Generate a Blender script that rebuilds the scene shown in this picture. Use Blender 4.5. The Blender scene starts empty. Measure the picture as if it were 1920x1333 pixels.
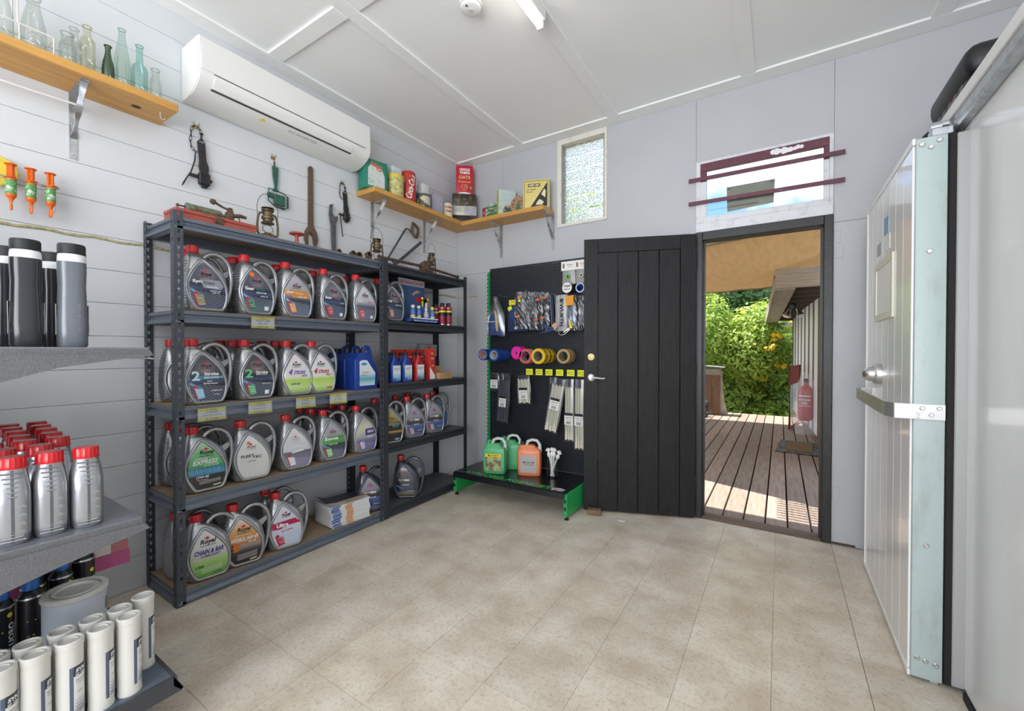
import bpy, bmesh, math, random
from mathutils import Vector, Matrix
R = math.radians
rnd = random.Random(7)
sc = bpy.context.scene
COL = sc.collection

# ---------------------------------------------------------------- camera
cd = bpy.data.cameras.new('camera'); cam = bpy.data.objects.new('camera', cd); COL.objects.link(cam)
cd.sensor_width = 36.0; cd.lens = 36.0 * 791.0 / 1920.0; cd.clip_start = .02; cd.clip_end = 300
cam.location = (0, 0, 1.25); cam.rotation_euler = (R(90 - .638), 0, R(32.433))
sc.camera = cam
# ---------------------------------------------------------------- exposure
sc.view_settings.view_transform = 'Standard'; sc.view_settings.look = 'None'
sc.view_settings.gamma = 1.0; sc.view_settings.use_curve_mapping = False
sc.view_settings.exposure = 0.22
try:
    sc.cycles.use_denoising = True
    sc.cycles.max_bounces = 8; sc.cycles.transparent_max_bounces = 16; sc.cycles.sample_clamp_indirect = 6
except Exception: pass
# ---------------------------------------------------------------- world: blue sky with white cloud
w = bpy.data.worlds.new('sky'); sc.world = w; w.use_nodes = True
nt = w.node_tree; nt.nodes.clear()
out = nt.nodes.new('ShaderNodeOutputWorld'); bg = nt.nodes.new('ShaderNodeBackground')
tc = nt.nodes.new('ShaderNodeTexCoord'); nz = nt.nodes.new('ShaderNodeTexNoise')
nz.inputs['Scale'].default_value = 3.2; nz.inputs['Detail'].default_value = 7; nz.inputs['Roughness'].default_value = .55
rp = nt.nodes.new('ShaderNodeValToRGB')
rp.color_ramp.elements[0].position = .40; rp.color_ramp.elements[0].color = (.13, .29, .62, 1)
rp.color_ramp.elements[1].position = .56; rp.color_ramp.elements[1].color = (1, 1, 1, 1)
nt.links.new(tc.outputs['Generated'], nz.inputs['Vector']); nt.links.new(nz.outputs['Fac'], rp.inputs['Fac'])
nt.links.new(rp.outputs['Color'], bg.inputs['Color']); bg.inputs['Strength'].default_value = 2.3
nt.links.new(bg.outputs['Background'], out.inputs['Surface'])

def lamp(name, kind, loc, rot, energy, color=(1, 1, 1), size=None, sizey=None):
    l = bpy.data.lights.new(name, kind); o = bpy.data.objects.new(name, l); COL.objects.link(o)
    o.location = loc; o.rotation_euler = rot; l.energy = energy; l.color = color
    if size:
        l.shape = 'RECTANGLE'; l.size = size; l.size_y = sizey or size
    return o
# sun from over the left fence, high
sd = Vector((.30, .0, -.95))
s_ = lamp('sun', 'SUN', (0, 6, 10), sd.to_track_quat('-Z', 'Y').to_euler(), 11, (1, .95, .86)); s_.data.angle = R(.6)
# added fill lamp behind the camera, tilted up to brighten the ceiling
lamp('ceiling_fill', 'AREA', (-.35, -2.30, 1.55), (R(90 + 32), 0, 0), 125, (.97, .985, 1), 3.5, 1.9)
# the open doorway guides sampling of the sky (a portal gives off no light of its own)
po = lamp('doorway_portal', 'AREA', (-.13, 3.5, 1.1), (R(-90), 0, 0), 1, (1, 1, 1), .74, 2.1)
try: po.data.cycles.is_portal = True
except Exception: bpy.data.objects.remove(po)

# ---------------------------------------------------------------- materials
MAT = {}
def mat(name, col, rough=.5, metal=0, var=0.0, vs=20, bump=0.0, bs=60, emit=0, trans=0, alpha=1, spec=.5, rnd_obj=0, stretch=None, coat=0):
    if name in MAT: return MAT[name]
    m = bpy.data.materials.new(name); MAT[name] = m; m.use_nodes = True
    n = m.node_tree.nodes; L = m.node_tree.links; p = n['Principled BSDF']
    c = tuple(col) + (1,)
    p.inputs['Base Color'].default_value = c; p.inputs['Roughness'].default_value = rough
    p.inputs['Metallic'].default_value = metal; p.inputs['Specular IOR Level'].default_value = spec
    if coat: p.inputs['Coat Weight'].default_value = coat
    if trans: p.inputs['Transmission Weight'].default_value = trans
    if alpha < 1: p.inputs['Alpha'].default_value = alpha
    if emit:
        p.inputs['Emission Color'].default_value = c; p.inputs['Emission Strength'].default_value = emit
    if var or bump or rnd_obj:
        t = n.new('ShaderNodeTexCoord'); mp = n.new('ShaderNodeMapping'); L.new(t.outputs['Object'], mp.inputs['Vector'])
        if stretch: mp.inputs['Scale'].default_value = stretch
        if var or rnd_obj:
            nz = n.new('ShaderNodeTexNoise'); nz.inputs['Scale'].default_value = vs; nz.inputs['Detail'].default_value = 6
            L.new(mp.outputs['Vector'], nz.inputs['Vector'])
            src = nz.outputs['Fac']
            mr = n.new('ShaderNodeMapRange'); mr.inputs['From Min'].default_value = .3; mr.inputs['From Max'].default_value = .7
            mr.inputs['To Min'].default_value = 1 - var; mr.inputs['To Max'].default_value = 1 + var
            L.new(src, mr.inputs['Value']); val = mr.outputs['Result']
            if rnd_obj:
                oi = n.new('ShaderNodeObjectInfo'); m2 = n.new('ShaderNodeMapRange')
                m2.inputs['To Min'].default_value = 1 - rnd_obj; m2.inputs['To Max'].default_value = 1 + rnd_obj
                L.new(oi.outputs['Random'], m2.inputs['Value'])
                mu = n.new('ShaderNodeMath'); mu.operation = 'MULTIPLY'; L.new(val, mu.inputs[0]); L.new(m2.outputs['Result'], mu.inputs[1]); val = mu.outputs[0]
            hs = n.new('ShaderNodeHueSaturation'); hs.inputs['Color'].default_value = c
            L.new(val, hs.inputs['Value']); L.new(hs.outputs['Color'], p.inputs['Base Color'])
        if bump:
            nb = n.new('ShaderNodeTexNoise'); nb.inputs['Scale'].default_value = bs; nb.inputs['Detail'].default_value = 3
            L.new(mp.outputs['Vector'], nb.inputs['Vector'])
            b = n.new('ShaderNodeBump'); b.inputs['Strength'].default_value = bump; b.inputs['Distance'].default_value = .01
            L.new(nb.outputs['Fac'], b.inputs['Height']); L.new(b.outputs['Normal'], p.inputs['Normal'])
    return m

def spots(name, base, spot, scale, lo, hi, rough=.6, metal=0, bump=0, stretch=None):
    """two-tone noise material: wear, rust, chipped paint, marbling"""
    if name in MAT: return MAT[name]
    m = mat(name, base, rough, metal); n = m.node_tree.nodes; L = m.node_tree.links; p = n['Principled BSDF']
    t = n.new('ShaderNodeTexCoord'); mp = n.new('ShaderNodeMapping'); L.new(t.outputs['Object'], mp.inputs['Vector'])
    if stretch: mp.inputs['Scale'].default_value = stretch
    nz = n.new('ShaderNodeTexNoise'); nz.inputs['Scale'].default_value = scale; nz.inputs['Detail'].default_value = 8; nz.inputs['Roughness'].default_value = .65
    r = n.new('ShaderNodeValToRGB'); r.color_ramp.elements[0].position = lo; r.color_ramp.elements[0].color = tuple(base) + (1,)
    r.color_ramp.elements[1].position = hi; r.color_ramp.elements[1].color = tuple(spot) + (1,)
    L.new(mp.outputs['Vector'], nz.inputs['Vector']); L.new(nz.outputs['Fac'], r.inputs['Fac']); L.new(r.outputs['Color'], p.inputs['Base Color'])
    if bump:
        b = n.new('ShaderNodeBump'); b.inputs['Strength'].default_value = bump; b.inputs['Distance'].default_value = .01
        L.new(nz.outputs['Fac'], b.inputs['Height']); L.new(b.outputs['Normal'], p.inputs['Normal'])
    return m

def wood(name, c1, c2, scale=3, axis='Y', rough=.5):
    """long-grained timber; grain runs along axis"""
    if name in MAT: return MAT[name]
    st = {'Y': (14, 1.0, 14), 'X': (1.0, 14, 14), 'Z': (14, 14, 1.0)}[axis]
    return spots(name, c1, c2, scale, .35, .68, rough, 0, .15, st)

WHITE = (.80, .80, .80)
M_wallb = mat('sheet_wall_paint', (.508, .518, .538), .5, var=.03, vs=3, bump=.04, bs=40)
M_wall = mat('wall_paint', (.685, .708, .735), .55, var=.03, vs=3, bump=.05, bs=40)
M_ceil = mat('ceiling_paint', (.93, .93, .92), .5, var=.02, vs=2)
M_trim = mat('white_trim', (.93, .93, .91), .45, var=.02, vs=5)
M_galv = spots('galvanised', (.55, .57, .59), (.36, .38, .40), 30, .4, .7, .35, .8)
M_steel = mat('steel', (.62, .62, .62), .3, 1, var=.08, vs=30)
M_blackmetal = spots('black_iron', (.035, .033, .036), (.08, .065, .055), 40, .45, .75, .55, .5, .3)
M_rust = spots('rusty_iron', (.085, .055, .04), (.20, .115, .07), 45, .4, .7, .75, .35, .5)
M_darksteel = mat('hammertone_steel', (.075, .088, .108), .40, .45, var=.22, vs=350, bump=.35, bs=450)
M_beam = mat('slate_beam_steel', (.17, .20, .25), .36, .6, var=.15, vs=350, bump=.25, bs=450)
M_rackdark = mat('hammertone_dark_steel', (.05, .055, .065), .45, .4, var=.2, vs=300, bump=.25, bs=400)
M_mdf = spots('particle_board', (.27, .19, .12), (.36, .27, .18), 90, .35, .7, .8)
M_mdfdark = mat('dark_shelf_board', (.085, .088, .095), .55, .1, var=.1, vs=60)
M_pine = wood('pine_plank', (.66, .36, .09), (.52, .25, .055), 2.4, 'Y', .42)
M_pinex = wood('pine_plank_cross', (.66, .36, .09), (.50, .24, .05), 2.4, 'X', .42)
M_black = mat('black_plastic', (.012, .012, .014), .45)
M_white = mat('white_plastic', (.83, .83, .81), .4)
M_whitepr = mat('white_print', (.86, .86, .86), .5)
M_blackpr = mat('black_print', (.012, .012, .015), .5)
M_red = mat('red_print', (.62, .02, .025), .45)
M_redcap = mat('red_cap_plastic', (.60, .012, .018), .32, coat=.3)
M_silver = mat('silver_plastic', (.42, .435, .455), .30, .78, var=.05, vs=12)
M_gunmetal = mat('charcoal_plastic', (.11, .125, .15), .30, .7, var=.05, vs=12)
M_glass = mat('clear_glass', (.93, .97, .95), .04, 0, trans=1, spec=.5)
M_paper = mat('paper', (.80, .79, .76), .7)
M_yellow = mat('fluoro_yellow_card', (.80, .83, .02), .6)
M_card = mat('cardboard', (.50, .30, .14), .8, var=.1, vs=60)

# ---------------------------------------------------------------- mesh helpers
def NB(): return bmesh.new()
def face(b, vs, mi=0):
    try:
        f = b.faces.new(vs); f.material_index = mi; return f
    except ValueError: return None
def box(b, x0, x1, y0, y1, z0, z1, mi=0, bev=0, seg=1, M=None):
    c = [(x0,y0,z0),(x1,y0,z0),(x1,y1,z0),(x0,y1,z0),(x0,y0,z1),(x1,y0,z1),(x1,y1,z1),(x0,y1,z1)]
    v = [b.verts.new(p) for p in c]
    fs = [face(b, [v[i] for i in q], mi) for q in ((3,2,1,0),(4,5,6,7),(0,1,5,4),(1,2,6,5),(2,3,7,6),(3,0,4,7))]
    if bev:
        es = list({e for f in fs for e in f.edges})
        r = bmesh.ops.bevel(b, geom=es, offset=bev, segments=seg, profile=.5, affect='EDGES')
        for f in r['faces']: f.material_index = mi
        v = list({x for f in fs if f.is_valid for x in f.verts} | set(r['verts']))
    if M: bmesh.ops.transform(b, matrix=M, verts=v)
    return v
def loft(b, rings, mi=0, cap=True, closed=False):
    V = [[b.verts.new(p) for p in r] for r in rings]
    n = len(V[0]); m = len(V)
    for i in range(m if closed else m - 1):
        a, c = V[i], V[(i + 1) % m]
        for j in range(n):
            face(b, (a[j], a[(j+1) % n], c[(j+1) % n], c[j]), mi)
    if cap and not closed:
        face(b, V[0][::-1], mi); face(b, V[-1], mi)
    return [v for r in V for v in r]
def lathe(b, prof, n=16, c=(0,0,0), mi=0, cap=True, M=None, rib=0, sy=1):
    rings = []
    for r, z in prof:
        ring = []
        for j in range(n):
            a = 2 * math.pi * j / n
            rr = r * (1 + (rib if j % 2 else -rib))
            ring.append(Vector((c[0] + rr * math.cos(a), c[1] + rr * math.sin(a) * sy, c[2] + z)))
        rings.append(ring)
    if M: rings = [[M @ p for p in r] for r in rings]
    return loft(b, rings, mi, cap)
def tube(b, pts, r, n=8, mi=0, closed=False, cap=True, flat=1.0, up=None):
    P = [Vector(p) for p in pts]; m = len(P); rings = []
    N = None
    for i in range(m):
        if closed: t = (P[(i+1) % m] - P[i-1])
        else: t = P[min(i+1, m-1)] - P[max(i-1, 0)]
        t.normalize()
        if N is None:
            u = Vector(up) if up else (Vector((0,0,1)) if abs(t.z) < .9 else Vector((1,0,0)))
            N = (u - t * u.dot(t)).normalized()
        else:
            N = (N - t * N.dot(t)).normalized()
        B = t.cross(N); rr = r[i] if isinstance(r, (list, tuple)) else r
        rings.append([P[i] + (N * math.cos(2*math.pi*j/n) + B * math.sin(2*math.pi*j/n) * flat) * rr for j in range(n)])
    return loft(b, rings, mi, cap, closed)
def prism(b, poly, t0, t1, f, mi=0):
    """extrude 2D poly; f(u,v,t)->xyz"""
    a = [b.verts.new(f(u, v, t0)) for u, v in poly]; c = [b.verts.new(f(u, v, t1)) for u, v in poly]; n = len(poly)
    face(b, a[::-1], mi); face(b, c, mi)
    for i in range(n): face(b, (a[i], a[(i+1) % n], c[(i+1) % n], c[i]), mi)
    return a + c
FX = lambda u, v, t: (t, u, v)      # poly in y,z extruded along x
FY = lambda u, v, t: (u, t, v)      # poly in x,z extruded along y
FZ = lambda u, v, t: (u, v, t)
def arc(cx, cy, r, a0, a1, n, ry=None):
    return [(cx + r * math.cos(R(a0 + (a1 - a0) * i / n)), cy + (ry or r) * math.sin(R(a0 + (a1 - a0) * i / n))) for i in range(n + 1)]
def quad(b, pts, mi=0): return face(b, [b.verts.new(p) for p in pts], mi)

def O(name, b, mats, parent=None, smooth=False, ang=38, loc=None, fix=True):
    if fix: bmesh.ops.recalc_face_normals(b, faces=b.faces[:])
    me = bpy.data.meshes.new(name); b.to_mesh(me); b.free()
    if not isinstance(mats, (list, tuple)): mats = [mats]
    for m in mats: me.materials.append(m)
    if smooth:
        me.polygons.foreach_set('use_smooth', [True] * len(me.polygons))
        me.set_sharp_from_angle(angle=R(ang))
    o = bpy.data.objects.new(name, me); COL.objects.link(o)
    if parent: o.parent = parent
    if loc: o.location = loc
    return o
def tag(o, label, cat, group=None):
    o['label'] = label; o['category'] = cat
    if group: o['group'] = group
    return o
def T(name, label, cat, loc=(0,0,0), rz=0, group=None):
    o = bpy.data.objects.new(name, None); COL.objects.link(o); o.empty_display_size = .05
    o.location = loc; o.rotation_euler = (0, 0, rz)
    return tag(o, label, cat, group)
def dup(root, loc, rz, label, group=None):
    r = root.copy(); COL.objects.link(r); r.location = loc; r.rotation_euler = (0, 0, rz); r['label'] = label
    if group: r['group'] = group
    for ch in list(root.children):
        c = ch.copy(); COL.objects.link(c); c.parent = r
        for g in list(ch.children):
            d = g.copy(); COL.objects.link(d); d.parent = c
    return r
def copy_part(o, parent, loc=None):
    c = o.copy(); COL.objects.link(c); c.parent = parent
    if loc is not None: c.location = loc
    return c
def S(name, b, m, parent=None, **k):
    o = O(name, b, m, parent, **k)
    if not parent: o['kind'] = 'structure'
    return o
_tx = {}
def text_geo(s, bold=0.0, shear=0.0, spacing=1.0):
    k = (s, bold, shear, spacing)
    if k in _tx: return _tx[k]
    cu = bpy.data.curves.new('t', 'FONT'); cu.body = s; cu.size = 1; cu.offset = bold; cu.shear = shear; cu.resolution_u = 2
    cu.align_x = 'CENTER'; cu.align_y = 'CENTER'; cu.space_character = spacing; cu.fill_mode = 'FRONT'
    ob = bpy.data.objects.new('t', cu); COL.objects.link(ob)
    dg = bpy.context.evaluated_depsgraph_get(); me = bpy.data.meshes.new_from_object(ob.evaluated_get(dg))
    vs = [(v.co.x, v.co.y) for v in me.vertices]; fs = [tuple(p.vertices) for p in me.polygons]
    COL.objects.unlink(ob); bpy.data.objects.remove(ob); bpy.data.curves.remove(cu); bpy.data.meshes.remove(me)
    xs = [v[0] for v in vs] or [0]; ys = [v[1] for v in vs] or [0]
    cx = (min(xs) + max(xs)) / 2; cy = (min(ys) + max(ys)) / 2
    vs = [(x - cx, y - cy) for x, y in vs]
    wd = max(xs) - min(xs); ht = max(ys) - min(ys)
    _tx[k] = (vs, fs, wd, ht); return _tx[k]
def txt(b, s, cu, cv, width, fn, mi=0, bold=.02, shear=0, height=None, rot=0, spacing=1.0):
    """lay lettering s, centred at (cu,cv) and 'width' wide, on the surface fn(u,v)"""
    vs, fs, wd, ht = text_geo(s, bold, shear, spacing)
    k = width / max(wd, 1e-6); kh = height / max(ht, 1e-6) if height else k
    ca, sa = math.cos(R(rot)), math.sin(R(rot)); V = []
    for x, y in vs:
        x *= k; y *= kh
        V.append(b.verts.new(fn(cu + x * ca - y * sa, cv + x * sa + y * ca)))
    for f in fs: face(b, [V[i] for i in f], mi)
def pol(b, pts, fn, mi=0): face(b, [b.verts.new(fn(u, v)) for u, v in pts], mi)
def rect(b, u0, u1, v0, v1, fn, mi=0): pol(b, [(u0,v0),(u1,v0),(u1,v1),(u0,v1)], fn, mi)
ORD = ['first', 'second', 'third', 'fourth', 'fifth', 'sixth', 'seventh', 'eighth', 'ninth', 'tenth', 'eleventh', 'twelfth', 'thirteenth', 'fourteenth', 'fifteenth']; ORD2 = ORD
XL, YB, CZ = -2.85, 3.42, 3.135
# ================================================================ THE ROOM
# floor: worn vinyl tiles on a slab
M_slab = mat('slab', (.36, .31, .24), .9)
def tile_mat():
    m = mat('vinyl_tile', (.6, .53, .43), .33); n = m.node_tree.nodes; L = m.node_tree.links; p = n['Principled BSDF']
    t = n.new('ShaderNodeTexCoord'); oi = n.new('ShaderNodeObjectInfo')
    geo = n.new('ShaderNodeNewGeometry')
    a = n.new('ShaderNodeTexNoise'); a.inputs['Scale'].default_value = 5; a.inputs['Detail'].default_value = 6
    L.new(geo.outputs['Position'], a.inputs['Vector'])
    r = n.new('ShaderNodeValToRGB'); e = r.color_ramp.elements
    e[0].position = .30; e[0].color = (.58, .49, .375, 1); e[1].position = .68; e[1].color = (.79, .725, .615, 1)
    L.new(a.outputs['Fac'], r.inputs['Fac'])
    # short dark flecks: thin bands of a distorted noise, patchy
    f = n.new('ShaderNodeTexNoise'); f.inputs['Scale'].default_value = 95; f.inputs['Detail'].default_value = 3; f.inputs['Distortion'].default_value = 1.2
    L.new(geo.outputs['Position'], f.inputs['Vector'])
    s1 = n.new('ShaderNodeMath'); s1.operation = 'SUBTRACT'; s1.inputs[1].default_value = .5; L.new(f.outputs['Fac'], s1.inputs[0])
    s2 = n.new('ShaderNodeMath'); s2.operation = 'ABSOLUTE'; L.new(s1.outputs[0], s2.inputs[0])
    s3 = n.new('ShaderNodeMath'); s3.operation = 'LESS_THAN'; s3.inputs[1].default_value = .022; L.new(s2.outputs[0], s3.inputs[0])
    g = n.new('ShaderNodeTexNoise'); g.inputs['Scale'].default_value = 55; g.inputs['Detail'].default_value = 5
    L.new(geo.outputs['Position'], g.inputs['Vector'])
    g2 = n.new('ShaderNodeMath'); g2.operation = 'GREATER_THAN'; g2.inputs[1].default_value = .51; L.new(g.outputs['Fac'], g2.inputs[0])
    mk = n.new('ShaderNodeMath'); mk.operation = 'MULTIPLY'; L.new(s3.outputs[0], mk.inputs[0]); L.new(g2.outputs[0], mk.inputs[1])
    mk2 = n.new('ShaderNodeMath'); mk2.operation = 'MULTIPLY'; mk2.inputs[1].default_value = .5; L.new(mk.outputs[0], mk2.inputs[0])
    mx = n.new('ShaderNodeMix'); mx.data_type = 'RGBA'; L.new(mk2.outputs[0], mx.inputs['Factor'])
    L.new(r.outputs['Color'], mx.inputs['A']); mx.inputs['B'].default_value = (.16, .125, .09, 1)
    hs = n.new('ShaderNodeHueSaturation'); mr = n.new('ShaderNodeMapRange'); mr.inputs['To Min'].default_value = .93; mr.inputs['To Max'].default_value = 1.05
    L.new(oi.outputs['Random'], mr.inputs['Value']); L.new(mr.outputs['Result'], hs.inputs['Value']); L.new(mx.outputs['Result'], hs.inputs['Color'])
    L.new(hs.outputs['Color'], p.inputs['Base Color'])
    b = n.new('ShaderNodeBump'); b.inputs['Strength'].default_value = .12; b.inputs['Distance'].default_value = .006
    L.new(a.outputs['Fac'], b.inputs['Height']); L.new(b.outputs['Normal'], p.inputs['Normal'])
    return m
M_tile = tile_mat()
b = NB(); box(b, XL - .1, 2.9, -2.5, YB, -.12, -.004); floor = S('floor', b, M_slab)
ts = .305; b = NB(); box(b, 0, ts - .0012, 0, ts - .0012, -.004, 0)
proto = None
x = .285
cols = []
while x > XL: cols.append(x - ts); x -= ts
for cx in cols:
    for j in range(13):
        y = 3.405 - (j + 1) * ts
        if proto is None: proto = O('floor_tile', b, M_tile, floor); proto.location = (cx, y, 0)
        else: copy_part(proto, floor, (cx, y, 0))
for y0, y1 in ((2.2, 3.40), (.98, 2.199), (-.6, .979)):      # long sheets along the cool room
    b = NB(); box(b, .2865, .92, y0, y1, -.004, 0); O('floor_sheet', b, M_tile, floor)
b = NB(); box(b, XL, 2.8, -2.4, -.61, -.004, 0); O('floor_sheet', b, M_tile, floor)

# left wall: painted horizontal boards
b = NB(); box(b, XL - .1, XL - .016, -2.5, YB + .1, -.1, CZ + .1); wl = S('wall_left', b, M_wall)
pz = 0.0; pb = .1655; bp = None; k = 0
while pz < CZ:
    h = min(pb, CZ - pz)
    b = NB(); box(b, XL - .016, XL, -2.4, YB, pz + .0008, pz + h - .0008, bev=.0015); O('board', b, M_wall, wl)
    pz += pb
M_foam = spots('old_filler', (.62, .55, .32), (.40, .33, .15), 60, .4, .65, .9, 0, 1)
b = NB(); pts = [(XL + .001, .25 + i * .05, 1.806 + .004 * math.sin(i * 1.7)) for i in range(64)]
tube(b, pts, [.006 + .003 * rnd.random() for _ in pts], 6); O('filler_bead', b, M_foam, wl, smooth=True)

# back wall: flat sheets round the openings
b = NB(); parts = [(XL - .1, -1.69, -.1, CZ + .1), (-1.69, -1.228, -.1, 2.35), (-1.69, -1.228, 3.118, CZ + .1), (-1.228, -.538, -.1, CZ + .1), (-.538, .285, 2.655, CZ + .1), (.285, 2.9, -.1, CZ + .1)]
for x0, x1, z0, z1 in parts: box(b, x0, x1, YB + .012, YB + .1, z0, z1)
wb = S('wall_back', b, M_wallb)
for x0, x1, z0, z1 in [(XL, -2.278, 0, 2.03), (XL, -2.278, 2.032, CZ), (-2.276, -1.69, 2.032, CZ), (-2.276, -.5395, 0, 2.03), (-1.69, -1.228, 2.032, 2.35), (-1.228, -.5395, 2.032, CZ),
                       (-1.69, -1.228, 3.118, CZ), (-.5375, .2855, 2.656, CZ), (.2875, 2.8, 2.08, CZ), (.2875, 2.8, 0, 2.078)]:
    b = NB(); box(b, x0, x1, YB, YB + .012, z0, z1); O('wall_panel', b, M_wallb, wb)
b = NB(); pts = [(-2.84 + i * .05, YB - .001, 1.80 + .003 * math.sin(i * 2.1)) for i in range(6)]
tube(b, pts, .006, 6); O('filler_bead', b, M_foam, wb, smooth=True)
b = NB(); box(b, .287, .41, YB - .004, YB, 0, .012); O('gap_strip', b, M_rust, wb)
# mortice plates left in the paint beside the door
for z, w_ in ((1.985, .03), (1.885, .045), (.33, .035)):
    b = NB(); box(b, .292, .292 + w_, YB - .0035, YB, z - .04, z + .04, bev=.001); O('hinge_plate', b, M_wallb, wb)

# walls out of view
b = NB(); box(b, 2.8, 2.9, -2.5, YB + .1, -.1, CZ + .1); S('wall_right', b, M_wall)
b = NB()
for x0, x1, z0, z1 in ((XL - .1, -2.2, -.1, CZ + .1), (1.5, 2.9, -.1, CZ + .1), (-2.2, 1.5, 2.9, CZ + .1), (-2.2, 1.5, -.1, .6)): box(b, x0, x1, -2.5, -2.4, z0, z1)
S('wall_front', b, M_wall)

# ceiling and its cover strips
b = NB(); box(b, XL - .1, 2.9, -2.5, YB + .1, CZ, CZ + .1); cl = S('ceiling', b, M_ceil)
def strip(x0, x1, y0, y1):
    b = NB(); box(b, x0, x1, y0, y1, CZ - .014, CZ, bev=.003); O('cover_strip', b, M_trim, cl)
strip(XL, XL + .115, -2.4, YB); strip(XL + .115, 2.8, YB - .13, YB)
for xc in (-2.02, -1.138, -.194, .75, 1.7): strip(xc - .045, xc + .045, -2.4, YB - .13)
strip(XL + .115, -2.065, 1.435, 1.53); strip(-1.975, -1.183, 1.435, 1.53); strip(-1.09, -.24, .55, .64)

# cool room: wall panel, jamb, black seal, header beam and track
M_cool = mat('coolroom_panel', (.80, .80, .80), .22, var=.05, vs=6, stretch=(1, 1, .25), coat=.2)
M_aqua = spots('pale_aqua_panel', (.45, .54, .53), (.33, .38, .36), 7, .5, .8, .42, 0, 0, (2, 2, .6))
M_seal = mat('black_rubber_seal', (.012, .011, .010), .8)
b = NB(); box(b, .57, 2.79, -.2, 2.156, .03, 2.04); box(b, .60, 2.79, 2.156, YB - .01, .012, 2.04)
cr = S('wall_coolroom', b, M_cool)
b = NB(); box(b, .5665, .57, .6, 2.12, .035, 2.035); O('wall_panel', b, M_cool, cr)
b = NB(); box(b, .538, .60, 2.1565, 2.185, .02, 2.04, bev=.003); O('jamb', b, mat('grey_jamb', (.42, .42, .42), .45, .2), cr)
b = NB(); box(b, .515, .545, 2.165, 2.235, .012, 2.05, bev=.006); box(b, .5155, .60, 2.235, 3.2, .012, 2.04); O('door_seal', b, M_seal, cr, smooth=True)
b = NB(); box(b, .56, .575, .6, 2.13, .0, .03); O('kick_strip', b, M_seal, cr)
M_hdr = spots('chipped_white_header', (.78, .78, .76), (.40, .37, .33), 18, .62, .72, .45)
b = NB(); box(b, .525, .545, .3, 3.3, 2.11, 2.152, bev=.002); box(b, .545, .62, .3, 3.3, 2.118, 2.15); S('trim_1', b, M_hdr)['label'] = 'white header board above the sliding cool room door'
b = NB()
prism(b, [(.532, 2.075), (.538, 2.062), (.562, 2.062), (.568, 2.075), (.568, 2.117), (.563, 2.117), (.563, 2.077), (.558, 2.067), (.542, 2.067), (.537, 2.077), (.537, 2.109), (.532, 2.109)], .3, 3.25, FY); S('trim_2', b, M_galv)['label'] = 'galvanised sliding track under the white header'
b = NB(); box(b, .5695, .60, .3, 3.3, 2.04, 2.118); S('trim_3', b, M_trim)['label'] = 'white closing strip behind the sliding track'

# ---------------------------------------------------------------- door 2: the sliding cool room door
d2 = bpy.data.objects.new('door_2', None); COL.objects.link(d2); d2['kind'] = 'structure'; d2['label'] = 'white sliding cool room door with pale aqua edge'
DX0, DX1, DY0, DY1, DZ0, DZ1 = .42, .514, 2.157, 3.13, .015, 2.045
b = NB(); box(b, DX0 + .006, DX1, DY0 + .0, DY1, DZ0, DZ1, bev=.006, seg=2); O('door_edge', b, M_aqua, d2, smooth=True)
M_dface = mat('glossy_white_door', (.86, .86, .85), .28, var=.03, vs=4, coat=.4)
sl = (DY1 - DY0 - .03) / 7
for i in range(7):
    b = NB(); y = DY0 + .015 + i * sl; box(b, DX0, DX0 + .008, y + .001, y + sl - .001, DZ0 + .02, DZ1 - .02, bev=.002); O('face_board', b, M_dface, d2)
b = NB(); box(b, DX0 - .004, DX0 + .006, DY0, DY1, DZ1 - .022, DZ1 + .002, bev=.002); box(b, DX0 - .004, DX0 + .006, DY0, DY1, DZ0, DZ0 + .022, bev=.002)
box(b, DX0 - .005, DX0 + .006, DY1 - .012, DY1 + .004, DZ0, DZ1, bev=.002); O('edge_trim', b, M_white, d2)
b = NB(); xo = .352
pth = [(DX1 - .002, DY0 - .003), (xo + .02, DY0 - .003), (xo, DY0 + .05), (xo, 2.92), (xo + .02, 2.97), (DX0 - .002, 2.975)]
for i in range(len(pth) - 1):
    (xa, ya), (xb, yb) = pth[i], pth[i + 1]; dx, dy = xb - xa, yb - ya; l = math.hypot(dx, dy); nx, ny = -dy / l * .003, dx / l * .003
    prism(b, [(xa - nx, ya - ny), (xb - nx, yb - ny), (xb + nx, yb + ny), (xa + nx, ya + ny)], .994, 1.05, FZ)
O('strap_handle', b, spots('worn_aluminium', (.60, .60, .59), (.22, .20, .18), 30, .58, .72, .35, .8), d2)
def screwhead(p, ax, r=.009, parent=d2):
    b = NB(); Mx = Matrix.Translation(p) @ (Matrix.Rotation(R(90), 4, 'X') if ax == 'y' else Matrix.Rotation(R(-90), 4, 'Y'))
    lathe(b, [(r, 0), (r, .002), (r * .75, .004), (r * .45, .004), (r * .4, .002), (0.001, .002)], 12, M=Mx); O('screw', b, M_steel, parent, smooth=True)
for x, z in ((.442, 2.02), (.467, 2.005), (.49, 2.025), (.466, 1.62), (.466, .52), (.445, .09), (.467, .085), (.495, .08)): screwhead((x, DY0 - .0005, z), 'y')
for x, z in ((.45, 1.035), (.475, 1.012), (.496, 1.037)): screwhead((x, DY0 - .006, z), 'y', .008)
b = NB(); Mx = Matrix.Translation((DX0, 2.72, 1.135)) @ Matrix.Rotation(R(-90), 4, 'Y')
lathe(b, [(.05, 0), (.05, .02), (.046, .026), (.044, .03)], 20, M=Mx); lathe(b, [(.036, .03), (.035, .045), (.028, .062), (.014, .072), (.001, .074)], 20, M=Mx)
O('push_knob', b, M_steel, d2, smooth=True)
b = NB()
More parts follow.
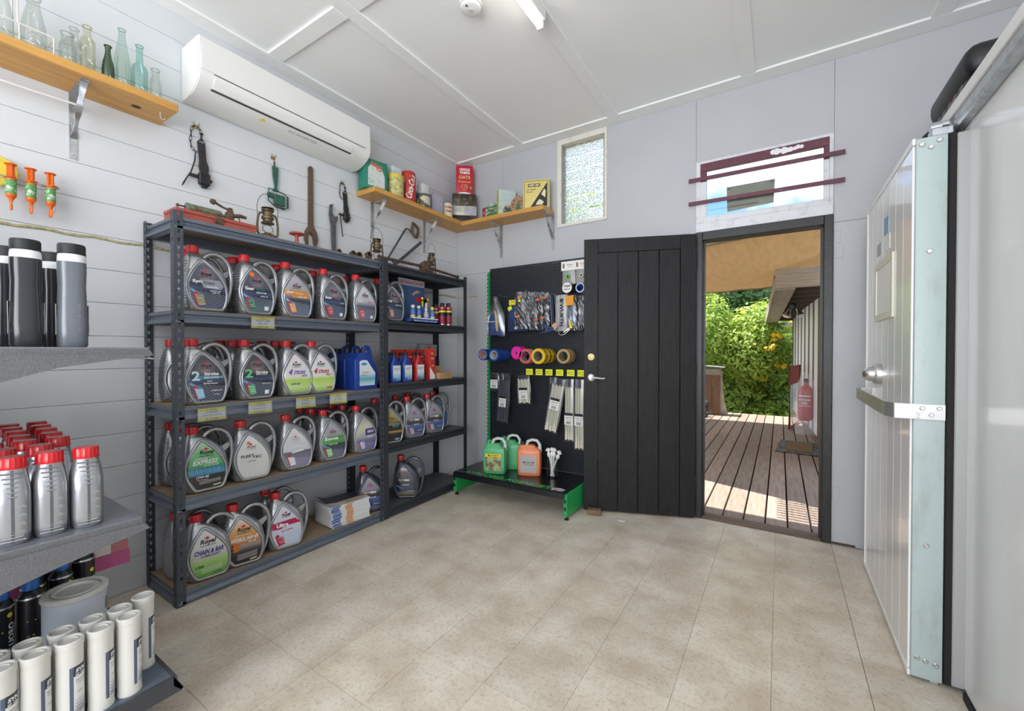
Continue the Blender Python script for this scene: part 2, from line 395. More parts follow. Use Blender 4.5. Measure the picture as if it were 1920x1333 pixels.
for y0, y1, z0, z1 in ((2.46, 2.86, 1.40, 1.43), (2.46, 2.86, 1.655, 1.685), (2.46, 2.49, 1.43, 1.655), (2.83, 2.86, 1.43, 1.655)): box(b, DX0 - .008, DX0, y0, y1, z0, z1, bev=.001)
O('card_holder', b, mat('cream_frame', (.75, .73, .62), .4), d2)
b = NB(); box(b, DX0 - .003, DX0 + .001, 2.49, 2.83, 1.43, 1.655); O('blank_card', b, M_whitepr, d2)
for y0, y1, z0, z1, m_ in ((2.58, 2.68, 1.80, 1.88, mat('blue_sticker', (.25, .42, .62), .4)), (2.55, 2.62, 1.72, 1.79, M_whitepr), (2.74, 2.84, 1.73, 1.79, mat('grey_sticker', (.38, .44, .5), .4))):
    b = NB(); box(b, DX0 - .0015, DX0 + .001, y0, y1, z0, z1); O('sticker', b, m_, d2)
b = NB(); box(b, .47, .53, DY0 + .01, DY0 + .06, 2.045, 2.075, bev=.003); lathe(b, [(.016, 0), (.016, .03)], 12, M=Matrix.Translation((.47, DY0 + .03, 2.085)) @ Matrix.Rotation(R(90), 4, 'Y'))
lathe(b, [(.012, 0), (.012, .05)], 8, M=Matrix.Translation((.475, DY0 + .05, 2.10)) @ Matrix.Rotation(R(90), 4, 'Y')); O('roller_bracket', b, M_galv, d2, smooth=True)
b = NB(); box(b, .48, .505, DY0 + .01, DY0 + .05, 0.001, .015, bev=.002); O('floor_guide', b, M_galv, d2)

# ---------------------------------------------------------------- door 1: dark frame and the open ledged door
M_dkpaint = spots('black_brown_paint', (.012, .011, .011), (.04, .036, .033), 25, .55, .8, .38, 0, .15)
b = NB()
box(b, -.538, -.49, YB - .02, YB + .1, 0, 2.13, bev=.003); box(b, .236, .285, YB - .02, YB + .1, 0, 2.13, bev=.003); box(b, -.49, .236, YB - .02, YB + .1, 2.068, 2.13, bev=.003)
box(b, -.49, -.476, YB + .03, YB + .06, 0, 2.068); box(b, .222, .236, YB + .03, YB + .06, 0, 2.068)
d1 = S('door_1', b, M_dkpaint); d1['label'] = 'black painted frame of the doorway onto the deck'
b = NB(); box(b, -.49, .236, YB - .012, YB + .1, -.02, .012, bev=.004); O('threshold', b, wood('dark_sill', (.10, .07, .05), (.16, .11, .08), 3, 'X', .6), d1)
leaf = bpy.data.objects.new('door_3', None); COL.objects.link(leaf); leaf['kind'] = 'structure'; leaf['label'] = 'black ledged door swung open against the back wall'
leaf.location = (-.535, 3.375, .012); ang = math.atan2(3.09 - 3.375, -1.302 + .535); leaf.rotation_euler = (0, 0, ang)
LW, LH = .812, 2.10
M_door = mat('black_door_paint', (.014, .014, .0145), .5, var=.25, vs=14, bump=.2, bs=50, stretch=(3, 3, .5), spec=.25)
M_doorsheen = M_door
# leaf local: x from hinge 0 to free edge LW, room side is +y after rotation
for x0, x1 in ((.0, .105), (LW - .105, LW)):
    b = NB(); box(b, x0, x1, -.02, .022, 0, LH, bev=.002); O('stile', b, M_door, leaf)
b = NB(); box(b, .1052, LW - .1052, -.02, .021, LH - .105, LH, bev=.002); O('top_rail', b, M_door, leaf)
bw = (LW - .212) / 4
for i in range(4):
    b = NB(); x0 = .106 + i * bw; box(b, x0 + .0012, x0 + bw - .0012, -.016, .0195, 0, LH - .1055, bev=.0035); O('door_board', b, M_door, leaf)
b = NB(); box(b, 0.0, LW, -.045, -.02, .25, .38); box(b, 0, LW, -.045, -.02, 1.6, 1.73); O('ledge', b, M_door, leaf)
b = NB(); xh = LW - .055; Mx = Matrix.Translation((xh, .022, 1.03)) @ Matrix.Rotation(R(-90), 4, 'X')
lathe(b, [(.029, 0), (.029, .006), (.024, .01), (.012, .012), (.01, .05), (.012, .052)], 18, M=Mx)
tube(b, [(xh, .07, 1.03), (xh - .03, .072, 1.032), (xh - .08, .07, 1.026), (xh - .105, .066, 1.028)], [.011, .009, .007, .006], 8); O('lever_handle', b, mat('satin_silver', (.7, .7, .7), .28, 1), leaf, smooth=True)
b = NB(); Mx = Matrix.Translation((xh, .022, 1.19)) @ Matrix.Rotation(R(-90), 4, 'X')
lathe(b, [(.026, 0), (.026, .003), (.014, .004), (.013, .001)], 16, M=Mx); O('keyhole_plate', b, spots('old_brass', (.45, .36, .17), (.1, .08, .05), 40, .5, .65, .4, .8), leaf, smooth=True)
for z in (.2, 1.05, 1.85):
    b = NB(); lathe(b, [(.008, 0), (.008, .1)], 8, c=(-.004, .0, z)); O('hinge', b, M_blackmetal, leaf)

# ---------------------------------------------------------------- window 2: transom over the door
M_maroon = spots('maroon_paint', (.13, .035, .055), (.20, .10, .12), 20, .55, .75, .45)
M_greywhite = spots('flaking_white_paint', (.74, .75, .78), (.55, .56, .58), 12, .5, .7, .5)
b = NB(); box(b, -.538, .285, YB - .015, YB + .1, 2.13, 2.20, bev=.003); box(b, -.538, -.508, YB - .004, YB + .1, 2.2, 2.655); box(b, .262, .285, YB - .004, YB + .1, 2.2, 2.655); box(b, -.508, .262, YB - .004, YB + .1, 2.635, 2.655)
w2 = S('window_2', b, M_greywhite); w2['label'] = 'maroon and white transom window above the doorway'
b = NB(); box(b, -.508, .262, YB - .012, YB + .02, 2.578, 2.635, 0, .002); box(b, -.508, -.465, YB - .012, YB + .02, 2.50, 2.578, 0, .002); box(b, .232, .262, YB - .012, YB + .02, 2.49, 2.578, 0, .002)
O('maroon_sash', b, M_maroon, w2)
b = NB(); box(b, -.508, -.465, YB - .012, YB + .02, 2.236, 2.50, 0, .002); box(b, .232, .262, YB - .012, YB + .02, 2.236, 2.49, 0, .002); box(b, -.508, .262, YB - .012, YB + .02, 2.2, 2.238, 0, .002)
O('white_sash', b, M_greywhite, w2)
def thin_glass(name, tint, gloss=.06, rough=.02, wavy=0, scale=60):
    m = bpy.data.materials.new(name); m.use_nodes = True; n = m.node_tree.nodes; L = m.node_tree.links; n.clear()
    o = n.new('ShaderNodeOutputMaterial'); mx = n.new('ShaderNodeMixShader'); gl = n.new('ShaderNodeBsdfGlossy'); gl.inputs['Roughness'].default_value = rough
    if wavy:
        tr = n.new('ShaderNodeBsdfRefraction'); tr.inputs['IOR'].default_value = 1.25; tr.inputs['Roughness'].default_value = .05
        t = n.new('ShaderNodeTexCoord'); v = n.new('ShaderNodeTexVoronoi'); v.inputs['Scale'].default_value = scale; L.new(t.outputs['Object'], v.inputs['Vector'])
        b = n.new('ShaderNodeBump'); b.inputs['Strength'].default_value = wavy; b.inputs['Distance'].default_value = .01; L.new(v.outputs['Distance'], b.inputs['Height']); L.new(b.outputs['Normal'], tr.inputs['Normal'])
        L.new(b.outputs['Normal'], gl.inputs['Normal'])
    else: tr = n.new('ShaderNodeBsdfTransparent')
    tr.inputs['Color'].default_value = tuple(tint) + (1,)
    mx.inputs['Fac'].default_value = gloss; L.new(tr.outputs[0], mx.inputs[1]); L.new(gl.outputs[0], mx.inputs[2]); L.new(mx.outputs[0], o.inputs['Surface'])
    return m
M_pane = thin_glass('window_pane', (.96, .97, .98))
b = NB(); box(b, -.466, .233, YB + .002, YB + .006, 2.237, 2.579); O('pane', b, M_pane, w2)
for za, zb in ((2.520, 2.512), (2.348, 2.336)):
    b = NB(); prism(b, [(-.586, za - .013), (.341, zb - .013), (.341, zb + .013), (-.586, za + .013)], YB - .03, YB - .016, FY); O('security_bar', b, M_maroon, w2)
b = NB(); prism(b, [(-.33, 2.26), (-.045, 2.275), (-.036, 2.435), (-.335, 2.435)], YB + .012, YB + .02, FY); O('patch_board', b, mat('grey_green_board', (.17, .18, .12), .8, var=.15, vs=80), w2)
for x, z in ((-.318, 2.42), (-.055, 2.42)):
    b = NB(); lathe(b, [(.008, 0), (.006, .004)], 8, M=Matrix.Translation((x, YB + .0115, z)) @ Matrix.Rotation(R(90), 4, 'X')); O('nail_head', b, M_black, w2)
b = NB()
for i in range(9): lathe(b, [(.012 + .012 * rnd.random(), 0), (.002, .0012)], 7, M=Matrix.Translation((-.05 + .02 * i + .006 * rnd.random(), YB - .0125, 2.603 + .008 * rnd.random())) @ Matrix.Rotation(R(90), 4, 'X'))
O('paint_chip', b, M_whitepr, w2)

# ---------------------------------------------------------------- window 1: louvre
M_cream = spots('cream_paint', (.76, .74, .66), (.60, .56, .44), 15, .55, .75, .5)
b = NB()
for x0, x1, z0, z1 in ((-1.69, -1.648, 2.35, 3.12), (-1.252, -1.228, 2.35, 3.12), (-1.648, -1.252, 3.075, 3.12), (-1.648, -1.252, 2.35, 2.375)): box(b, x0, x1, YB - .012, YB + .1, z0, z1, bev=.002)
w1 = S('window_1', b, M_cream); w1['label'] = 'narrow frosted louvre window with cream frame'
M_louv = thin_glass('frosted_louvre_glass', (.92, .96, .96), .10, .12, .8, 90)
for i in range(6):
    z0 = 2.372 + i * .117; b = NB()
    prism(b, [(YB + .016, z0 + .003), (YB + .048, z0 + .121), (YB + .052, z0 + .121), (YB + .020, z0 + .003)], -1.645, -1.255, FX); O('louvre_blade', b, M_louv, w1)
b = NB(); box(b, -1.648, -1.636, YB + .005, YB + .05, 2.375, 3.075); box(b, -1.264, -1.252, YB + .005, YB + .05, 2.375, 3.075); O('blade_clip_strip', b, mat('dull_alloy', (.35, .34, .30), .5, .6), w1)

# ---------------------------------------------------------------- ceiling fittings
fx = T('fluorescent_batten', 'white fluorescent ceiling batten with one lit tube', 'ceiling light', (-1.127, 0, CZ - .014))
b = NB(); box(b, -.03, .03, .86, 2.075, -.055, 0, bev=.004); O('body', b, M_white, fx)
for y0, y1 in ((.87, .885), (2.055, 2.075)): b = NB(); box(b, -.02, .02, y0, y1, -.10, -.05, bev=.004); O('lamp_holder', b, M_cream, fx)
b = NB(); lathe(b, [(.013, 0), (.013, 1.165)], 14, M=Matrix.Translation((-.005, .888, -.083)) @ Matrix.Rotation(R(-90), 4, 'X')); O('tube', b, mat('lit_tube', (1, .96, .86), .5, emit=9), fx, smooth=True)
dup(fx, (-1.127, -2.35, CZ - .014), 0, 'unseen fluorescent batten added as fill behind the camera')  # extra batten out of view, added to light the room
dup(fx, (.8, -1.9, CZ - .014), 0, 'unseen fluorescent batten added as fill on the right side')  # another unseen batten, added for more room light
sm = T('smoke_alarm', 'round white smoke alarm on the ceiling', 'smoke alarm', (-1.42, 1.82, CZ))
b = NB(); lathe(b, [(.058, -.0), (.062, -.012), (.06, -.03)], 28); O('base', b, M_white, sm, smooth=True)
b = NB(); lathe(b, [(.055, -.031), (.052, -.044), (.045, -.047), (.001, -.047)], 28); O('cover', b, M_white, sm, smooth=True)
b = NB(); lathe(b, [(.015, -.047), (.015, -.050), (.012, -.0505), (.001, -.0505)], 16); O('test_button', b, mat('pale_grey', (.62, .62, .62), .5), sm, smooth=True)
b = NB(); box(b, -.004, .004, -.042, -.03, -.0485, -.047); O('indicator_slot', b, M_black, sm)
# ================================================================ STEEL RACKS
TIER = [.07, .525, .975, 1.45, 1.905]; TIER2 = [.07, .545, 1.005, 1.475, 1.905]
RX = -2.455; RD = .385
def flange(b, o, ud, w, H, slots=True):
    o = Vector(o); ud = Vector(ud); up = Vector((0, 0, 1)); p = .04; n = int(H / p); c = o + ud * w / 2
    if not slots:
        quad(b, [o, o + ud * w, o + ud * w + up * H, o + up * H]); return
    q = H / n
    for i in range(n):
        cc = c + up * (q * (i + .5)); W, P = w / 2, q / 2
        outr = [(W,-P),(W,-P/3),(W,P/3),(W,P),(W/3,P),(-W/3,P),(-W,P),(-W,P/3),(-W,-P/3),(-W,-P),(-W/3,-P),(W/3,-P)]
        inn = [(.0034,-.011),(.0034,-.003),(.0064,.002),(.0058,.006),(.0026,.009),(-.0026,.009),(-.0058,.006),(-.0064,.002),(-.0034,-.003),(-.0034,-.011),(-.001,-.012),(.001,-.012)]
        A = [b.verts.new(cc + ud * x + up * y) for x, y in outr]; B = [b.verts.new(cc + ud * x + up * y) for x, y in inn]
        for j in range(12): face(b, (A[j], A[(j+1) % 12], B[(j+1) % 12], B[j]))
BEAM = [(-.03, 0), (-.004, 0), (0, -.003), (0, -.017), (-.010, -.021), (-.010, -.030), (.004, -.047), (.004, -.058), (-.003, -.06), (-.03, -.06)]
def rack(label, y0, L, slots, mpost, mbeam, mboard, tiers, H=1.93):
    t = T('steel_rack', label, 'shelving rack', (RX, y0, 0))
    for yy, uy in ((0, 1), (L, -1)):
        for xx, ux in ((0, -1), (-RD, 1)):
            b = NB(); flange(b, (xx, yy, 0), (0, uy, 0), .038, H, slots); flange(b, (xx, yy, 0), (ux, 0, 0), .038, H, slots)
            bmesh.ops.remove_doubles(b, verts=b.verts[:], dist=.0004)
            o = O('post', b, mpost, t, fix=False); md = o.modifiers.new('thickness', 'SOLIDIFY'); md.thickness = .002; md.offset = 0
    for z in tiers:
        bw = .045 if z < .1 else .06
        b = NB(); prism(b, [(x - .003, zz + z - .003) for x, zz in BEAM], .004, L - .004, FY); O('front_beam', b, mbeam, t)
        b = NB(); prism(b, [(-RD - x + .003, zz + z - .003) for x, zz in BEAM], .004, L - .004, FY); O('back_beam', b, mbeam, t)
        for k in (0, 1):
            b = NB(); prism(b, [((-x if k == 0 else L + x) + (.003 if k == 0 else -.003), zz + z - .003) for x, zz in BEAM], -RD + .034, -.034, FX); O('side_beam', b, mbeam, t)
        b = NB(); box(b, -RD + .012, -.012, .012, L - .012, z - .012, z); O('shelf_board', b, mboard, t)
    return t
rack('grey steel slotted rack of silver oil jugs beside the gondola shelf', .842, 1.268, True, M_darksteel, M_beam, M_mdf, TIER)
rack('dark steel rack with black shelves in the wall corner', 2.112, .968, False, M_rackdark, M_rackdark, M_mdfdark, TIER2)

# ================================================================ OIL JUGS
JL = [(0,.018,.172,.050,4),(.006,.010,.180,.059,4),(.03,.004,.191,.064,5),(.08,0,.199,.065,5),(.13,0,.200,.065,5),(.18,.002,.190,.063,5),(.21,.006,.176,.060,5),(.24,.010,.150,.054,4.5),
      (.260,.014,.126,.046,4),(.276,.018,.104,.038,3.5),(.287,.022,.084,.030,3),(.295,.027,.071,.0225,2),(.306,.027,.071,.022,2)]
JL = [(z, a, c, d * .93, e) for z, a, c, d, e in JL]
def jparm(z):
    for i in range(len(JL) - 1):
        a, c = JL[i], JL[i+1]
        if a[0] <= z <= c[0]:
            k = (z - a[0]) / (c[0] - a[0]); return [a[q] + (c[q] - a[q]) * k for q in range(1, 5)]
    return list(JL[-1][1:])
def jsurf(y, z, off=.0):
    yl, yr, d, n = jparm(z); s = abs((y - (yl + yr) / 2) / ((yr - yl) / 2))
    return d * max(1 - min(s, .995) ** n, 0) ** (1 / n) + off
def jring(z, n=28):
    yl, yr, d, e = jparm(z); yc = (yl + yr) / 2; hw = (yr - yl) / 2; out = []
    for j in range(n):
        a = 2 * math.pi * j / n; c, s = math.cos(a), math.sin(a)
        k = (abs(c) ** e + abs(s) ** e) ** (-1 / e)
        out.append((d * c * k, yc + hw * s * k, z))
    return out
# leaf-shaped label: rows of (z, left, right)
LR = [(.020,.056,.152),(.024,.048,.160),(.04,.037,.168),(.07,.023,.176),(.10,.016,.177),(.13,.014,.172),(.16,.018,.160),(.19,.030,.141),(.215,.044,.120),(.235,.058,.101),(.248,.068,.088),(.252,.074,.082)]
def build_jug_meshes():
    b = NB(); loft(b, [jring(l[0]) for l in JL])
    ol = [(y, z) for z, y, _ in LR] + [(y, z) for z, _, y in LR[::-1]]
    cy, cz = .096, .12
    pts = [(jsurf(cy + (y - cy) * 1.10, cz + (z - cz) * 1.085, -.0025), cy + (y - cy) * 1.10, cz + (z - cz) * 1.085) for y, z in ol]
    tube(b, pts, .0082, 8, closed=True, up=(1, 0, 0))
    z = .02
    while z < .255:                                     # moulded grip ribs on the narrow side
        yl, yr, d, e = jparm(z); tube(b, [(-d * .72, yl + .0025, z), (-d * .4, yl - .001, z), (d * .4, yl - .001, z), (d * .72, yl + .0025, z)], .0028, 4); z += .0145
    body = O('body', b, M_silver, None, smooth=True, ang=50)
    b = NB()
    path = [(0,.092,.268),(0,.104,.290),(0,.126,.306),(0,.152,.312),(0,.180,.304),(0,.204,.283),(0,.220,.252),(0,.227,.215),(0,.228,.17),(0,.222,.12),(0,.211,.075),(0,.196,.035),(0,.178,.016)]
    tube(b, path, [.015,.0148,.0145,.014,.014,.014,.0138,.0135,.0132,.013,.0125,.012,.010], 10, up=(1, 0, 0), flat=.85)
    prism(b, [(.165,.208),(.222,.236),(.222,.214),(.185,.176)], -.006, .006, FX)
    handle = O('handle', b, M_silver, None, smooth=True, ang=50)
    b = NB(); lathe(b, [(.0285, .300), (.0285, .302), (.0265, .304), (.0265, .331), (.0245, .336), (.001, .3365)], 36, c=(0, .049, 0), rib=.022)
    cap = O('cap', b, M_redcap, None, smooth=True, ang=30)
    b = NB(); uvd = {}
    rows = []
    for z, l, r in LR: rows.append([b.verts.new((jsurf(l + (r - l) * i / 10, z, .0012), l + (r - l) * i / 10, z)) for i in range(11)])
    for i in range(len(rows) - 1):
        for j in range(10): face(b, (rows[i][j], rows[i][j+1], rows[i+1][j+1], rows[i+1][j]))
    lab = O('label', b, M_paper, None, smooth=True)
    for o in (body, handle, cap, lab): COL.objects.unlink(o)
    return body, handle, cap, lab
JB, JH, JC, JLb = build_jug_meshes()
def label_mat(name, stops, grid=None, grid_col=(.55, .62, .75), glow=None):
    """printed label: vertical colour stops over local z, a net of fine slanted lines in the lower part"""
    m = mat('label_' + name, (1, 1, 1), .28, coat=.35); n = m.node_tree.nodes; L = m.node_tree.links; p = n['Principled BSDF']
    t = n.new('ShaderNodeTexCoord'); sp = n.new('ShaderNodeSeparateXYZ'); L.new(t.outputs['Object'], sp.inputs[0])
    mr = n.new('ShaderNodeMapRange'); mr.inputs['From Max'].default_value = .256; L.new(sp.outputs['Z'], mr.inputs['Value'])
    r = n.new('ShaderNodeValToRGB'); e = r.color_ramp.elements
    while len(e) < len(stops): e.new(.5)
    for i, (pz, c) in enumerate(stops): e[i].position = pz; e[i].color = tuple(c) + (1,)
    L.new(mr.outputs['Result'], r.inputs['Fac']); col = r.outputs['Color']
    def M2(op, a, bb):
        q = n.new('ShaderNodeMath'); q.operation = op
        for i, v in enumerate((a, bb)):
            if isinstance(v, (int, float)): q.inputs[i].default_value = v
            elif v is not None: L.new(v, q.inputs[i])
        return q.outputs[0]
    if glow:
        dy = M2('SUBTRACT', sp.outputs['Y'], .09); dz = M2('SUBTRACT', sp.outputs['Z'], .185)
        d = M2('SQRT', M2('ADD', M2('MULTIPLY', dy, dy), M2('MULTIPLY', dz, dz)), 0)
        g = n.new('ShaderNodeMapRange'); g.inputs['From Min'].default_value = .008; g.inputs['From Max'].default_value = .045; g.inputs['To Min'].default_value = .6; g.inputs['To Max'].default_value = 0
        L.new(d, g.inputs['Value']); mx = n.new('ShaderNodeMix'); mx.data_type = 'RGBA'; L.new(g.outputs['Result'], mx.inputs['Factor']); L.new(col, mx.inputs['A']); mx.inputs['B'].default_value = tuple(glow) + (1,); col = mx.outputs['Result']
    if grid:
        a = M2('GREATER_THAN', M2('FRACT', M2('ADD', M2('MULTIPLY', sp.outputs['Y'], 55), M2('MULTIPLY', sp.outputs['Z'], 75)), 0), .86)
        c = M2('GREATER_THAN', M2('FRACT', M2('SUBTRACT', M2('MULTIPLY', sp.outputs['Y'], 40), M2('MULTIPLY', sp.outputs['Z'], 95)), 0), .86)
        k = M2('MAXIMUM', a, c); k = M2('MULTIPLY', k, M2('LESS_THAN', sp.outputs['Z'], M2('SUBTRACT', grid, M2('MULTIPLY', sp.outputs['Y'], .12)))); k = M2('MULTIPLY', k, .5)
        mx = n.new('ShaderNodeMix'); mx.data_type = 'RGBA'; L.new(k, mx.inputs['Factor']); L.new(col, mx.inputs['A']); mx.inputs['B'].default_value = tuple(grid_col) + (1,); col = mx.outputs['Result']
    L.new(col, p.inputs['Base Color'])
    return m
def pcol(c): return mat('print_%02x%02x%02x' % tuple(int(max(0, min(1, v)) * 255) for v in c), c, .4)
JF = lambda u, v: (jsurf(u, v, .0032), u, v)
JF2 = lambda u, v: (jsurf(u, v, .0022), u, v)
def jug(loc, rz, label, lm, prints, shapes=(), group='silver oil jugs with red caps', body=M_silver, royal=None):
    t = T('oil_jug', label, 'oil jug', loc, rz, group)
    for o in (JB, JH, JC): 
        c = copy_part(o, t); c.location = (0, -.1, 0)
        if body is not M_silver and o is not JC:
            c.data = c.data.copy(); c.data.materials[0] = body
    if lm is None: return t
    c = copy_part(JLb, t); c.location = (0, -.1, 0); c.data = c.data.copy(); c.data.materials[0] = lm
    mats = []; b = NB()
    def mi(col):
        m = pcol(col)
        if m not in mats: mats.append(m)
        return mats.index(m)
    extra = []
    for q, (col, pts, *nm) in enumerate(shapes):
        bq = b if not nm else NB(); fmi = mi(col) if not nm else 0
        b2 = NB(); face(b2, [b2.verts.new((0, u, v)) for u, v in pts]); bmesh.ops.triangulate(b2, faces=b2.faces[:])
        if max(p[0] for p in pts) - min(p[0] for p in pts) > .03: bmesh.ops.subdivide_edges(b2, edges=b2.edges[:], cuts=3, use_grid_fill=True)
        vm = {v: bq.verts.new((jsurf(v.co.y, v.co.z, .0018 + .00006 * q), v.co.y, v.co.z)) for v in b2.verts}
        for fc in b2.faces: face(bq, [vm[v] for v in fc.verts], fmi)
        b2.free()
        if nm: O(nm[0], bq, pcol(col), c, fix=False)
    if royal:
        cy, cz, k, tc = royal
        txt(b, 'Royal', cy, cz, .052 * k, JF, mi(tc), .03, .25); rect(b, cy - .026 * k, cy + .024 * k, cz - .0135 * k, cz - .0115 * k, JF, mi(tc))
        pol(b, [(cy - .012 * k, cz + .014 * k), (cy - .003 * k, cz + .009 * k), (cy + .006 * k, cz + .014 * k), (cy - .002 * k, cz + .021 * k)], JF, mi((.65, .02, .03)))
    for s, cu, cv, wd, col, bold, sh, ht in prints: txt(b, s, cu, cv, wd, JF, mi(col), bold, sh, ht)
    o = O('label_print', b, mats or [M_whitepr], c, fix=False)
    return t
Wt = (.86, .86, .86); Bk = (.012, .012, .016); Rd = (.55, .02, .04)
def flagbox(col, line=Wt):
    return [(Rd, [(.030,.088),(.041,.102),(.056,.090),(.043,.083)]), (Rd, [(.030,.09),(.036,.088),(.054,.030),(.050,.026)]), (col, [(.037,.086),(.074,.080),(.084,.036),(.054,.030)])] + \
           [(line, [(.043 + i * .003, .079 - i * .010), (.073 + i * .0022, .075 - i * .009), (.0735 + i * .0022, .073 - i * .009), (.0435 + i * .003, .077 - i * .010)]) for i in range(4)]
def dark_label(nm, up=(.085, .09, .12), mid=(.022, .025, .032), low=(.03, .042, .09), **k):
    return label_mat(nm, [(.10, low), (.40, mid), (.46, (.06, .08, .17)), (.55, mid), (.60, up), (.95, up)], .112, glow=(.42, .30, .36), **k)
def streaks(c=(.12, .35, .62)): return [(c, [(.018,.118),(.078,.082),(.07,.080),(.022,.100)])]
def barcode(): return [(Wt, [(.128,.030),(.150,.030),(.152,.052),(.129,.052)], 'barcode_patch')]
def Z(t): return TIER[t]
XJ = -2.54
def place(capy, tier, rz=0, x=XJ):
    # jug meshes are centred .1 along their width; the cap sits .049 along it
    a = R(rz); return (x, capy + .051 * math.cos(a), (TIER2 if capy > 2.11 else TIER)[tier]), a
N = []
def add(capy, tier, desc, lm, prints, shapes=(), rz=0, royal=(.088, .19, 1, Bk), x=XJ, body=M_silver):
    loc, a = place(capy, tier, rz, x)
    N.append((capy, tier, desc)); return jug(loc, a, desc, lm, prints, shapes, royal=royal, body=body)
g3 = (.72, .72, .74)
# --- top tier
add(.948, 3, 'silver oil jug with dark blue-grey label nearest the left post, top tier', dark_label('a'), [('Syn', .047, .150, .040, Wt, .035, 0, .020), ('Gear', .100, .149, .055, (.16, .14, .13), .035, 0, .017), ('75W/90', .112, .127, .055, Wt, .02, .2, .009), ('LIMITED SLIP', .128, .109, .05, Wt, .02, 0, .006), ('GEAR OIL', .130, .100, .036, Wt, .02, 0, .006)],
    [((.30, .32, .37), [(.058,.162),(.150,.166),(.168,.134),(.152,.118),(.075,.122)])] + streaks() + flagbox((.42, .38, .22), Bk))
add(1.194, 3, 'silver oil jug with teal lettering and round orange sticker, top tier', dark_label('b', low=(.05, .10, .13)), [('Gear', .050, .146, .048, Wt, .035, 0, .018), ('Lube', .108, .146, .045, (.02, .16, .17), .035, 0, .018), ('85W/140', .112, .126, .055, Wt, .02, .2, .009), ('GEAR OIL', .128, .107, .042, Wt, .02, 0, .007)],
    streaks() + flagbox((.03, .17, .09)) + barcode() + [((.85, .20, .03), [(.066 + .014 * math.cos(R(30 * i)), .226 + .012 * math.sin(R(30 * i))) for i in range(12)], 'round_sticker')])
add(1.428, 3, 'silver oil jug with orange band on pale label, top tier', label_mat('c', [(.1, (.10, .12, .2)), (.42, (.05, .05, .07)), (.5, (.22, .22, .26)), (.58, (.40, .38, .44)), (.95, (.45, .43, .48))], .105), [('Agri', .044, .150, .040, Wt, .035, 0, .020), ('Trans', .098, .150, .05, (.75, .55, .38), .03, 0, .015), ('10W-30', .118, .128, .055, Wt, .02, .2, .010)],
    [((.62, .27, .06), [(.014,.168),(.155,.168),(.168,.122),(.06,.120),(.05,.134),(.014,.138)])] + streaks((.2, .45, .75)) + flagbox((.75, .36, .10)))
add(1.68, 3, 'silver oil jug with black label and red corner box, top tier', dark_label('d', up=(.13, .14, .17)), [('Auto', .046, .147, .046, Wt, .035, 0, .018), ('Trans', .110, .143, .045, (.45, .10, .12), .03, 0, .013), ('ATF', .146, .116, .03, Wt, .02, 0, .007)], streaks() + flagbox((.50, .07, .07)) + barcode())
add(1.929, 3, 'silver oil jug with pale label and pink lettering beside the middle post, top tier', label_mat('e', [(.1, (.12, .13, .22)), (.44, (.10, .11, .16)), (.52, (.35, .35, .42)), (.62, (.55, .55, .60)), (.95, (.62, .62, .66))], .108), [('Auto', .046, .150, .044, Wt, .035, 0, .017), ('MV', .125, .145, .040, (.62, .22, .28), .03, 0, .014)], flagbox((.66, .14, .10)) + barcode())
add(2.20, 3, 'silver oil jug with dark slate label alone on the right rack, top tier', dark_label('f'), [('Diff', .046, .150, .04, Wt, .035, 0, .017), ('Gear', .100, .150, .05, (.3, .3, .34), .03, 0, .015), ('85W-140', .125, .124, .055, Wt, .02, 0, .010)], streaks() + flagbox((.45, .30, .24)), x=-2.545)
# --- second tier
add(.942, 2, 'silver oil jug with blue two-stroke label nearest the left post', dark_label('g', up=(.07, .08, .09)), [('2', .044, .148, .036, (.55, .75, .86), .03, 0, .048), ('Stroke', .113, .157, .066, Wt, .035, 0, .017), ('SEMI SYNTHETIC', .122, .138, .086, (.75, .85, .9), .02, 0, .009), ('High', .104, .118, .024, Wt, .03, .3, .008), ('Performance', .108, .108, .066, Wt, .03, .3, .008), ('ENGINE OIL', .138, .070, .052, Wt, .03, 0, .006), ('5 Litre', .138, .050, .030, Wt, .02, 0, .006)],
    [((.10, .24, .34), [(.015,.147),(.166,.147),(.172,.128),(.015,.128)])] + streaks() + flagbox((.30, .58, .78)), royal=(.092, .196, 1, (.05, .04, .05)))
add(1.193, 2, 'silver oil jug with green two-stroke label', dark_label('h', up=(.075, .075, .085)), [('2', .045, .150, .040, (.14, .58, .24), .03, 0, .048), ('Stroke', .113, .155, .064, Wt, .035, 0, .016), ('MINERAL ENGINE', .112, .142, .062, Wt, .02, 0, .006), ('ENGINE OIL', .138, .090, .05, Wt, .02, 0, .006)], streaks() + flagbox((.10, .50, .17)) + barcode(), royal=(.092, .196, 1, (.05, .04, .05)))
lime = lambda nm: label_mat(nm, [(.06, (.30, .50, .12)), (.20, (.55, .72, .30)), (.38, (.45, .66, .10)), (.46, (.74, .76, .68)), (.6, (.74, .74, .74)), (.95, (.78, .77, .78))])
add(1.429, 2, 'silver oil jug with white and lime label in purple lettering', lime('i'), [('4', .044, .148, .026, (.16, .08, .42), .03, .3, .036), ('STROKE', .100, .143, .076, (.16, .08, .42), .03, .3, .022), ('ECO', .130, .122, .034, (.16, .08, .42), .03, .3, .011), ('10W-40', .072, .074, .055, (.10, .10, .30), .03, .3, .012)], royal=(.082, .190, 1.05, (.1, .1, .1)))
add(1.591, 2, 'silver oil jug with white and lime label in red lettering', lime('j'), [('4', .044, .148, .026, (.45, .03, .05), .03, .3, .036), ('STROKE', .100, .143, .076, (.45, .03, .05), .03, .3, .022), ('PRO', .130, .122, .034, (.35, .03, .05), .03, .3, .011)], [((.55, .06, .05), [(.12,.034),(.158,.036),(.157,.044),(.12,.042)])], royal=(.082, .190, 1.05, (.03, .12, .10)))
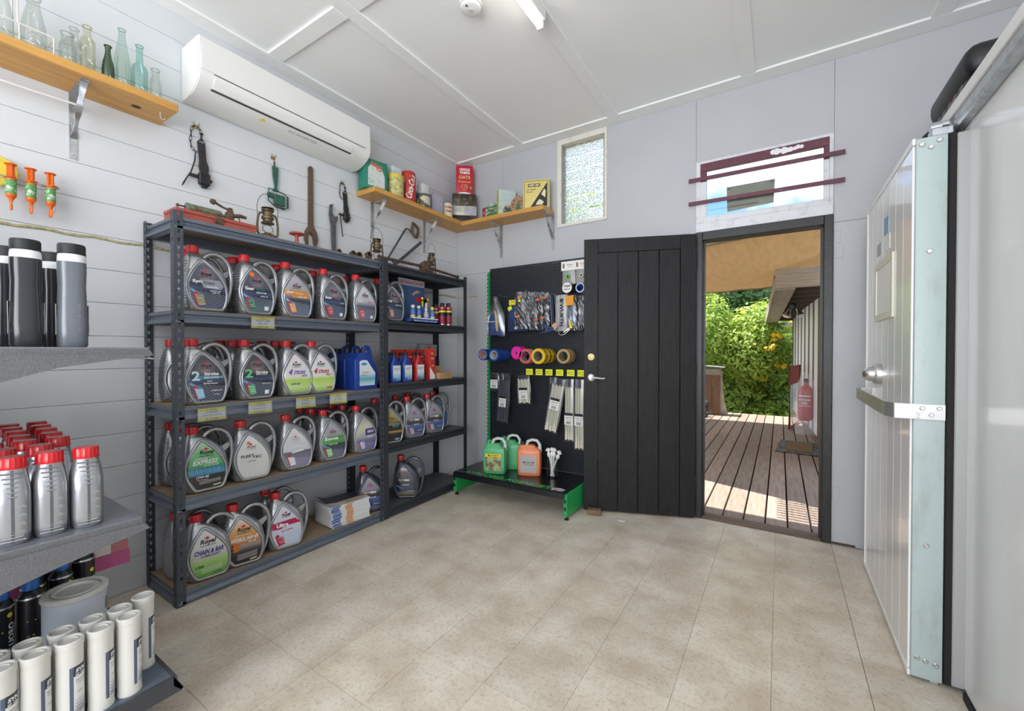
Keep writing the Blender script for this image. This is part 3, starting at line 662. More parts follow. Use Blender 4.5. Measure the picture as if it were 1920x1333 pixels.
# --- third tier
add(.942, 1, 'silver oil jug with green and black engine label nearest the left post', label_mat('k', [(.08, (.012, .012, .012)), (.34, (.015, .02, .02)), (.37, (.08, .30, .50)), (.50, (.06, .25, .22)), (.56, (.10, .42, .16)), (.8, (.22, .55, .25)), (.95, (.40, .62, .38))]),
    [('TOPLINE', .070, .175, .055, Wt, .03, .2, .007), ('EXPRESS', .088, .157, .110, Wt, .03, .25, .023), ('CI-4 PLUS', .112, .138, .070, (.55, .85, .45), .03, .2, .011), ('15W-40', .074, .082, .055, Wt, .03, .2, .013), ('DIESEL ENGINE OIL', .075, .068, .05, Wt, .02, 0, .004)],
    [((.10, .36, .62), [(.02 + i * .019, .108), (.03 + i * .019, .126), (.040 + i * .019, .112), (.032 + i * .019, .098)]) for i in range(7)] + [(Wt, [(.06, .060 - i * .006), (.155, .064 - i * .006), (.155, .0625 - i * .006), (.06, .0585 - i * .006)]) for i in range(3)] + [((.45, .72, .35), [(.12,.027),(.155,.029),(.157,.037),(.122,.035)])], royal=(.095, .203, 1.25, Bk), rz=-4)
add(1.171, 1, 'silver oil jug with plain white label and orange sticker', label_mat('l', [(.1, (.66, .67, .66)), (.9, (.74, .75, .74))]), [('FLEET', .065, .142, .065, (.03, .03, .035), .02, 0, .014), ('TEC', .112, .132, .045, (.03, .03, .035), .02, 0, .014), ('15W-40', .086, .112, .034, (.1, .1, .12), .02, 0, .007)], [((.75, .18, .05), [(.072 + .010 * math.cos(R(30 * i)), .212 + .009 * math.sin(R(30 * i))) for i in range(12)], 'round_sticker')], royal=(.085, .190, .9, (.25, .2, .2)), rz=-6)
add(1.426, 1, 'silver oil jug with washed grey label and white box', label_mat('m', [(.1, (.22, .20, .33)), (.36, (.18, .18, .24)), (.43, (.12, .12, .14)), (.47, (.58, .62, .66)), (.95, (.70, .70, .68))], .085), [('Sensa', .082, .148, .085, (.80, .84, .88), .02, 0, .022)], [((.75, .76, .76), [(.06,.105),(.13,.112),(.13,.122),(.06,.115)])] + flagbox((.76, .79, .84), (.6, .65, .75)), royal=(.085, .19, .9, (.5, .5, .5)), rz=-6)
add(1.674, 1, 'silver oil jug with bright green band and green box', label_mat('n', [(.1, (.10, .11, .18)), (.36, (.06, .07, .10)), (.43, (.05, .05, .06)), (.47, (.10, .36, .10)), (.62, (.09, .30, .08)), (.66, (.36, .34, .38)), (.95, (.42, .40, .44))], .085), [('Sensa', .076, .150, .095, Wt, .03, 0, .022), ('5W-30', .086, .112, .06, (.55, .8, .3), .03, 0, .010)], streaks() + flagbox((.30, .68, .20)), royal=(.086, .192, .85, (.1, .08, .1)), rz=-4)
add(1.929, 1, 'silver oil jug with violet-blue panel beside the middle post', label_mat('o', [(.1, (.12, .11, .26)), (.36, (.18, .17, .34)), (.44, (.35, .36, .36)), (.6, (.55, .55, .44)), (.75, (.62, .58, .42)), (.95, (.40, .36, .40))], .085), [('ISO', .128, .150, .052, Wt, .03, 0, .018), ('68', .12, .112, .04, Wt, .03, 0, .010)], [((.055, .05, .22), [(.085,.170),(.165,.174),(.172,.128),(.085,.124)])] + streaks() + flagbox((.5, .5, .7)), royal=None, rz=-2)
add(2.175, 1, 'silver oil jug with black and gold label behind the middle post, third tier', label_mat('p', [(.08, (.012, .012, .014)), (.30, (.02, .017, .012)), (.36, (.42, .30, .08)), (.40, (.02, .018, .014)), (.6, (.025, .022, .018)), (.68, (.30, .24, .08)), (.95, (.38, .32, .14))]), [('GOLD', .090, .150, .07, (.55, .42, .14), .03, .2, .018), ('C3', .140, .148, .026, (.15, .5, .7), .03, 0, .016), ('10W-40', .118, .132, .05, (.2, .55, .75), .02, .2, .009)], [((.30, .6, .8), [(.115,.028),(.15,.030),(.152,.040),(.117,.038)])], royal=(.092, .190, .9, (.1, .09, .08)), rz=-14, x=-2.53)
syn = lambda nm: label_mat(nm, [(.08, (.05, .05, .10)), (.30, (.06, .09, .24)), (.40, (.10, .15, .34)), (.47, (.04, .04, .045)), (.56, (.10, .09, .07)), (.66, (.26, .26, .32)), (.95, (.33, .33, .39))], .06)
synp = [('Syn', .060, .150, .040, (.55, .5, .42), .03, 0, .018), ('tec', .105, .150, .044, Wt, .04, 0, .018), ('5W-30', .100, .112, .05, Wt, .03, 0, .009), ('ENGINE OIL', .135, .062, .05, Wt, .02, 0, .006)]
syns = streaks((.10, .28, .62)) + flagbox((.36, .33, .30))
add(2.422, 1, 'silver oil jug with dark bronze and blue label, middle of right rack third tier', syn('q'), synp, syns, royal=(.086, .2, .8, (.4, .1, .12)), rz=-12)
add(2.654, 1, 'silver oil jug with dark bronze and blue label, rightmost in front on third tier', syn('q'), synp, syns, royal=(.086, .2, .8, (.4, .1, .12)), rz=-12)
add(2.86, 1, 'silver oil jug with bright blue label at the far end, third tier', label_mat('r', [(.1, (.02, .08, .28)), (.5, (.03, .16, .45)), (.7, (.05, .25, .55)), (.95, (.08, .3, .6))], .14), [('Marine', .09, .14, .09, Wt, .03, .2, .014)], (), royal=None, rz=-20, x=-2.665)
# --- bottom tier
add(.955, 0, 'silver oil jug with grey and grass green label at the left post, bottom tier', label_mat('s', [(.06, (.10, .32, .05)), (.20, (.22, .48, .10)), (.40, (.42, .62, .20)), (.48, (.55, .56, .54)), (.62, (.66, .66, .67)), (.95, (.72, .72, .72))]),
    [('CHAIN & BAR', .094, .150, .126, (.035, .04, .22), .035, .25, .024), ('LUBRICANT', .100, .128, .085, (.05, .05, .25), .025, .25, .011), ('150', .052, .078, .035, (.02, .06, .06), .03, .25, .014), ('4 LITRES', .130, .034, .04, (.03, .05, .25), .02, .2, .008)], [(Wt, [(.06, .064 - i * .0065), (.15, .070 - i * .0065), (.15, .0685 - i * .0065), (.06, .0625 - i * .0065)]) for i in range(4)], royal=(.090, .198, 1.35, Bk), rz=-10, x=-2.535)
add(1.127, 0, 'silver oil jug with orange and black hydraulic label, bottom tier', label_mat('t', [(.08, (.012, .012, .014)), (.26, (.02, .02, .025)), (.34, (.07, .05, .045)), (.43, (.30, .28, .28)), (.52, (.50, .22, .06)), (.8, (.72, .38, .14)), (.95, (.70, .58, .45))]),
    [('HYDRAULIC FLUID', .088, .172, .075, (.85, .7, .5), .02, .25, .007), ('HYDROL AW HV', .098, .150, .130, Wt, .03, .25, .022), ('ISO 68', .130, .130, .036, (.9, .75, .55), .03, .25, .009)],
    [((.55, .16, .02), [(.018,.14),(.075,.13),(.07,.09),(.022,.085)])] + [((.04, .03, .03), [(.035 + .009 * math.cos(R(40 * i)), cz + .009 * math.sin(R(40 * i))) for i in range(9)]) for cz in (.122, .102, .084)] + [(Wt, [(.06, .068 - i * .0065), (.155, .073 - i * .0065), (.155, .0715 - i * .0065), (.06, .0665 - i * .0065)]) for i in range(5)] + [((.75, .62, .42), [(.118,.026),(.152,.029),(.154,.037),(.12,.034)])], royal=(.094, .200, 1.3, Bk), rz=-14, x=-2.53)
add(1.36, 0, 'silver oil jug with pale blue label and crimson band, bottom tier', label_mat('u', [(.1, (.48, .58, .72)), (.4, (.58, .64, .78)), (.6, (.62, .66, .78)), (.95, (.66, .66, .76))], .09, (.75, .8, .88)), [('Ultra', .070, .150, .065, Wt, .045, .1, .024), ('PREMIUM MINERAL', .122, .142, .07, (.85, .7, .75), .02, .1, .005), ('15W-40', .095, .112, .042, Wt, .02, .1, .006)],
    [((.42, .015, .08), [(.016,.167),(.140,.176),(.145,.158),(.168,.158),(.168,.144),(.08,.136),(.06,.128),(.016,.130)]), ((.5, .03, .09), [(.065,.108),(.125,.114),(.125,.120),(.065,.115)])] + flagbox((.5, .03, .07)), royal=(.092, .205, .95, Bk), rz=-12, x=-2.53)
add(2.02, 0, 'silver oil jug with blue label half hidden by the magazine pile', syn('v'), synp, syns, royal=(.086, .2, .9, (.4, .1, .12)), rz=-24, x=-2.56, body=M_gunmetal)
add(2.395, 0, 'charcoal oil jug with dark label standing alone, bottom tier', label_mat('w', [(.08, (.06, .05, .04)), (.18, (.18, .15, .11)), (.26, (.02, .02, .025)), (.36, (.03, .05, .10)), (.47, (.02, .02, .022)), (.56, (.06, .055, .045)), (.66, (.07, .07, .08)), (.95, (.10, .10, .115))]), synp, streaks((.06, .18, .42)), royal=(.086, .2, .8, (.4, .1, .12)), rz=-52, x=-2.55, body=M_gunmetal)
# --- jugs behind the front row: (cap y, tier, x, the front jug it stands behind)
behind = [(.96, 3, -2.661, 'blue-grey labelled jug at the left post, top tier'), (1.193, 3, -2.661, 'teal lettered jug with the orange sticker'), (1.441, 3, -2.661, 'orange banded jug, top tier'), (1.683, 3, -2.661, 'black labelled jug with red corner box'), (1.925, 3, -2.661, 'pale labelled jug at the middle post, top tier'), (2.23, 3, -2.664, 'slate labelled jug alone on the right rack'),
          (.96, 2, -2.661, 'blue two-stroke jug'), (1.187, 2, -2.661, 'green two-stroke jug'), (1.43, 2, -2.661, 'purple lettered lime jug'), (1.60, 2, -2.782, 'red lettered lime jug, against the wall'), (1.175, 2, -2.782, 'green two-stroke jug, against the wall'), (1.413, 2, -2.782, 'purple lettered lime jug, against the wall'), (.94, 2, -2.782, 'blue two-stroke jug, against the wall'),
          (.945, 1, -2.661, 'green and black engine jug'), (.935, 1, -2.782, 'green and black engine jug, against the wall'), (1.665, 1, -2.661, 'green banded jug, third tier'), (1.905, 1, -2.661, 'violet panelled jug at the middle post'), (1.66, 1, -2.782, 'green banded jug, against the wall'), (1.90, 1, -2.782, 'violet panelled jug, against the wall'), (2.19, 1, -2.661, 'black and gold labelled jug'), (2.42, 1, -2.68, 'middle bronze labelled jug, right rack'), (2.655, 1, -2.782, 'rightmost bronze labelled jug, against the wall'),
          (.915, 0, -2.661, 'grass green labelled jug, bottom tier'), (1.365, 0, -2.665, 'crimson banded jug, bottom tier')]
for cy, t_, x, d in behind:
    loc, a = place(cy, t_, 0, x); jug(loc, a, 'red-capped silver jug standing behind the ' + d, None, [], group='oil jugs in the back rows')

# ================================================================ SHELF EDGE PRICE CARDS
M_clearpl = thin_glass('clear_plastic', (.9, .92, .94), .12, .15)
M_tagy = mat('tag_yellow', (.86, .72, .03), .6); M_tagw = mat('tag_white', (.80, .80, .78), .6); M_ink = mat('ink', (.03, .03, .06), .7)
def price_card(y, z, lines, label):
    t = T('price_card', label, 'price card', (RX + .0075, y, z), 0, 'price cards clipped to the rack')
    b = NB(); box(b, -.0008, .0008, -.062, .062, -.031, .031); O('card', b, M_tagw, t)
    f = lambda u, v: (.0014, u, v); b = NB(); rect(b, -.062, .062, .016, .031, f); rect(b, -.062, .062, -.031, -.018, f); O('yellow_band', b, M_tagy, t, fix=False)
    f = lambda u, v: (.0018, u, v); b = NB()
    for (s, w_), zz in zip(lines, (.0225, .0095, -.006, -.0245)): txt(b, s, -.002, zz, w_, f, 0, .005, .25, .010)
    for yy in (-.055, .055):
        for zz in (.022, .008, -.008, -.023): rect(b, yy - .0012, yy + .0012, zz - .0012, zz + .0012, f)
    O('handwriting', b, M_ink, t, fix=False)
    b = NB(); box(b, .0022, .003, -.068, .068, -.036, .036); O('sleeve', b, M_clearpl, t)
price_card(1.25, 1.408, [('5 Litre', .035), ('GEAR LUBE', .075), ('80w-140', .05), ('$ 47-26', .055)], 'yellow-edged price card on the top tier edge')
price_card(.995, .928, [('5 LITRE', .045), ('2 STROKE', .06), ('Semi Synthetic', .09), ('$ 33-99', .055)], 'yellow-edged price card on second tier edge, leftmost')
price_card(1.232, .935, [('5 Litre', .04), ('2 STROKE', .06), ('Small Engines', .075), ('$ 30-90', .055)], 'yellow-edged price card on second tier edge, second from left')
price_card(1.50, .935, [('5 Litre', .035), ('4 Stroke', .045), ('10w40 Eco', .06), ('$ 36-15', .05)], 'yellow-edged price card on second tier edge, third from left')
price_card(1.725, .938, [('5 Litre', .035), ('4 Stroke', .045), ('Pro Plus', .06), ('$ 42-50', .05)], 'yellow-edged price card on second tier edge, rightmost')
# ================================================================ OTHER STOCK ON THE RACKS
M_bluepl = mat('blue_plastic', (.012, .05, .30), .35, coat=.2)
def blue_jug(loc, label):
    t = T('lubricant_jerrycan', label, 'jerrycan', loc, 0, 'blue jerrycans on the second tier')
    b = NB(); vs = prism(b, [(0, .006), (.006, 0), (.184, 0), (.19, .006), (.192, .11), (.178, .17), (.128, .238), (.122, .262), (.034, .262), (.028, .240), (.004, .215), (0, .20)], -.055, .055, FX)
    bmesh.ops.bevel(b, geom=b.edges[:], offset=.006, segments=2, profile=.5, affect='EDGES'); O('body', b, M_bluepl, t, smooth=True, ang=45)
    b = NB(); tube(b, [(0, .10, .255), (0, .112, .288), (0, .135, .302), (0, .156, .296), (0, .166, .262), (0, .174, .215), (0, .184, .165), (0, .186, .13)], [.014, .015, .015, .014, .013, .013, .014, .012], 10, up=(1, 0, 0)); O('handle', b, M_bluepl, t, smooth=True)
    b = NB(); lathe(b, [(.024, .262), (.024, .288), (.021, .291), (.001, .291)], 24, c=(0, .062, 0), rib=.02); O('cap', b, M_black, t, smooth=True)
    f = lambda u, v: (.0562, u, v)
    b = NB(); pol(b, [(.036, .03), (.165, .03), (.171, .115), (.10, .208), (.06, .21), (.036, .20)], f); lb = O('label', b, label_mat('jerry', [(.1, (.72, .78, .80)), (.3, (.10, .42, .55)), (.46, (.70, .76, .78)), (.85, (.78, .79, .79))]), t, fix=False)
    f = lambda u, v: (.0568, u, v); b = NB(); txt(b, 'ALLRANGE G', .085, .122, .062, f, 0, .02, 0, .008); txt(b, 'PREMIUM OIL', .075, .106, .05, f, 0, .01, 0, .004); txt(b, '15W-40', .070, .098, .04, f, 0, .01, 0, .004); O('label_print', b, M_blackpr, lb, fix=False)
    b = NB(); pol(b, [(.074 + .026 * math.cos(R(30 * i)), .182 + .010 * math.sin(R(30 * i))) for i in range(12)], f); O('oval_emblem', b, pcol((.03, .30, .58)), lb, fix=False)
blue_jug((-2.525, 1.872, .975), 'blue plastic jerrycan with white label beside the middle post')
blue_jug((-2.64, 1.872, .975), 'blue plastic jerrycan second back behind the white labelled one')
blue_jug((-2.755, 1.872, .975), 'blue plastic jerrycan at the back against the wall')

def litre_bottle(loc, m, label, lab):
    t = T('oil_bottle', label, 'bottle', loc, 0, 'litre oil bottles on the right rack')
    b = NB(); rg = []
    for z, hx, hy in ((0, .028, .042), (.004, .031, .045), (.14, .031, .045), (.155, .030, .042), (.19, .016, .016), (.205, .012, .012), (.212, .012, .012)):
        rg.append([(hx * c * k, hy * s * k, z) for j in range(16) for c, s in [(math.cos(2*math.pi*j/16), math.sin(2*math.pi*j/16))] for k in [(abs(c)**4 + abs(s)**4) ** -.25 if z < .18 else 1]])
    loft(b, rg); O('body', b, m, t, smooth=True, ang=50)
    b = NB(); lathe(b, [(.0145, .208), (.0145, .232), (.001, .2325)], 18, rib=.02); O('cap', b, M_black, t, smooth=True)
    if lab:
        f = lambda u, v: (.0316, u, v); b = NB(); rect(b, -.038, .038, .012, .132, f); lb = O('label', b, label_mat('bottle', [(.05, (.04, .16, .40)), (.16, (.25, .52, .70)), (.30, (.75, .80, .82)), (.6, (.78, .79, .79))]), t, fix=False)
        f = lambda u, v: (.0321, u, v); b = NB(); txt(b, lab, -.002, .105, .055, f, 0, .02, .2, .012); txt(b, 'ENGINE OIL', 0, .088, .03, f, 0, .01, 0, .004); rect(b, -.034, -.012, .016, .034, f); O('label_print', b, pcol((.05, .1, .3)), lb, fix=False)
M_redpl = mat('red_plastic', (.45, .02, .018), .35, coat=.2)
z2 = TIER2[2]
litre_bottle((-2.51, 2.255, z2), M_bluepl, 'blue litre bottle with white label beside the middle post', '10W-30')
litre_bottle((-2.51, 2.375, z2), M_bluepl, 'blue litre bottle with white label left of the red bottle', 'ATF')
litre_bottle((-2.51, 2.51, z2), M_redpl, 'red litre bottle with white label in front of red cartons', 'GEAR')
litre_bottle((-2.60, 2.29, z2), M_bluepl, 'blue litre bottle standing behind the one at the middle post', None)
litre_bottle((-2.60, 2.41, z2), M_bluepl, 'blue litre bottle standing behind the second blue one', None)
litre_bottle((-2.60, 2.555, z2), M_redpl, 'red litre bottle standing behind the red labelled one', None)
M_redcart = mat('red_carton', (.62, .04, .03), .5)
for i, (y, w_) in enumerate(((2.47, .10), (2.585, .10), (2.70, .08))):
    t = T('red_carton', 'red upright carton behind the bottles, %s from the left' % ORD[i], 'carton', (-2.70, y, z2), 0, 'red cartons on the right rack')
    b = NB(); box(b, -.035, .035, -w_ / 2, w_ / 2, 0, .255, bev=.002); O('box', b, M_redcart, t)
    f = lambda u, v: (.0356, u, v); b = NB()
    for zz in (.09, .14, .19): rect(b, -.03, .03, zz, zz + .006, f)
    O('print_lines', b, M_whitepr, t, fix=False)
t = T('red_tube_carton', 'tall red and white carton beside the cardboard box', 'carton', (-2.535, 2.675, z2))
b = NB(); box(b, -.03, .03, -.032, .032, 0, .262, bev=.002); O('box', b, M_redcart, t)
f = lambda u, v: (.0306, u, v); b = NB(); pol(b, [(-.031, .005), (.031, .005), (.031, .035), (-.031, .11)], f); txt(b, 'BRAKE', .002, .18, .035, f, 0, .02, 0, .010); txt(b, 'CLEAN', .002, .12, .035, f, 0, .02, 0, .010); O('white_print', b, M_whitepr, t, fix=False)
b = NB(); rect(b, -.012, .006, .215, .23, f); O('yellow_sticker', b, M_tagy, t, fix=False)
t = T('cardboard_box', 'small brown cardboard box at the right rack edge', 'box', (-2.53, 2.82, z2)); b = NB(); box(b, -.05, .05, -.085, .085, 0, .055, bev=.002); O('carton', b, M_card, t)
f = lambda u, v: (.0506, u, v); b = NB()
for zz in (.018, .028, .038): rect(b, -.03, .06, zz, zz + .003, f)
O('faded_print', b, mat('brown_ink', (.25, .14, .06), .8), t, fix=False)
t = T('cardboard_box', 'brown cardboard box behind the small box', 'box', (-2.63, 2.80, z2)); b = NB(); box(b, -.045, .045, -.075, .075, 0, .11, bev=.002); O('carton', b, M_card, t)
t = T('brochure_holder', 'clear brochure holder with grey and navy leaflets', 'brochure holder', (-2.74, 2.86, z2), 0)
b = NB(); box(b, -.02, -.017, -.12, .12, 0, .31); box(b, .037, .04, -.12, .12, 0, .16); box(b, -.02, .04, -.12, -.117, 0, .16); box(b, -.02, .04, .117, .12, 0, .16); box(b, -.02, .04, -.12, .12, 0, .003); O('holder', b, M_clearpl, t)
b = NB(); box(b, .0, .02, -.105, .105, .004, .30); O('brochure', b, mat('grey_leaflet', (.34, .34, .36), .4, var=.4, vs=8, stretch=(1, 2, 12)), t)
f = lambda u, v: (.0206, u, v); b = NB(); rect(b, -.105, .105, .09, .195, f); O('navy_panel', b, pcol((.035, .045, .20)), t, fix=False)
f = lambda u, v: (.0212, u, v); b = NB(); txt(b, 'PRODUCT', 0, .165, .15, f, 0, .03, 0, .024); txt(b, 'BROCHURE', 0, .125, .15, f, 0, .03, 0, .024); O('lettering', b, M_whitepr, t, fix=False)
b = NB(); txt(b, 'Royal', .0, .235, .10, f, 0, .03, .25, .045); O('dark_lettering', b, M_blackpr, t, fix=False)
b = NB(); pol(b, [(-.02, .27), (0, .258), (.02, .272), (.0, .292)], f); O('red_diamond', b, M_red, t, fix=False)
# --- top tier of the right rack: treatment display and cans
z3 = TIER2[3]
t = T('display_card', 'navy counter display card with red heading behind small bottles', 'display card', (-2.60, 2.53, z3)); b = NB(); box(b, -.004, 0, -.15, .15, 0, .37); O('board', b, pcol((.045, .10, .24)), t)
f = lambda u, v: (.0006, u, v); b = NB(); rect(b, -.15, .15, .315, .37, f); O('grey_band', b, pcol((.36, .42, .48)), t, fix=False)
f = lambda u, v: (.0011, u, v); b = NB(); txt(b, 'Fuel Treatments That Work', 0, .342, .27, f, 0, .03, 0, .024); pol(b, [(.09 + .05 * math.cos(R(30 * i)), .21 + .022 * math.sin(R(30 * i))) for i in range(12)], f); O('red_print', b, M_red, t, fix=False)
b = NB(); pol(b, [(.0, .25), (.05, .285), (.10, .28), (.08, .265), (.03, .25), (.02, .235)], f); O('orange_shape', b, pcol((.55, .32, .16)), t, fix=False)
t = T('display_tray', 'blue cardboard display tray holding small additive bottles', 'display tray', (-2.525, 2.565, z3)); b = NB(); box(b, -.055, .05, -.15, .15, 0, .012); box(b, .046, .05, -.15, .15, 0, .045); box(b, -.055, .05, -.15, -.146, 0, .04); box(b, -.055, .05, .146, .15, 0, .04); O('tray', b, pcol((.03, .10, .36)), t)
f = lambda u, v: (.0506, u, v); b = NB(); rect(b, -.15, .15, .037, .045, f); txt(b, 'Because care adds a service life', 0, .02, .26, f, 0, .02, 0, .010); O('tray_print', b, M_whitepr, t, fix=False)
def small_bottle(y, x, body, lab, capm, spout, label, z=None, h=.115, r=.021):
    t = T('additive_bottle', label, 'bottle', (x, y, z3 + .0122 if z is None else z), 0, 'small additive bottles in the blue tray')
    b = NB(); lathe(b, [(r * .9, 0), (r, .004), (r, h * .72), (r * .9, h * .80), (r * .5, h * .92), (r * .45, h)], 18); O('body', b, body, t, smooth=True)
    b = NB(); lathe(b, [(r + .0006, .012), (r + .0006, h * .45)], 18, cap=False); O('label', b, lab, t, smooth=True)
    b = NB()
    if spout: lathe(b, [(r * .62, h - .004), (r * .62, h + .015), (r * .42, h + .02), (r * .30, h + .062), (r * .25, h + .064)], 12)
    else: lathe(b, [(r * .72, h - .004), (r * .72, h + .018), (.001, h + .019)], 16, rib=.02)
    O('cap', b, capm, t, smooth=True)
M_cream2 = pcol((.75, .72, .62)); M_yelcap = pcol((.80, .65, .03))
small_bottle(2.45, -2.505, pcol((.09, .17, .50)), pcol((.75, .50, .12)), M_cream2, 0, 'blue and gold additive bottle with cream cap, leftmost in the tray')
small_bottle(2.525, -2.515, pcol((.09, .17, .50)), pcol((.68, .45, .10)), M_cream2, 0, 'blue and gold additive bottle with cream cap, second in the tray')
small_bottle(2.60, -2.505, pcol((.45, .45, .52)), pcol((.28, .24, .45)), pcol((.62, .62, .60)), 1, 'grey spouted additive bottle in the middle of the tray', h=.10)
small_bottle(2.675, -2.505, pcol((.08, .20, .50)), pcol((.45, .68, .58)), M_yelcap, 0, 'blue and mint additive bottle with yellow cap')
def spray_can(x, y, z, body, capm, label, group, h=.15, r=.03, bands=(), cap_h=.03):
    t = T('spray_can', label, 'spray can', (x, y, z), 0, group)
    b = NB(); lathe(b, [(r * .96, 0), (r, .004), (r, h * .86), (r * .98, h * .88), (r * .8, h * .95), (r * .55, h)], 22); O('body', b, body, t, smooth=True)
    for pr in ([(r * 1.01, h * .855), (r * 1.02, h * .87), (r * .98, h * .885)], [(r * 1.0, .0005), (r * 1.02, .004), (r, .009)]): b = NB(); lathe(b, pr, 22, cap=False); O('rim', b, M_steel, t, smooth=True)
    for i, (z0, z1, m) in enumerate(bands):
        b = NB(); lathe(b, [(r + .0006, z0), (r + .0006, z1)], 22, cap=False); O('band', b, m, t, smooth=True)
    b = NB(); lathe(b, [(r * .62, h - .012), (r * .62, h - .01 + cap_h), (r * .55, h - .007 + cap_h), (.001, h - .006 + cap_h)], 20, rib=.015); O('cap', b, capm, t, smooth=True)
    return t
M_maroonc = pcol((.26, .02, .05))
spray_can(-2.50, 2.795, z3, M_maroonc, M_black, 'maroon spray can with black cap, middle of three', 'maroon spray cans', .17, .030, [(.11, .125, M_yelcap), (.08, .11, M_black)])
spray_can(-2.50, 2.875, z3, M_maroonc, M_black, 'maroon spray can with black cap, rightmost of three', 'maroon spray cans', .175, .031, [(.115, .13, M_yelcap), (.085, .115, M_black)])
spray_can(-2.575, 2.80, z3, M_maroonc, M_black, 'maroon spray can with black cap standing behind the other two', 'maroon spray cans', .165, .030, [(.105, .12, M_yelcap)])
for i, (x, y, a) in enumerate(((-2.60, 2.66, -50), (-2.645, 2.74, -30))):
    t = T('trigger_bottle', ['black and yellow trigger spray bottle behind the tray', 'black and yellow trigger spray bottle nearest the maroon cans'][i], 'spray bottle', (x, y, z3), R(a), 'trigger spray bottles')
    b = NB(); lathe(b, [(.03, 0), (.034, .005), (.034, .12), (.028, .15), (.013, .18), (.013, .195)], 18, sy=.75); O('bottle', b, pcol((.05, .14, .38)), t, smooth=True)
    b = NB(); box(b, -.03, .055, -.012, .012, .20, .232, bev=.006); box(b, -.012, .014, -.012, .012, .19, .205); O('head', b, M_black, t)
    b = NB(); tube(b, [(.035, 0, .205), (.045, 0, .18), (.04, 0, .15)], [.008, .007, .005], 6); box(b, .055, .07, -.008, .008, .208, .228, bev=.002); O('trigger', b, M_yelcap, t)
# --- pile of brochures on the bottom tier
M_edge = mat('page_edge', (.78, .78, .77), .7, var=.05, vs=200, stretch=(1, 1, 8))
n_m = 15; thk = .0092
for i in range(n_m):
    z = TIER[0] + i * thk; a = R(-6 + rnd.uniform(-2.2, 2.2))
    t = T('brochure', 'stapled white brochure in the pile on the bottom tier, %s' % ('topmost with navy and orange cover' if i == n_m - 1 else 'lowest' if i == 0 else ORD2[i] + ' up from the shelf'), 'brochure', (-2.585 + rnd.uniform(-.004, .004), 1.855 + rnd.uniform(-.006, .006), z), a, 'brochures piled on the bottom tier')
    b = NB(); box(b, -.105, .105, -.145, .145, .0006, thk - .0004, bev=.0012); O('pages', b, M_edge, t)
    b = NB(); box(b, .1052, .1062, -.135, -.075, .001, thk - .001); O('blue_edge', b, pcol((.10, .17, .42)), t)
    b = NB(); box(b, .1052, .1062, -.035, .015, .001, thk - .001); O('orange_edge', b, pcol((.72, .36, .14)), t)
    if i == n_m - 1:
        rows = []; b = NB()
        for q in range(9):
            y = -.145 + .29 * q / 8; lift = .028 * max(0, (.25 - q / 8)) / .25 if q < 3 else 0
            rows.append([b.verts.new((xx, y, thk + .0006 + lift * (1 if xx < 0 else .4))) for xx in (-.105, -.035, .035, .105)])
        for q in range(8):
            for k in range(3): face(b, (rows[q][k], rows[q][k+1], rows[q+1][k+1], rows[q+1][k]), 0 if k < 2 else 1)
        cv = O('cover', b, [pcol((.035, .045, .075)), pcol((.66, .62, .58))], t, smooth=True, fix=False)
        f = lambda u, v: (-v, u, thk + .0016); b = NB(); txt(b, 'PROTECTION', .05, -.072, .14, f, 0, .03, 0, .016); O('cover_print', b, M_blackpr, cv, fix=False)
        b = NB(); pol(b, [(-.06, -.03), (.145, -.028), (.145, -.038), (-.06, -.04)], f); O('orange_stripe', b, pcol((.68, .32, .10)), cv, fix=False)

# ================================================================ OLD TOOLS ON TOP OF THE RACK
zt = TIER[4]
t = T('metal_toolbox', 'long faded red metal box on top of the rack', 'toolbox', (-2.585, 1.06, zt))
M_oldred = spots('faded_red_paint', (.42, .09, .065), (.24, .085, .06), 25, .5, .72, .6, .1, .2)
b = NB(); box(b, -.07, .07, -.19, .19, 0, .036, bev=.003); O('tray', b, M_oldred, t)
b = NB(); box(b, -.073, .073, -.193, .193, .0365, .056, bev=.004); O('lid', b, M_oldred, t)
b = NB(); box(b, .0735, .079, -.022, .022, .015, .05, bev=.002); lathe(b, [(.008, .079), (.008, .084)], 10, M=Matrix.Rotation(R(90), 4, 'Y') @ Matrix.Translation((-.028, 0, 0))); O('clasp', b, M_rust, t)
t = T('grease_gun', 'weathered green grease gun lying on the red metal box', 'grease gun', (-2.565, .93, zt + .056)); M_verd = spots('verdigris', (.20, .27, .17), (.13, .085, .05), 35, .42, .62, .6, .3, .3)
MY = Matrix.Rotation(R(-90), 4, 'X')
b = NB(); lathe(b, [(.019, 0), (.023, .003), (.023, .014), (.021, .016), (.021, .155), (.019, .16), (.009, .165), (.009, .21)], 20, M=Matrix.Translation((0, 0, .024)) @ MY); O('barrel', b, M_verd, t, smooth=True)
b = NB(); lathe(b, [(.004, -.03), (.004, 0), (.009, .001)], 10, M=Matrix.Translation((0, 0, .024)) @ MY); lathe(b, [(.003, -.04), (.009, -.036), (.009, -.03), (.003, -.027)], 12, M=Matrix.Translation((0, 0, .024)) @ MY); O('plunger', b, M_rust, t, smooth=True)
b = NB(); box(b, -.012, .012, .185, .225, .002, .05, bev=.004); prism(b, [(.19, .045), (.225, .045), (.215, .075), (.20, .075)], -.008, .008, FX); O('head_block', b, M_rust, t)
b = NB(); tube(b, [(0, .21, .062), (0, .17, .07), (0, .135, .085)], [.006, .006, .008], 8); lathe(b, [(.006, 0), (.014, .004), (.014, .018), (.008, .026)], 12, M=Matrix.Translation((0, .137, .083)) @ Matrix.Rotation(R(75), 4, 'X')); O('lever', b, M_rust, t, smooth=True)
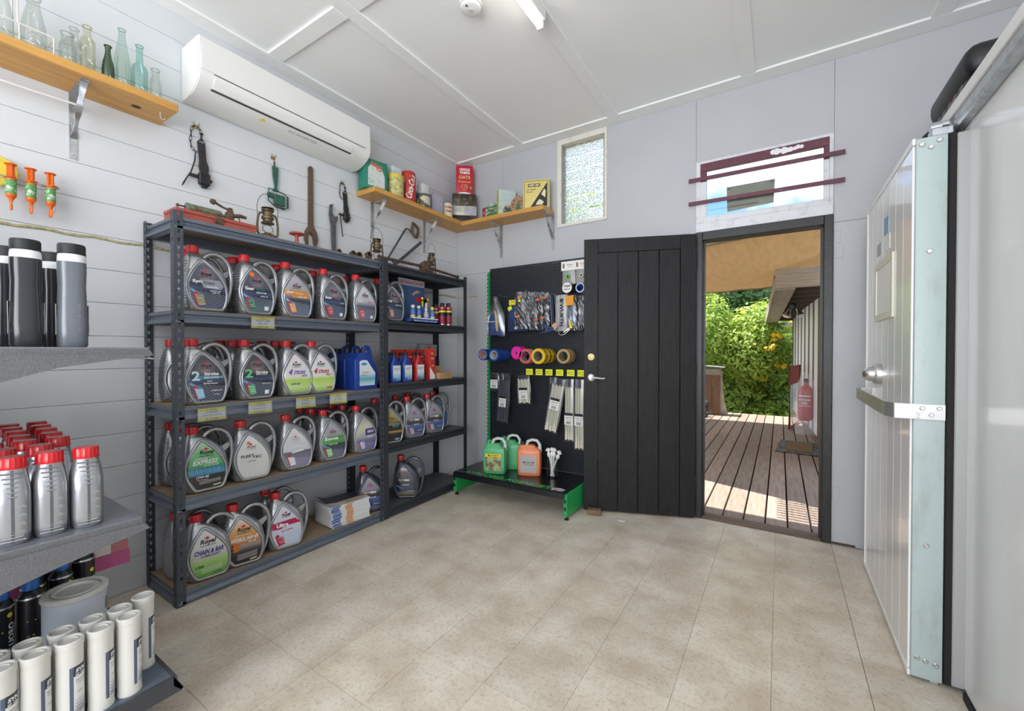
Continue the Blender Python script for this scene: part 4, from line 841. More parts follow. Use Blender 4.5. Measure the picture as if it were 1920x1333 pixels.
b = NB(); tube(b, [(0, .22, .035), (0, .26, .045), (0, .29, .043)], [.010, .011, .008], 10); tube(b, [(0, .25, .035), (0, .262, .0)], .003, 6); tube(b, [(0, .20, .01), (0, .205, -.03)], .003, 6); O('nozzle', b, M_rust, t, smooth=True)

def lantern(loc, rz, label, glass, h=.20, tilt=0):
    t = T('hurricane_lantern', label, 'lantern', loc, rz, 'old hurricane lanterns on the rack'); M_brs = spots('tarnished_brass', (.20, .145, .07), (.06, .05, .045), 30, .4, .65, .45, .7)
    b = NB(); lathe(b, [(.045, 0), (.05, .004), (.05, .022), (.042, .032), (.02, .036), (.018, .044), (.001, .045)], 24); O('tank', b, M_rust, t, smooth=True)
    for s in (-1, 1):
        b = NB(); tube(b, [(0, s * .042, .022), (0, s * .058, .04), (0, s * .060, .09), (0, s * .054, .135), (0, s * .044, .155), (0, s * .03, .158)], .0065, 8); O('side_tube', b, spots('tarnished_brass_dark', (.10, .08, .06), (.2, .15, .08), 30, .4, .65, .45, .6), t, smooth=True)
    b = NB(); lathe(b, [(.034, .098), (.036, .102), (.026, .112), (.026, .124), (.033, .126), (.033, .140), (.026, .146), (.026, .168), (.030, .170), (.034, .176), (.034, .179), (.018, .181), (.018, .186), (.034, .188), (.034, .192), (.001, .196)], 22); O('chimney', b, M_brs, t, smooth=True)
    b = NB(); pts = [(0, -.058, .14)] + [(0, .062 * math.cos(R(a)), .16 + .115 * math.sin(R(a)) ** .8) for a in range(170, 9, -20)] + [(0, .058, .14)]; tube(b, pts, .0017, 5); O('bail_handle', b, M_blackmetal, t, smooth=True)
    b = NB()
    for k in range(2): tube(b, [(.022 * math.cos(R(a)) * (1 if k else .4), .03 * math.sin(R(a)), .068 + .022 * math.cos(R(a + 50 * k))) for a in range(0, 360, 24)], .0012, 4, closed=True)
    O('globe_wire', b, M_blackmetal, t)
    if glass:
        b = NB(); lathe(b, [(.022, .044), (.033, .058), (.036, .072), (.030, .09), (.024, .10)], 20, cap=False); O('glass_globe', b, thin_glass('smoky_globe', (.62, .64, .62), .12, .08), t, smooth=True)
    return t
lantern((-2.575, 1.345, zt), 0, 'rusty lantern without glass beside the red metal box', False)
lantern((-2.60, 2.17, zt), 0, 'rusty lantern without glass at the middle post', False).scale = (.95, .95, 1.02)
lantern((-2.62, 2.79, zt), 0, 'brass lantern with smoky glass globe near the corner', True).scale = (.85, .85, 1.1)
t = T('valve_handwheel', 'small red valve handwheel on a spindle', 'valve', (-2.56, 1.515, zt)); b = NB(); lathe(b, [(.026, 0), (.028, .006), (.012, .01), (.010, .06), (.014, .062), (.014, .072)], 16); O('spindle', b, M_oldred, t, smooth=True)
b = NB(); pts = [((.036 + .003 * (k % 2)) * math.cos(R(k * 15)), (.036 + .003 * (k % 2)) * math.sin(R(k * 15)), .078) for k in range(24)]; tube(b, [(x, y, z) for x, y, z in pts], .0065, 6, closed=True)
for k in range(3): tube(b, [(.034 * math.cos(R(60 * k)), .034 * math.sin(R(60 * k)), .078), (-.034 * math.cos(R(60 * k)), -.034 * math.sin(R(60 * k)), .078)], .005, 6)
O('wheel', b, M_oldred, t, smooth=True)
# pipe threading stock with two long handles
t = T('pipe_die_stock', 'rusty pipe die stock with two long handles on rack edge', 'die stock', (-2.505, 2.585, zt)); zz = .045
b = NB(); lathe(b, [(.032, -.03), (.044, -.026), (.044, .026), (.032, .03)], 16, M=Matrix.Translation((0, 0, zz)) @ Matrix.Rotation(R(70), 4, 'Y')); lathe(b, [(.022, 0), (.022, .05), (.016, .05), (.016, .02)], 14, M=Matrix.Translation((.0, .03, zz + .01)) @ Matrix.Rotation(R(60), 4, 'Y')); box(b, -.025, .025, -.035, .035, .0, .03); O('head', b, M_rust, t, smooth=True)
b = NB(); tube(b, [(0, -.03, zz), (0, -.44, zz - .005), (0, -.48, zz - .005)], [.0115, .0115, .016], 10); O('handle', b, M_rust, t, smooth=True)
b = NB(); tube(b, [(0, .03, zz), (0, .39, zz - .02), (0, .43, zz - .022)], [.0115, .0115, .016], 10); O('handle', b, M_rust, t, smooth=True)
M_ply = wood('yellow_timber', (.62, .36, .12), (.5, .27, .08), 3, 'Y', .6)
for i, (y, l) in enumerate(((2.44, .16), (2.79, .26))):
    t = tag(O('timber_offcut', (lambda b: (box(b, -.04, .04, -l / 2, l / 2, 0, .014, bev=.002), b)[1])(NB()), M_ply), ['short yellow timber offcut under the long die stock handle', 'long yellow timber offcut beside the glass lantern'][i], 'timber', 'timber offcuts on the rack'); t.location = (-2.57, y, zt); t.rotation_euler = (0, 0, R(4))
for i, (x, y, r) in enumerate(((-2.56, 1.80, .016), (-2.53, 1.89, .018), (-2.555, 1.96, .022), (-2.50, 2.0, .024))):
    b = NB(); lathe(b, [(r, 0), (r, .03), (r * .7, .03), (r * .7, .004)], 14, M=Matrix.Translation((0, 0, r)) @ Matrix.Rotation(R(75), 4, 'Y')); o = tag(O('pipe_fitting', b, M_rust, smooth=True), 'small rusty pipe fitting on the rack top, %s toward the middle post' % ORD[i], 'pipe fitting', 'rusty pipe fittings'); o.location = (x, y, zt)
# big fork spanner hanging on the wall
def flatbar(b, pts, w0, w1, x0, x1):
    (ya, za), (yb, zb) = pts; d = math.hypot(yb - ya, zb - za); ny, nz = -(zb - za) / d, (yb - ya) / d
    prism(b, [(ya + ny * w0, za + nz * w0), (yb + ny * w1, zb + nz * w1), (yb - ny * w1, zb - nz * w1), (ya - ny * w0, za - nz * w0)], x0, x1, FX)
t = T('fork_spanner', 'long rusty open-end spanner hanging jaws down on the wall', 'spanner', (XL + .003, 1.783, 2.0)); M_brn = spots('brown_steel', (.13, .085, .06), (.21, .15, .10), 50, .4, .7, .6, .4, .2)
b = NB(); flatbar(b, ((0, .13), (0, .55)), .018, .016, 0, .016); prism(b, [(.016 * math.cos(R(a)), .55 + .016 * math.sin(R(a))) for a in range(0, 181, 20)], 0, .016, FX); O('shank', b, M_brn, t, smooth=True, ang=30)
b = NB(); prism(b, [(-.018, .14), (-.042, .10), (-.05, .05), (-.036, .005), (-.022, .005), (-.026, .06), (-.012, .088), (.004, .088), (.016, .06), (.024, -.005), (.038, -.005), (.052, .05), (.042, .10), (.018, .14)], 0, .018, FX); O('jaws', b, M_brn, t)
t = T('hook_spanner', 'grey hook spanner leaning on the wall beside the chained trap', 'spanner', (XL + .015, 1.955, zt)); b = NB()
flatbar(b, ((.01, 0), (.0, .30)), .013, .019, 0, .014); prism(b, [(-.02, .29), (-.032, .36), (-.026, .43), (-.004, .44), (-.006, .425), (-.012, .40), (-.006, .365), (.012, .345), (.03, .36), (.036, .34), (.02, .30)], 0, .016, FX); O('blade', b, spots('blue_grey_steel', (.17, .17, .19), (.10, .09, .09), 40, .4, .7, .5, .6), t)
b = NB(); flatbar(b, ((.011, .02), (.008, .08)), .016, .016, -.003, .018); O('grip', b, M_brn, t)
# bow saw leaning on the wall
t = T('bone_saw', 'steel frame saw with wooden grip leaning in front of the wall', 'saw', (XL + .08, 2.50, zt)); M_saw = spots('dark_blue_steel', (.10, .11, .13), (.2, .19, .18), 40, .45, .75, .4, .7)
b = NB(); tube(b, [(.02, -.02, .05), (.0, -.11, .13), (-.03, .10, .41), (-.035, .125, .43), (-.035, .15, .43), (-.035, .19, .40)], .0085, 6, flat=.7); O('frame', b, M_saw, t)
b = NB(); flatbar(b, ((-.06, .06), (.28, .34)), .013, .013, -.012, -.006); O('blade', b, M_saw, t)
b = NB(); tube(b, [(-.032, y, z) for y, z in ((.185, .44), (.20, .50), (.225, .485), (.262, .462), (.262, .43), (.245, .375), (.22, .375), (.20, .40))], .013, 8, closed=True, up=(1, 0, 0)); O('grip', b, M_brn, t, smooth=True)
t.location = (XL + .08, 2.545, zt)
# ================================================================ AIR CONDITIONER
M_ac = mat('ac_white', (.84, .84, .81), .35)
t = T('air_conditioner', 'white wall-mounted split air conditioner', 'air conditioner', (XL, 1.02, 2.65)); LA = 1.12
prof = [(0, 0), (0, .30), (.205, .30), (.213, .297), (.218, .288), (.222, .11), (.219, .09), (.208, .068), (.185, .045), (.15, .024), (.10, .008), (.05, 0)]
b = NB(); prism(b, prof, 0, LA, FY); bmesh.ops.bevel(b, geom=[e for e in b.edges if abs(e.verts[0].co.y - e.verts[1].co.y) < 1e-6], offset=.006, segments=2, affect='EDGES'); O('casing', b, M_ac, t, smooth=True, ang=30)
b = NB(); prism(b, [(.2205, .122), (.2255, .118), (.2265, .285), (.2215, .289)], .012, LA - .012, FY); O('front_panel', b, M_ac, t)
b = NB(); box(b, .218, .2225, .07, LA - .05, .112, .1165); O('panel_gap', b, M_black, t)
def acp(k):   # point on the curved underside
    pts = [(.2205, .10), (.2195, .092), (.2105, .07), (.187, .046), (.152, .025), (.115, .011)]
    i = min(int(k), len(pts) - 2); f = k - i; return tuple(pts[i][q] + (pts[i+1][q] - pts[i][q]) * f for q in (0, 1))
b = NB(); prism(b, [(acp(k)[0] + .004, acp(k)[1] - .002) for k in (.3, 1, 2, 2.9)] + [(acp(k)[0] - .002, acp(k)[1] + .002) for k in (2.9, 2, 1, .3)], .075, LA - .155, FY); O('louvre_flap', b, M_ac, t, smooth=True, ang=50)
b = NB(); prism(b, [(acp(k)[0] + .0015, acp(k)[1] - .001) for k in (2.95, 3.25)] + [(acp(k)[0] - .004, acp(k)[1] + .003) for k in (3.25, 2.95)], .07, LA - .15, FY); O('air_slot', b, M_black, t)
b = NB(); prism(b, [(acp(k)[0] + .0022, acp(k)[1] - .0018) for k in (3.07, 3.13)] + [(acp(k)[0] - .002, acp(k)[1] + .002) for k in (3.13, 3.07)], .07, LA - .15, FY); O('slot_vane', b, pcol((.25, .25, .25)), t)
def acf(u, v):
    k = 3.4 + (1 - v) * 1.3; x, z = acp(min(k, 4.99)); return (x + .0016, u, z - .0016)
b = NB(); txt(b, 'DC INVERTER', .62, .55, .20, acf, 0, .02, .2, .42); txt(b, 'operation  timer', 1.035, 1.1, .05, acf, 0, .0, 0, .25); O('lettering', b, pcol((.52, .52, .51)), t, fix=False)
b = NB(); pol(b, [(.345, .25), (.385, .25), (.365, .75)], acf); O('warning_triangle', b, pcol((.8, .68, .05)), t, fix=False)

# ================================================================ TIMBER WALL SHELVES
def bracket(parent, o, out, along, d, h, mtl=M_galv):
    """twisted pressed-steel bracket: o = wall/shelf corner, out = away from wall, along = along wall"""
    o, out, al, up = Vector(o), Vector(out), Vector(along), Vector((0, 0, 1))
    def plate(b, p, e1, e2, e3): 
        c = [p, p + e1, p + e1 + e2, p + e2]; v = [b.verts.new(q) for q in c] + [b.verts.new(q + e3) for q in c]
        for f in ((3,2,1,0),(4,5,6,7),(0,1,5,4),(1,2,6,5),(2,3,7,6),(3,0,4,7)): face(b, [v[i] for i in f])
    b = NB(); plate(b, o - al * .014 - up * h, al * .028, up * h, out * .003); plate(b, o - al * .014 - up * .003, al * .028, out * d, up * .003); O('bracket_angle', b, mtl, parent)
    b = NB(); n = 16; rg = []
    a0 = o + out * (d * .88) - up * .004; a1 = o - up * (h * .68) + out * .004
    ax = (a1 - a0).normalized(); s1 = al; s2 = ax.cross(al)
    for i in range(n + 1):
        k = i / n; tw = math.sin(k * math.pi * 2) * .9; p = a0 + (a1 - a0) * k; e = s1 * math.cos(tw) + s2 * math.sin(tw); f = -s1 * math.sin(tw) + s2 * math.cos(tw)
        rg.append([p + e * .012 + f * .0012, p - e * .012 + f * .0012, p - e * .012 - f * .0012, p + e * .012 - f * .0012])
    loft(b, rg); O('bracket_strut', b, mtl, parent, smooth=True, ang=50)
    for k in (.45, .92):
        b = NB(); q = o - up * h * k + out * .003; rot = Vector((0, 0, 1)).rotation_difference(out).to_matrix().to_4x4(); lathe(b, [(.006, 0), (.005, .002), (.001, .0025)], 8, M=Matrix.Translation(q) @ rot); O('bracket_screw', b, M_steel, parent)
# left shelf
sh = T('wall_shelf', 'thick pine plank shelf of old bottles on the left wall', 'shelf', (XL, -.6, 2.473))
b = NB(); box(b, .0005, .24, 0, 1.52, 0, .039, bev=.003); O('plank', b, M_pine, sh)
bracket(sh, (0.0005, 1.185, -.001), (1, 0, 0), (0, 1, 0), .21, .31); bracket(sh, (0.0005, .3, -.001), (1, 0, 0), (0, 1, 0), .21, .31)
b = NB(); pts = [(.16, 1.47, 0), (.16, 1.47, -.012)] + [(.16, 1.47 + .010 - .010 * math.cos(R(a)), -.022 - .010 * math.sin(R(a))) for a in range(0, 200, 25)]; tube(b, pts, .0018, 6); O('cup_hook', b, M_cream2, sh, smooth=True)
b = NB(); lathe(b, [(.016, -.0012), (.016, .001)], 16, c=(.12, 1.385, 0), sy=1.2); O('knot', b, mat('dark_knot', (.06, .025, .012), .6), sh)
b = NB()
t = T('curtain_rod', 'thin white rod hung below the bottle shelf', 'rod', (XL + .06, .1, 2.40)); b = NB(); tube(b, [(0, -.6, -.02), (0, .35, -.002), (0, .50, .004)], .005, 8); O('rod', b, M_white, t, smooth=True)
b = NB(); tube(b, [(-.06, .485, .004), (-.02, .49, .004), (0.004, .49, .004)], .0035, 6); O('wall_hook', b, M_galv, t, smooth=True)
# corner shelf: two planks meeting in the corner
s1 = T('wall_shelf', 'pine corner shelf plank on the left wall holding tins', 'shelf', (XL, 2.175, 2.475))
b = NB(); box(b, .0005, .222, 0, YB - 2.175 - .001, 0, .040, bev=.003); O('plank', b, M_pine, s1)
bracket(s1, (.0005, .155, -.001), (1, 0, 0), (0, 1, 0), .19, .30); bracket(s1, (.0005, .76, -.001), (1, 0, 0), (0, 1, 0), .19, .30)
s2 = T('wall_shelf', 'pine corner shelf plank on the back wall holding tins', 'shelf', (XL + .224, YB, 2.465))
b = NB(); box(b, 0, 2.85 - .224 - 1.722, -.215, -.0005, 0, .040, bev=.003); O('plank', b, M_pinex, s2)
bracket(s2, (.33, -.0005, -.001), (0, -1, 0), (1, 0, 0), .19, .31); bracket(s2, (.893, -.0005, -.001), (0, -1, 0), (1, 0, 0), .19, .31)

# ---------------------------------------------------------------- old glass bottles
def tint(nm, c, g=.14, r=.03): return thin_glass(nm, c, g, r)
G_clear = tint('clear_bottle', (.86, .89, .87)); G_aqua = tint('aqua_bottle', (.66, .85, .82)); G_green = tint('green_bottle', (.10, .28, .06)); G_pale = tint('pale_green_bottle', (.78, .88, .83)); G_straw = tint('straw_bottle', (.86, .87, .76))
zs = 2.512
def bottle(y, x, prof, m, label, sq=0):
    t = T('glass_bottle', label, 'glass bottle', (x, y, zs), 0, 'old glass bottles on the pine shelf')
    b = NB()
    if sq:
        rg = [[(r * (c * k), r * (s * k), z) for j in range(20) for c, s in [(math.cos(math.pi * j / 10 + .157), math.sin(math.pi * j / 10 + .157))] for k in [(abs(c) ** 6 + abs(s) ** 6) ** (-1 / 6) if r > sq else 1]] for r, z in prof]; loft(b, rg, cap=False); face(b, [v for v in b.verts if v.co.z < 1e-5][:20])
    else:
        lathe(b, prof, 24, cap=False); face(b, [v for v in b.verts if v.co.z < 1e-5][:24])
    O('glass', b, m, t, smooth=True, ang=60)
    b = NB(); r, z = prof[-1]; tube(b, [(r * math.cos(R(a)), r * math.sin(R(a)), z) for a in range(0, 360, 20)], .0032, 6, closed=True); O('lip', b, m, t, smooth=True)
milk = [(.036, 0), (.039, .006), (.039, .10), (.036, .13), (.024, .19), (.020, .21), (.020, .235), (.022, .243)]
bottle(.345, -2.70, milk, G_clear, 'clear milk bottle in the wire carrier, leftmost')
bottle(.438, -2.70, milk, G_clear, 'clear milk bottle in the wire carrier, nearer the jar')
bottle(.537, -2.69, [(.026, 0), (.028, .005), (.028, .085), (.026, .10), (.019, .118), (.019, .13), (.021, .15)], G_clear, 'short clear wide-necked jar on the bottle shelf')
bottle(.575, -2.765, [(.036, 0), (.038, .006), (.038, .15), (.03, .17), (.015, .18), (.014, .22), (.016, .226)], G_clear, 'square-shouldered clear flask behind the jar', .031)
bottle(.602, -2.69, [(.022, 0), (.024, .004), (.024, .155), (.021, .168), (.013, .178), (.013, .20), (.015, .222)], G_straw, 'straw-tinted square bottle beside the green bottle', .0215)
bottle(.672, -2.69, [(.021, 0), (.0225, .004), (.0225, .07), (.019, .10), (.013, .125), (.010, .15), (.010, .16), (.012, .176)], G_green, 'small dark green bottle')
bottle(.730, -2.715, [(.032, 0), (.034, .006), (.034, .10), (.030, .15), (.020, .22), (.014, .26), (.013, .285), (.014, .30)], G_pale, 'tall pale green tapered bottle')
bottle(.792, -2.70, [(.030, 0), (.0315, .005), (.0315, .135), (.028, .15), (.014, .165), (.013, .21), (.013, .235), (.0145, .252)], G_aqua, 'aqua glass bottle with a long straight neck')
bottle(.855, -2.70, [(.023, 0), (.0245, .005), (.0245, .10), (.022, .115), (.016, .13), (.016, .15), (.018, .17)], G_clear, 'small clear jar at the end of the shelf')
t = T('wire_bottle_carrier', 'white wire carrier round the milk bottles', 'wire carrier', (-2.70, .39, zs)); b = NB(); rc = lambda z, g=0: [(-.052 - g, -.105 - g, z), (.052 + g, -.105 - g, z), (.052 + g, .098 + g, z), (-.052 - g, .098 + g, z)]
tube(b, rc(.085), .003, 6, closed=True); tube(b, rc(.004), .003, 6, closed=True)
for x, y in ((.052, -.105), (.052, .098), (-.052, .098), (-.052, -.105), (.052, 0), (-.052, 0)): tube(b, [(x, y, .003), (x, y, .085)], .0026, 6)
O('basket', b, M_cream2, t, smooth=True); b = NB(); tube(b, [(-.052, -.004, .085), (-.052, -.004, .26), (-.03, -.004, .29), (.03, -.004, .29), (.052, -.004, .26), (.052, -.004, .085)], .003, 6); O('handle', b, M_cream2, t, smooth=True)

# ---------------------------------------------------------------- tins on the corner shelf
z1 = 2.515; z2s = 2.505
def pattern(nm, c1, c2, sc_=18, lo=.45, hi=.55, st=None): return spots(nm, c1, c2, sc_, lo, hi, .4, .1, 0, st)
def box_tin(nm, loc, rz, w, d, h, m, label, lid=None, group='vintage tins on the corner shelf', cat='tin', bev=.004):
    t = T(nm, label, cat, loc, rz, group); b = NB(); box(b, -w / 2, w / 2, -d / 2, d / 2, 0, h, bev=bev, seg=2); O('body', b, m, t, smooth=True, ang=35)
    if lid: b = NB(); box(b, -w / 2 - .0015, w / 2 + .0015, -d / 2 - .0015, d / 2 + .0015, h * .84, h + .002, bev=bev, seg=2); O('lid', b, lid, t, smooth=True, ang=35)
    return t
def cyl_tin(nm, loc, rz, r, h, m, label, lid=None, n=28, sy=1):
    t = T(nm, label, 'tin', loc, rz, 'vintage tins on the corner shelf'); b = NB(); lathe(b, [(r, 0), (r, h)], n, sy=sy); O('body', b, m, t, smooth=True)
    if lid: b = NB(); lathe(b, [(r + .002, h * .86), (r + .002, h), (r - .003, h + .006), (.001, h + .006)], n, sy=sy); O('lid', b, lid, t, smooth=True)
    return t
FRX = lambda x: (lambda u, v: (x, u, v))
# on the left-wall plank local +x faces the room
t = box_tin('biscuit_tin', (-2.735, 2.245, z1), R(-12), .12, .19, .225, pcol((.02, .22, .15)), 'green rectangular tin with white picture panel at the shelf end')
f = FRX(.0606); b = NB(); pol(b, [(-.07, .02), (.07, .02), (.07, .11), (.05, .16), (-.05, .18), (-.07, .15)], f); O('picture_panel', b, pattern('tin_picture', (.66, .70, .68), (.12, .30, .22), 30, .55, .7), t, fix=False)
f = FRX(.0612); b = NB(); txt(b, 'Bakers', 0, .185, .10, f, 0, .04, .2, .035, -8); txt(b, 'Tea', .02, .155, .05, f, 0, .04, .2, .024); O('lettering', b, pcol((.68, .16, .08)), t, fix=False)
t = cyl_tin('tea_tin', (-2.69, 2.435, z1), 0, .068, .17, pattern('tin_yellow', (.68, .62, .24), (.30, .33, .14), 34, .45, .6), 'round yellow tin with grey sketch and yellow lid', pcol((.72, .55, .06)))
t = box_tin('tea_caddy', (-2.775, 2.44, z1 + .178), 0, .07, .10, .07, pattern('caddy', (.66, .74, .76), (.2, .42, .55), 25, .55, .7), 'small pale blue tin on top of the yellow tin')
t.location = (-2.705, 2.44, z1 + .1765)
t = T('cola_tin', 'tall red soft drink tin with white script', 'tin', (-2.70, 2.59, z1), R(-35), 'vintage tins on the corner shelf'); rr = .063
b = NB(); lathe(b, [(rr * .88, 0), (rr, .012), (rr, .235), (rr * .94, .252), (rr * .88, .258), (.001, .256)], 28); O('body', b, pcol((.50, .04, .03)), t, smooth=True)
def cylf(r, rot=0): return lambda u, v: ((r + .0012) * math.cos(u / r + rot), (r + .0012) * math.sin(u / r + rot), v)
b = NB(); txt(b, 'Coca-Cola', .012, .125, .20, cylf(rr), 0, .02, .35, .055, 78); txt(b, 'Enjoy', -.045, .18, .05, cylf(rr), 0, .02, .2, .016, 90); O('script', b, M_whitepr, t, fix=False)
b = NB(); tube(b, [(0, -.012, .256), (0, -.01, .276), (0, 0, .282), (0, .01, .276), (0, .012, .256)], .002, 6); O('ring_pull', b, M_steel, t)
t = cyl_tin('flour_tin', (-2.685, 2.755, z1), 0, .062, .11, pattern('tin_floral', (.62, .58, .42), (.08, .09, .06), 22, .48, .56), 'round cream and black tin under the small white tin', pcol((.10, .10, .08)))
t = box_tin('white_tin', (-2.695, 2.765, z1 + .1165), R(-5), .06, .085, .095, pcol((.66, .69, .68)), 'small plain white tin on the cream and black tin')
t = box_tin('blue_tin', (-2.775, 2.81, z1), R(-6), .05, .18, .165, pattern('tin_blue', (.12, .26, .50), (.30, .42, .62), 30, .45, .6), 'blue tin with frilled floral picture behind the round tins')
f = FRX(.0256); b = NB(); pol(b, [(0 + .065 * math.cos(R(a)), .08 + .07 * math.sin(R(a))) for a in range(0, 360, 30)], f); O('picture_oval', b, pattern('oval_pic', (.62, .58, .62), (.40, .12, .16), 40, .5, .62), t, fix=False)
t = box_tin('picture_tin', (-2.70, 2.94, z1), R(-14), .05, .125, .17, pattern('tin_blue2', (.30, .38, .58), (.60, .45, .46), 45, .42, .6), 'pale blue tin with children picture beside the cocoa tin')
t = cyl_tin('cocoa_tin', (-2.685, 3.075, z1), 0, .05, .125, pcol((.70, .65, .48)), 'round cream tin with red lettering', pcol((.72, .68, .52)))
b = NB(); txt(b, 'Rolled', .0, .09, .06, cylf(.05, -.6), 0, .03, .2, .022); txt(b, 'Oats', 0, .055, .06, cylf(.05, -.6), 0, .04, 0, .026); O('lettering', b, pcol((.40, .05, .04)), t, fix=False)
t = box_tin('flat_tin', (-2.69, 3.29, z1), R(40), .17, .12, .0615, pcol((.025, .023, .02)), 'flat black tin under the map tin in the corner', None)
# stack in the corner: local -y faces the room on the back-wall side, turned to the camera
t = box_tin('map_tin', (-2.665, 3.305, z1 + .062), R(40), .24, .15, .095, pattern('tin_map', (.66, .60, .38), (.36, .40, .55), 16, .42, .62), 'flat tin with pale map pattern at the bottom of the corner stack', None, bev=.006)
t = box_tin('black_tin', (-2.665, 3.305, z1 + .1575), R(40), .23, .15, .115, pattern('tin_black', (.03, .026, .02), (.22, .15, .05), 26, .5, .66), 'dark tin with embossed gold horse in the corner stack', pcol((.035, .03, .022)), bev=.012)
t = box_tin('oats_tin', (-2.665, 3.31, z1 + .2755), R(42), .165, .09, .285, pcol((.56, .015, .03)), 'tall red oats tin on top of the corner stack', None, cat='tin', bev=.004)
fo = lambda u, v: (u, -.0456, v); b = NB(); txt(b, 'UNCLE', 0, .245, .10, fo, 0, .05, 0, .026); txt(b, 'TOBYS', 0, .213, .10, fo, 0, .05, 0, .026); O('white_lettering', b, M_whitepr, t, fix=False)
b = NB(); txt(b, 'OATS', 0, .17, .11, fo, 0, .03, 0, .034); txt(b, 'Traditional', 0, .126, .12, fo, 0, .01, .35, .018); txt(b, 'CELEBRATING', 0, .098, .05, fo, 0, .01, 0, .005); txt(b, '115', 0, .078, .06, fo, 0, .0, 0, .028); txt(b, 'YEARS', 0, .05, .045, fo, 0, .01, 0, .010); O('gold_lettering', b, pcol((.78, .60, .28)), t, fix=False)
b = NB(); pol(b, [(.06 + .012 * math.cos(R(a)), .07 + .012 * math.sin(R(a))) for a in range(0, 360, 30)], fo); O('green_dot', b, pcol((.06, .45, .22)), t, fix=False)
b = NB(); pol(b, [(-.07, .002), (.07, .002), (.05, .018), (0, .026), (-.05, .018)], fo); O('white_arc', b, M_whitepr, t, fix=False)
# on the back-wall plank local -y faces the room
t = cyl_tin('red_tin', (-2.395, 3.33, z2s), 0, .05, .11, pattern('tin_red', (.46, .04, .05), (.65, .55, .5), 30, .55, .62), 'small round red tin beside the landscape tin', pcol((.40, .03, .04)))
t = T('landscape_tin', 'dome-topped tin with green landscape', 'tin', (-2.30, 3.295, z2s), R(6), 'vintage tins on the corner shelf'); b = NB(); prism(b, [(-.065, 0), (.065, 0), (.065, .09)] + arc(0, .09, .065, 0, 180, 8, .045)[1:-1] + [(-.065, .09)], -.035, .035, FY); O('body', b, pattern('tin_land', (.07, .17, .05), (.60, .64, .60), 14, .5, .6, (1, 1, 3)), t, smooth=True, ang=30)
t = box_tin('book_tin', (-2.165, 3.305, z2s), R(56), .165, .055, .235, pcol((.52, .56, .05)), 'tall pale tin with misty seascape and lime side', None, bev=.003)
b = NB(); fo = lambda u, v: (u, -.0284, v); rect(b, -.086, .086, .002, .233, fo); O('picture', b, spots('misty_sea', (.56, .66, .66), (.16, .30, .28), 10, .55, .75, .4, 0, 0, (1, 1, 2.5)), t, fix=False)
b = NB(); fo2 = lambda u, v: (u, -.0290, v)
for i in range(7): pol(b, [(-.06 + .05 * rnd.random() + .012 * i + .018 * math.cos(R(a)) , .03 + .03 * rnd.random() * 0 + .016 * i % .05 + .016 * math.sin(R(a))) for a in range(0, 360, 60)], fo2, i % 2)
O('painted_rocks', b, [pcol((.06, .14, .15)), pcol((.55, .34, .16))], t, fix=False)
t = T('christmas_tin', 'oval tin with green tree and brown figures', 'tin', (-2.03, 3.335, z2s), R(8), 'vintage tins on the corner shelf'); b = NB(); prism(b, [(.085 * math.cos(R(a)), .08 + .085 * math.sin(R(a))) for a in range(-70, 251, 20)], -.03, .03, FY); O('body', b, pattern('tin_xmas', (.45, .30, .16), (.25, .12, .07), 30, .45, .6), t, smooth=True, ang=30)
b = NB(); fo = lambda u, v: (u, -.0306, v); pol(b, [(-.035, .03), (.025, .03), (-.005, .125)], fo); O('painted_tree', b, pcol((.07, .15, .08)), t, fix=False)
t = box_tin('cereal_tin', (-1.845, 3.315, z2s), R(22), .235, .06, .265, pcol((.74, .62, .20)), 'yellow and black cereal tin at the shelf end', None, bev=.003)
b = NB(); fo = lambda u, v: (u, -.0306, v)
for i in range(17):
    u = -.108 + i * .0135; rect(b, u - .0035, u + .0035, .247, .254, fo); rect(b, u - .0035, u + .0035, .010, .017, fo)
for i in range(18):
    v = .012 + i * .0135; rect(b, -.109, -.102, v - .0035, v + .0035, fo); rect(b, .102, .109, v - .0035, v + .0035, fo)
O('dotted_border', b, M_blackpr, t, fix=False)
b = NB(); pol(b, [(-.05, .025), (.097, .025), (.097, .235)], fo); rect(b, -.075, .035, .20, .228, fo); O('black_panel', b, M_blackpr, t, fix=False)
fo3 = lambda u, v: (u, -.0314, v); b = NB(); txt(b, 'WEET-BIX', -.02, .214, .10, fo3, 0, .04, 0, .018); pol(b, [(-.005, .04), (.05, .04), (.068, .06), (.055, .075), (.03, .09), (.01, .07)], fo3); pol(b, [(.045, .13), (.08, .10), (.085, .16), (.07, .18)], fo3); O('cream_print', b, pcol((.78, .72, .50)), t, fix=False)
b = NB(); txt(b, 'The Health', -.045, .178, .08, fo3, 0, .0, .3, .014); txt(b, 'Biscuit', -.06, .158, .055, fo3, 0, .0, .3, .014); O('dark_script', b, M_blackpr, t, fix=False)

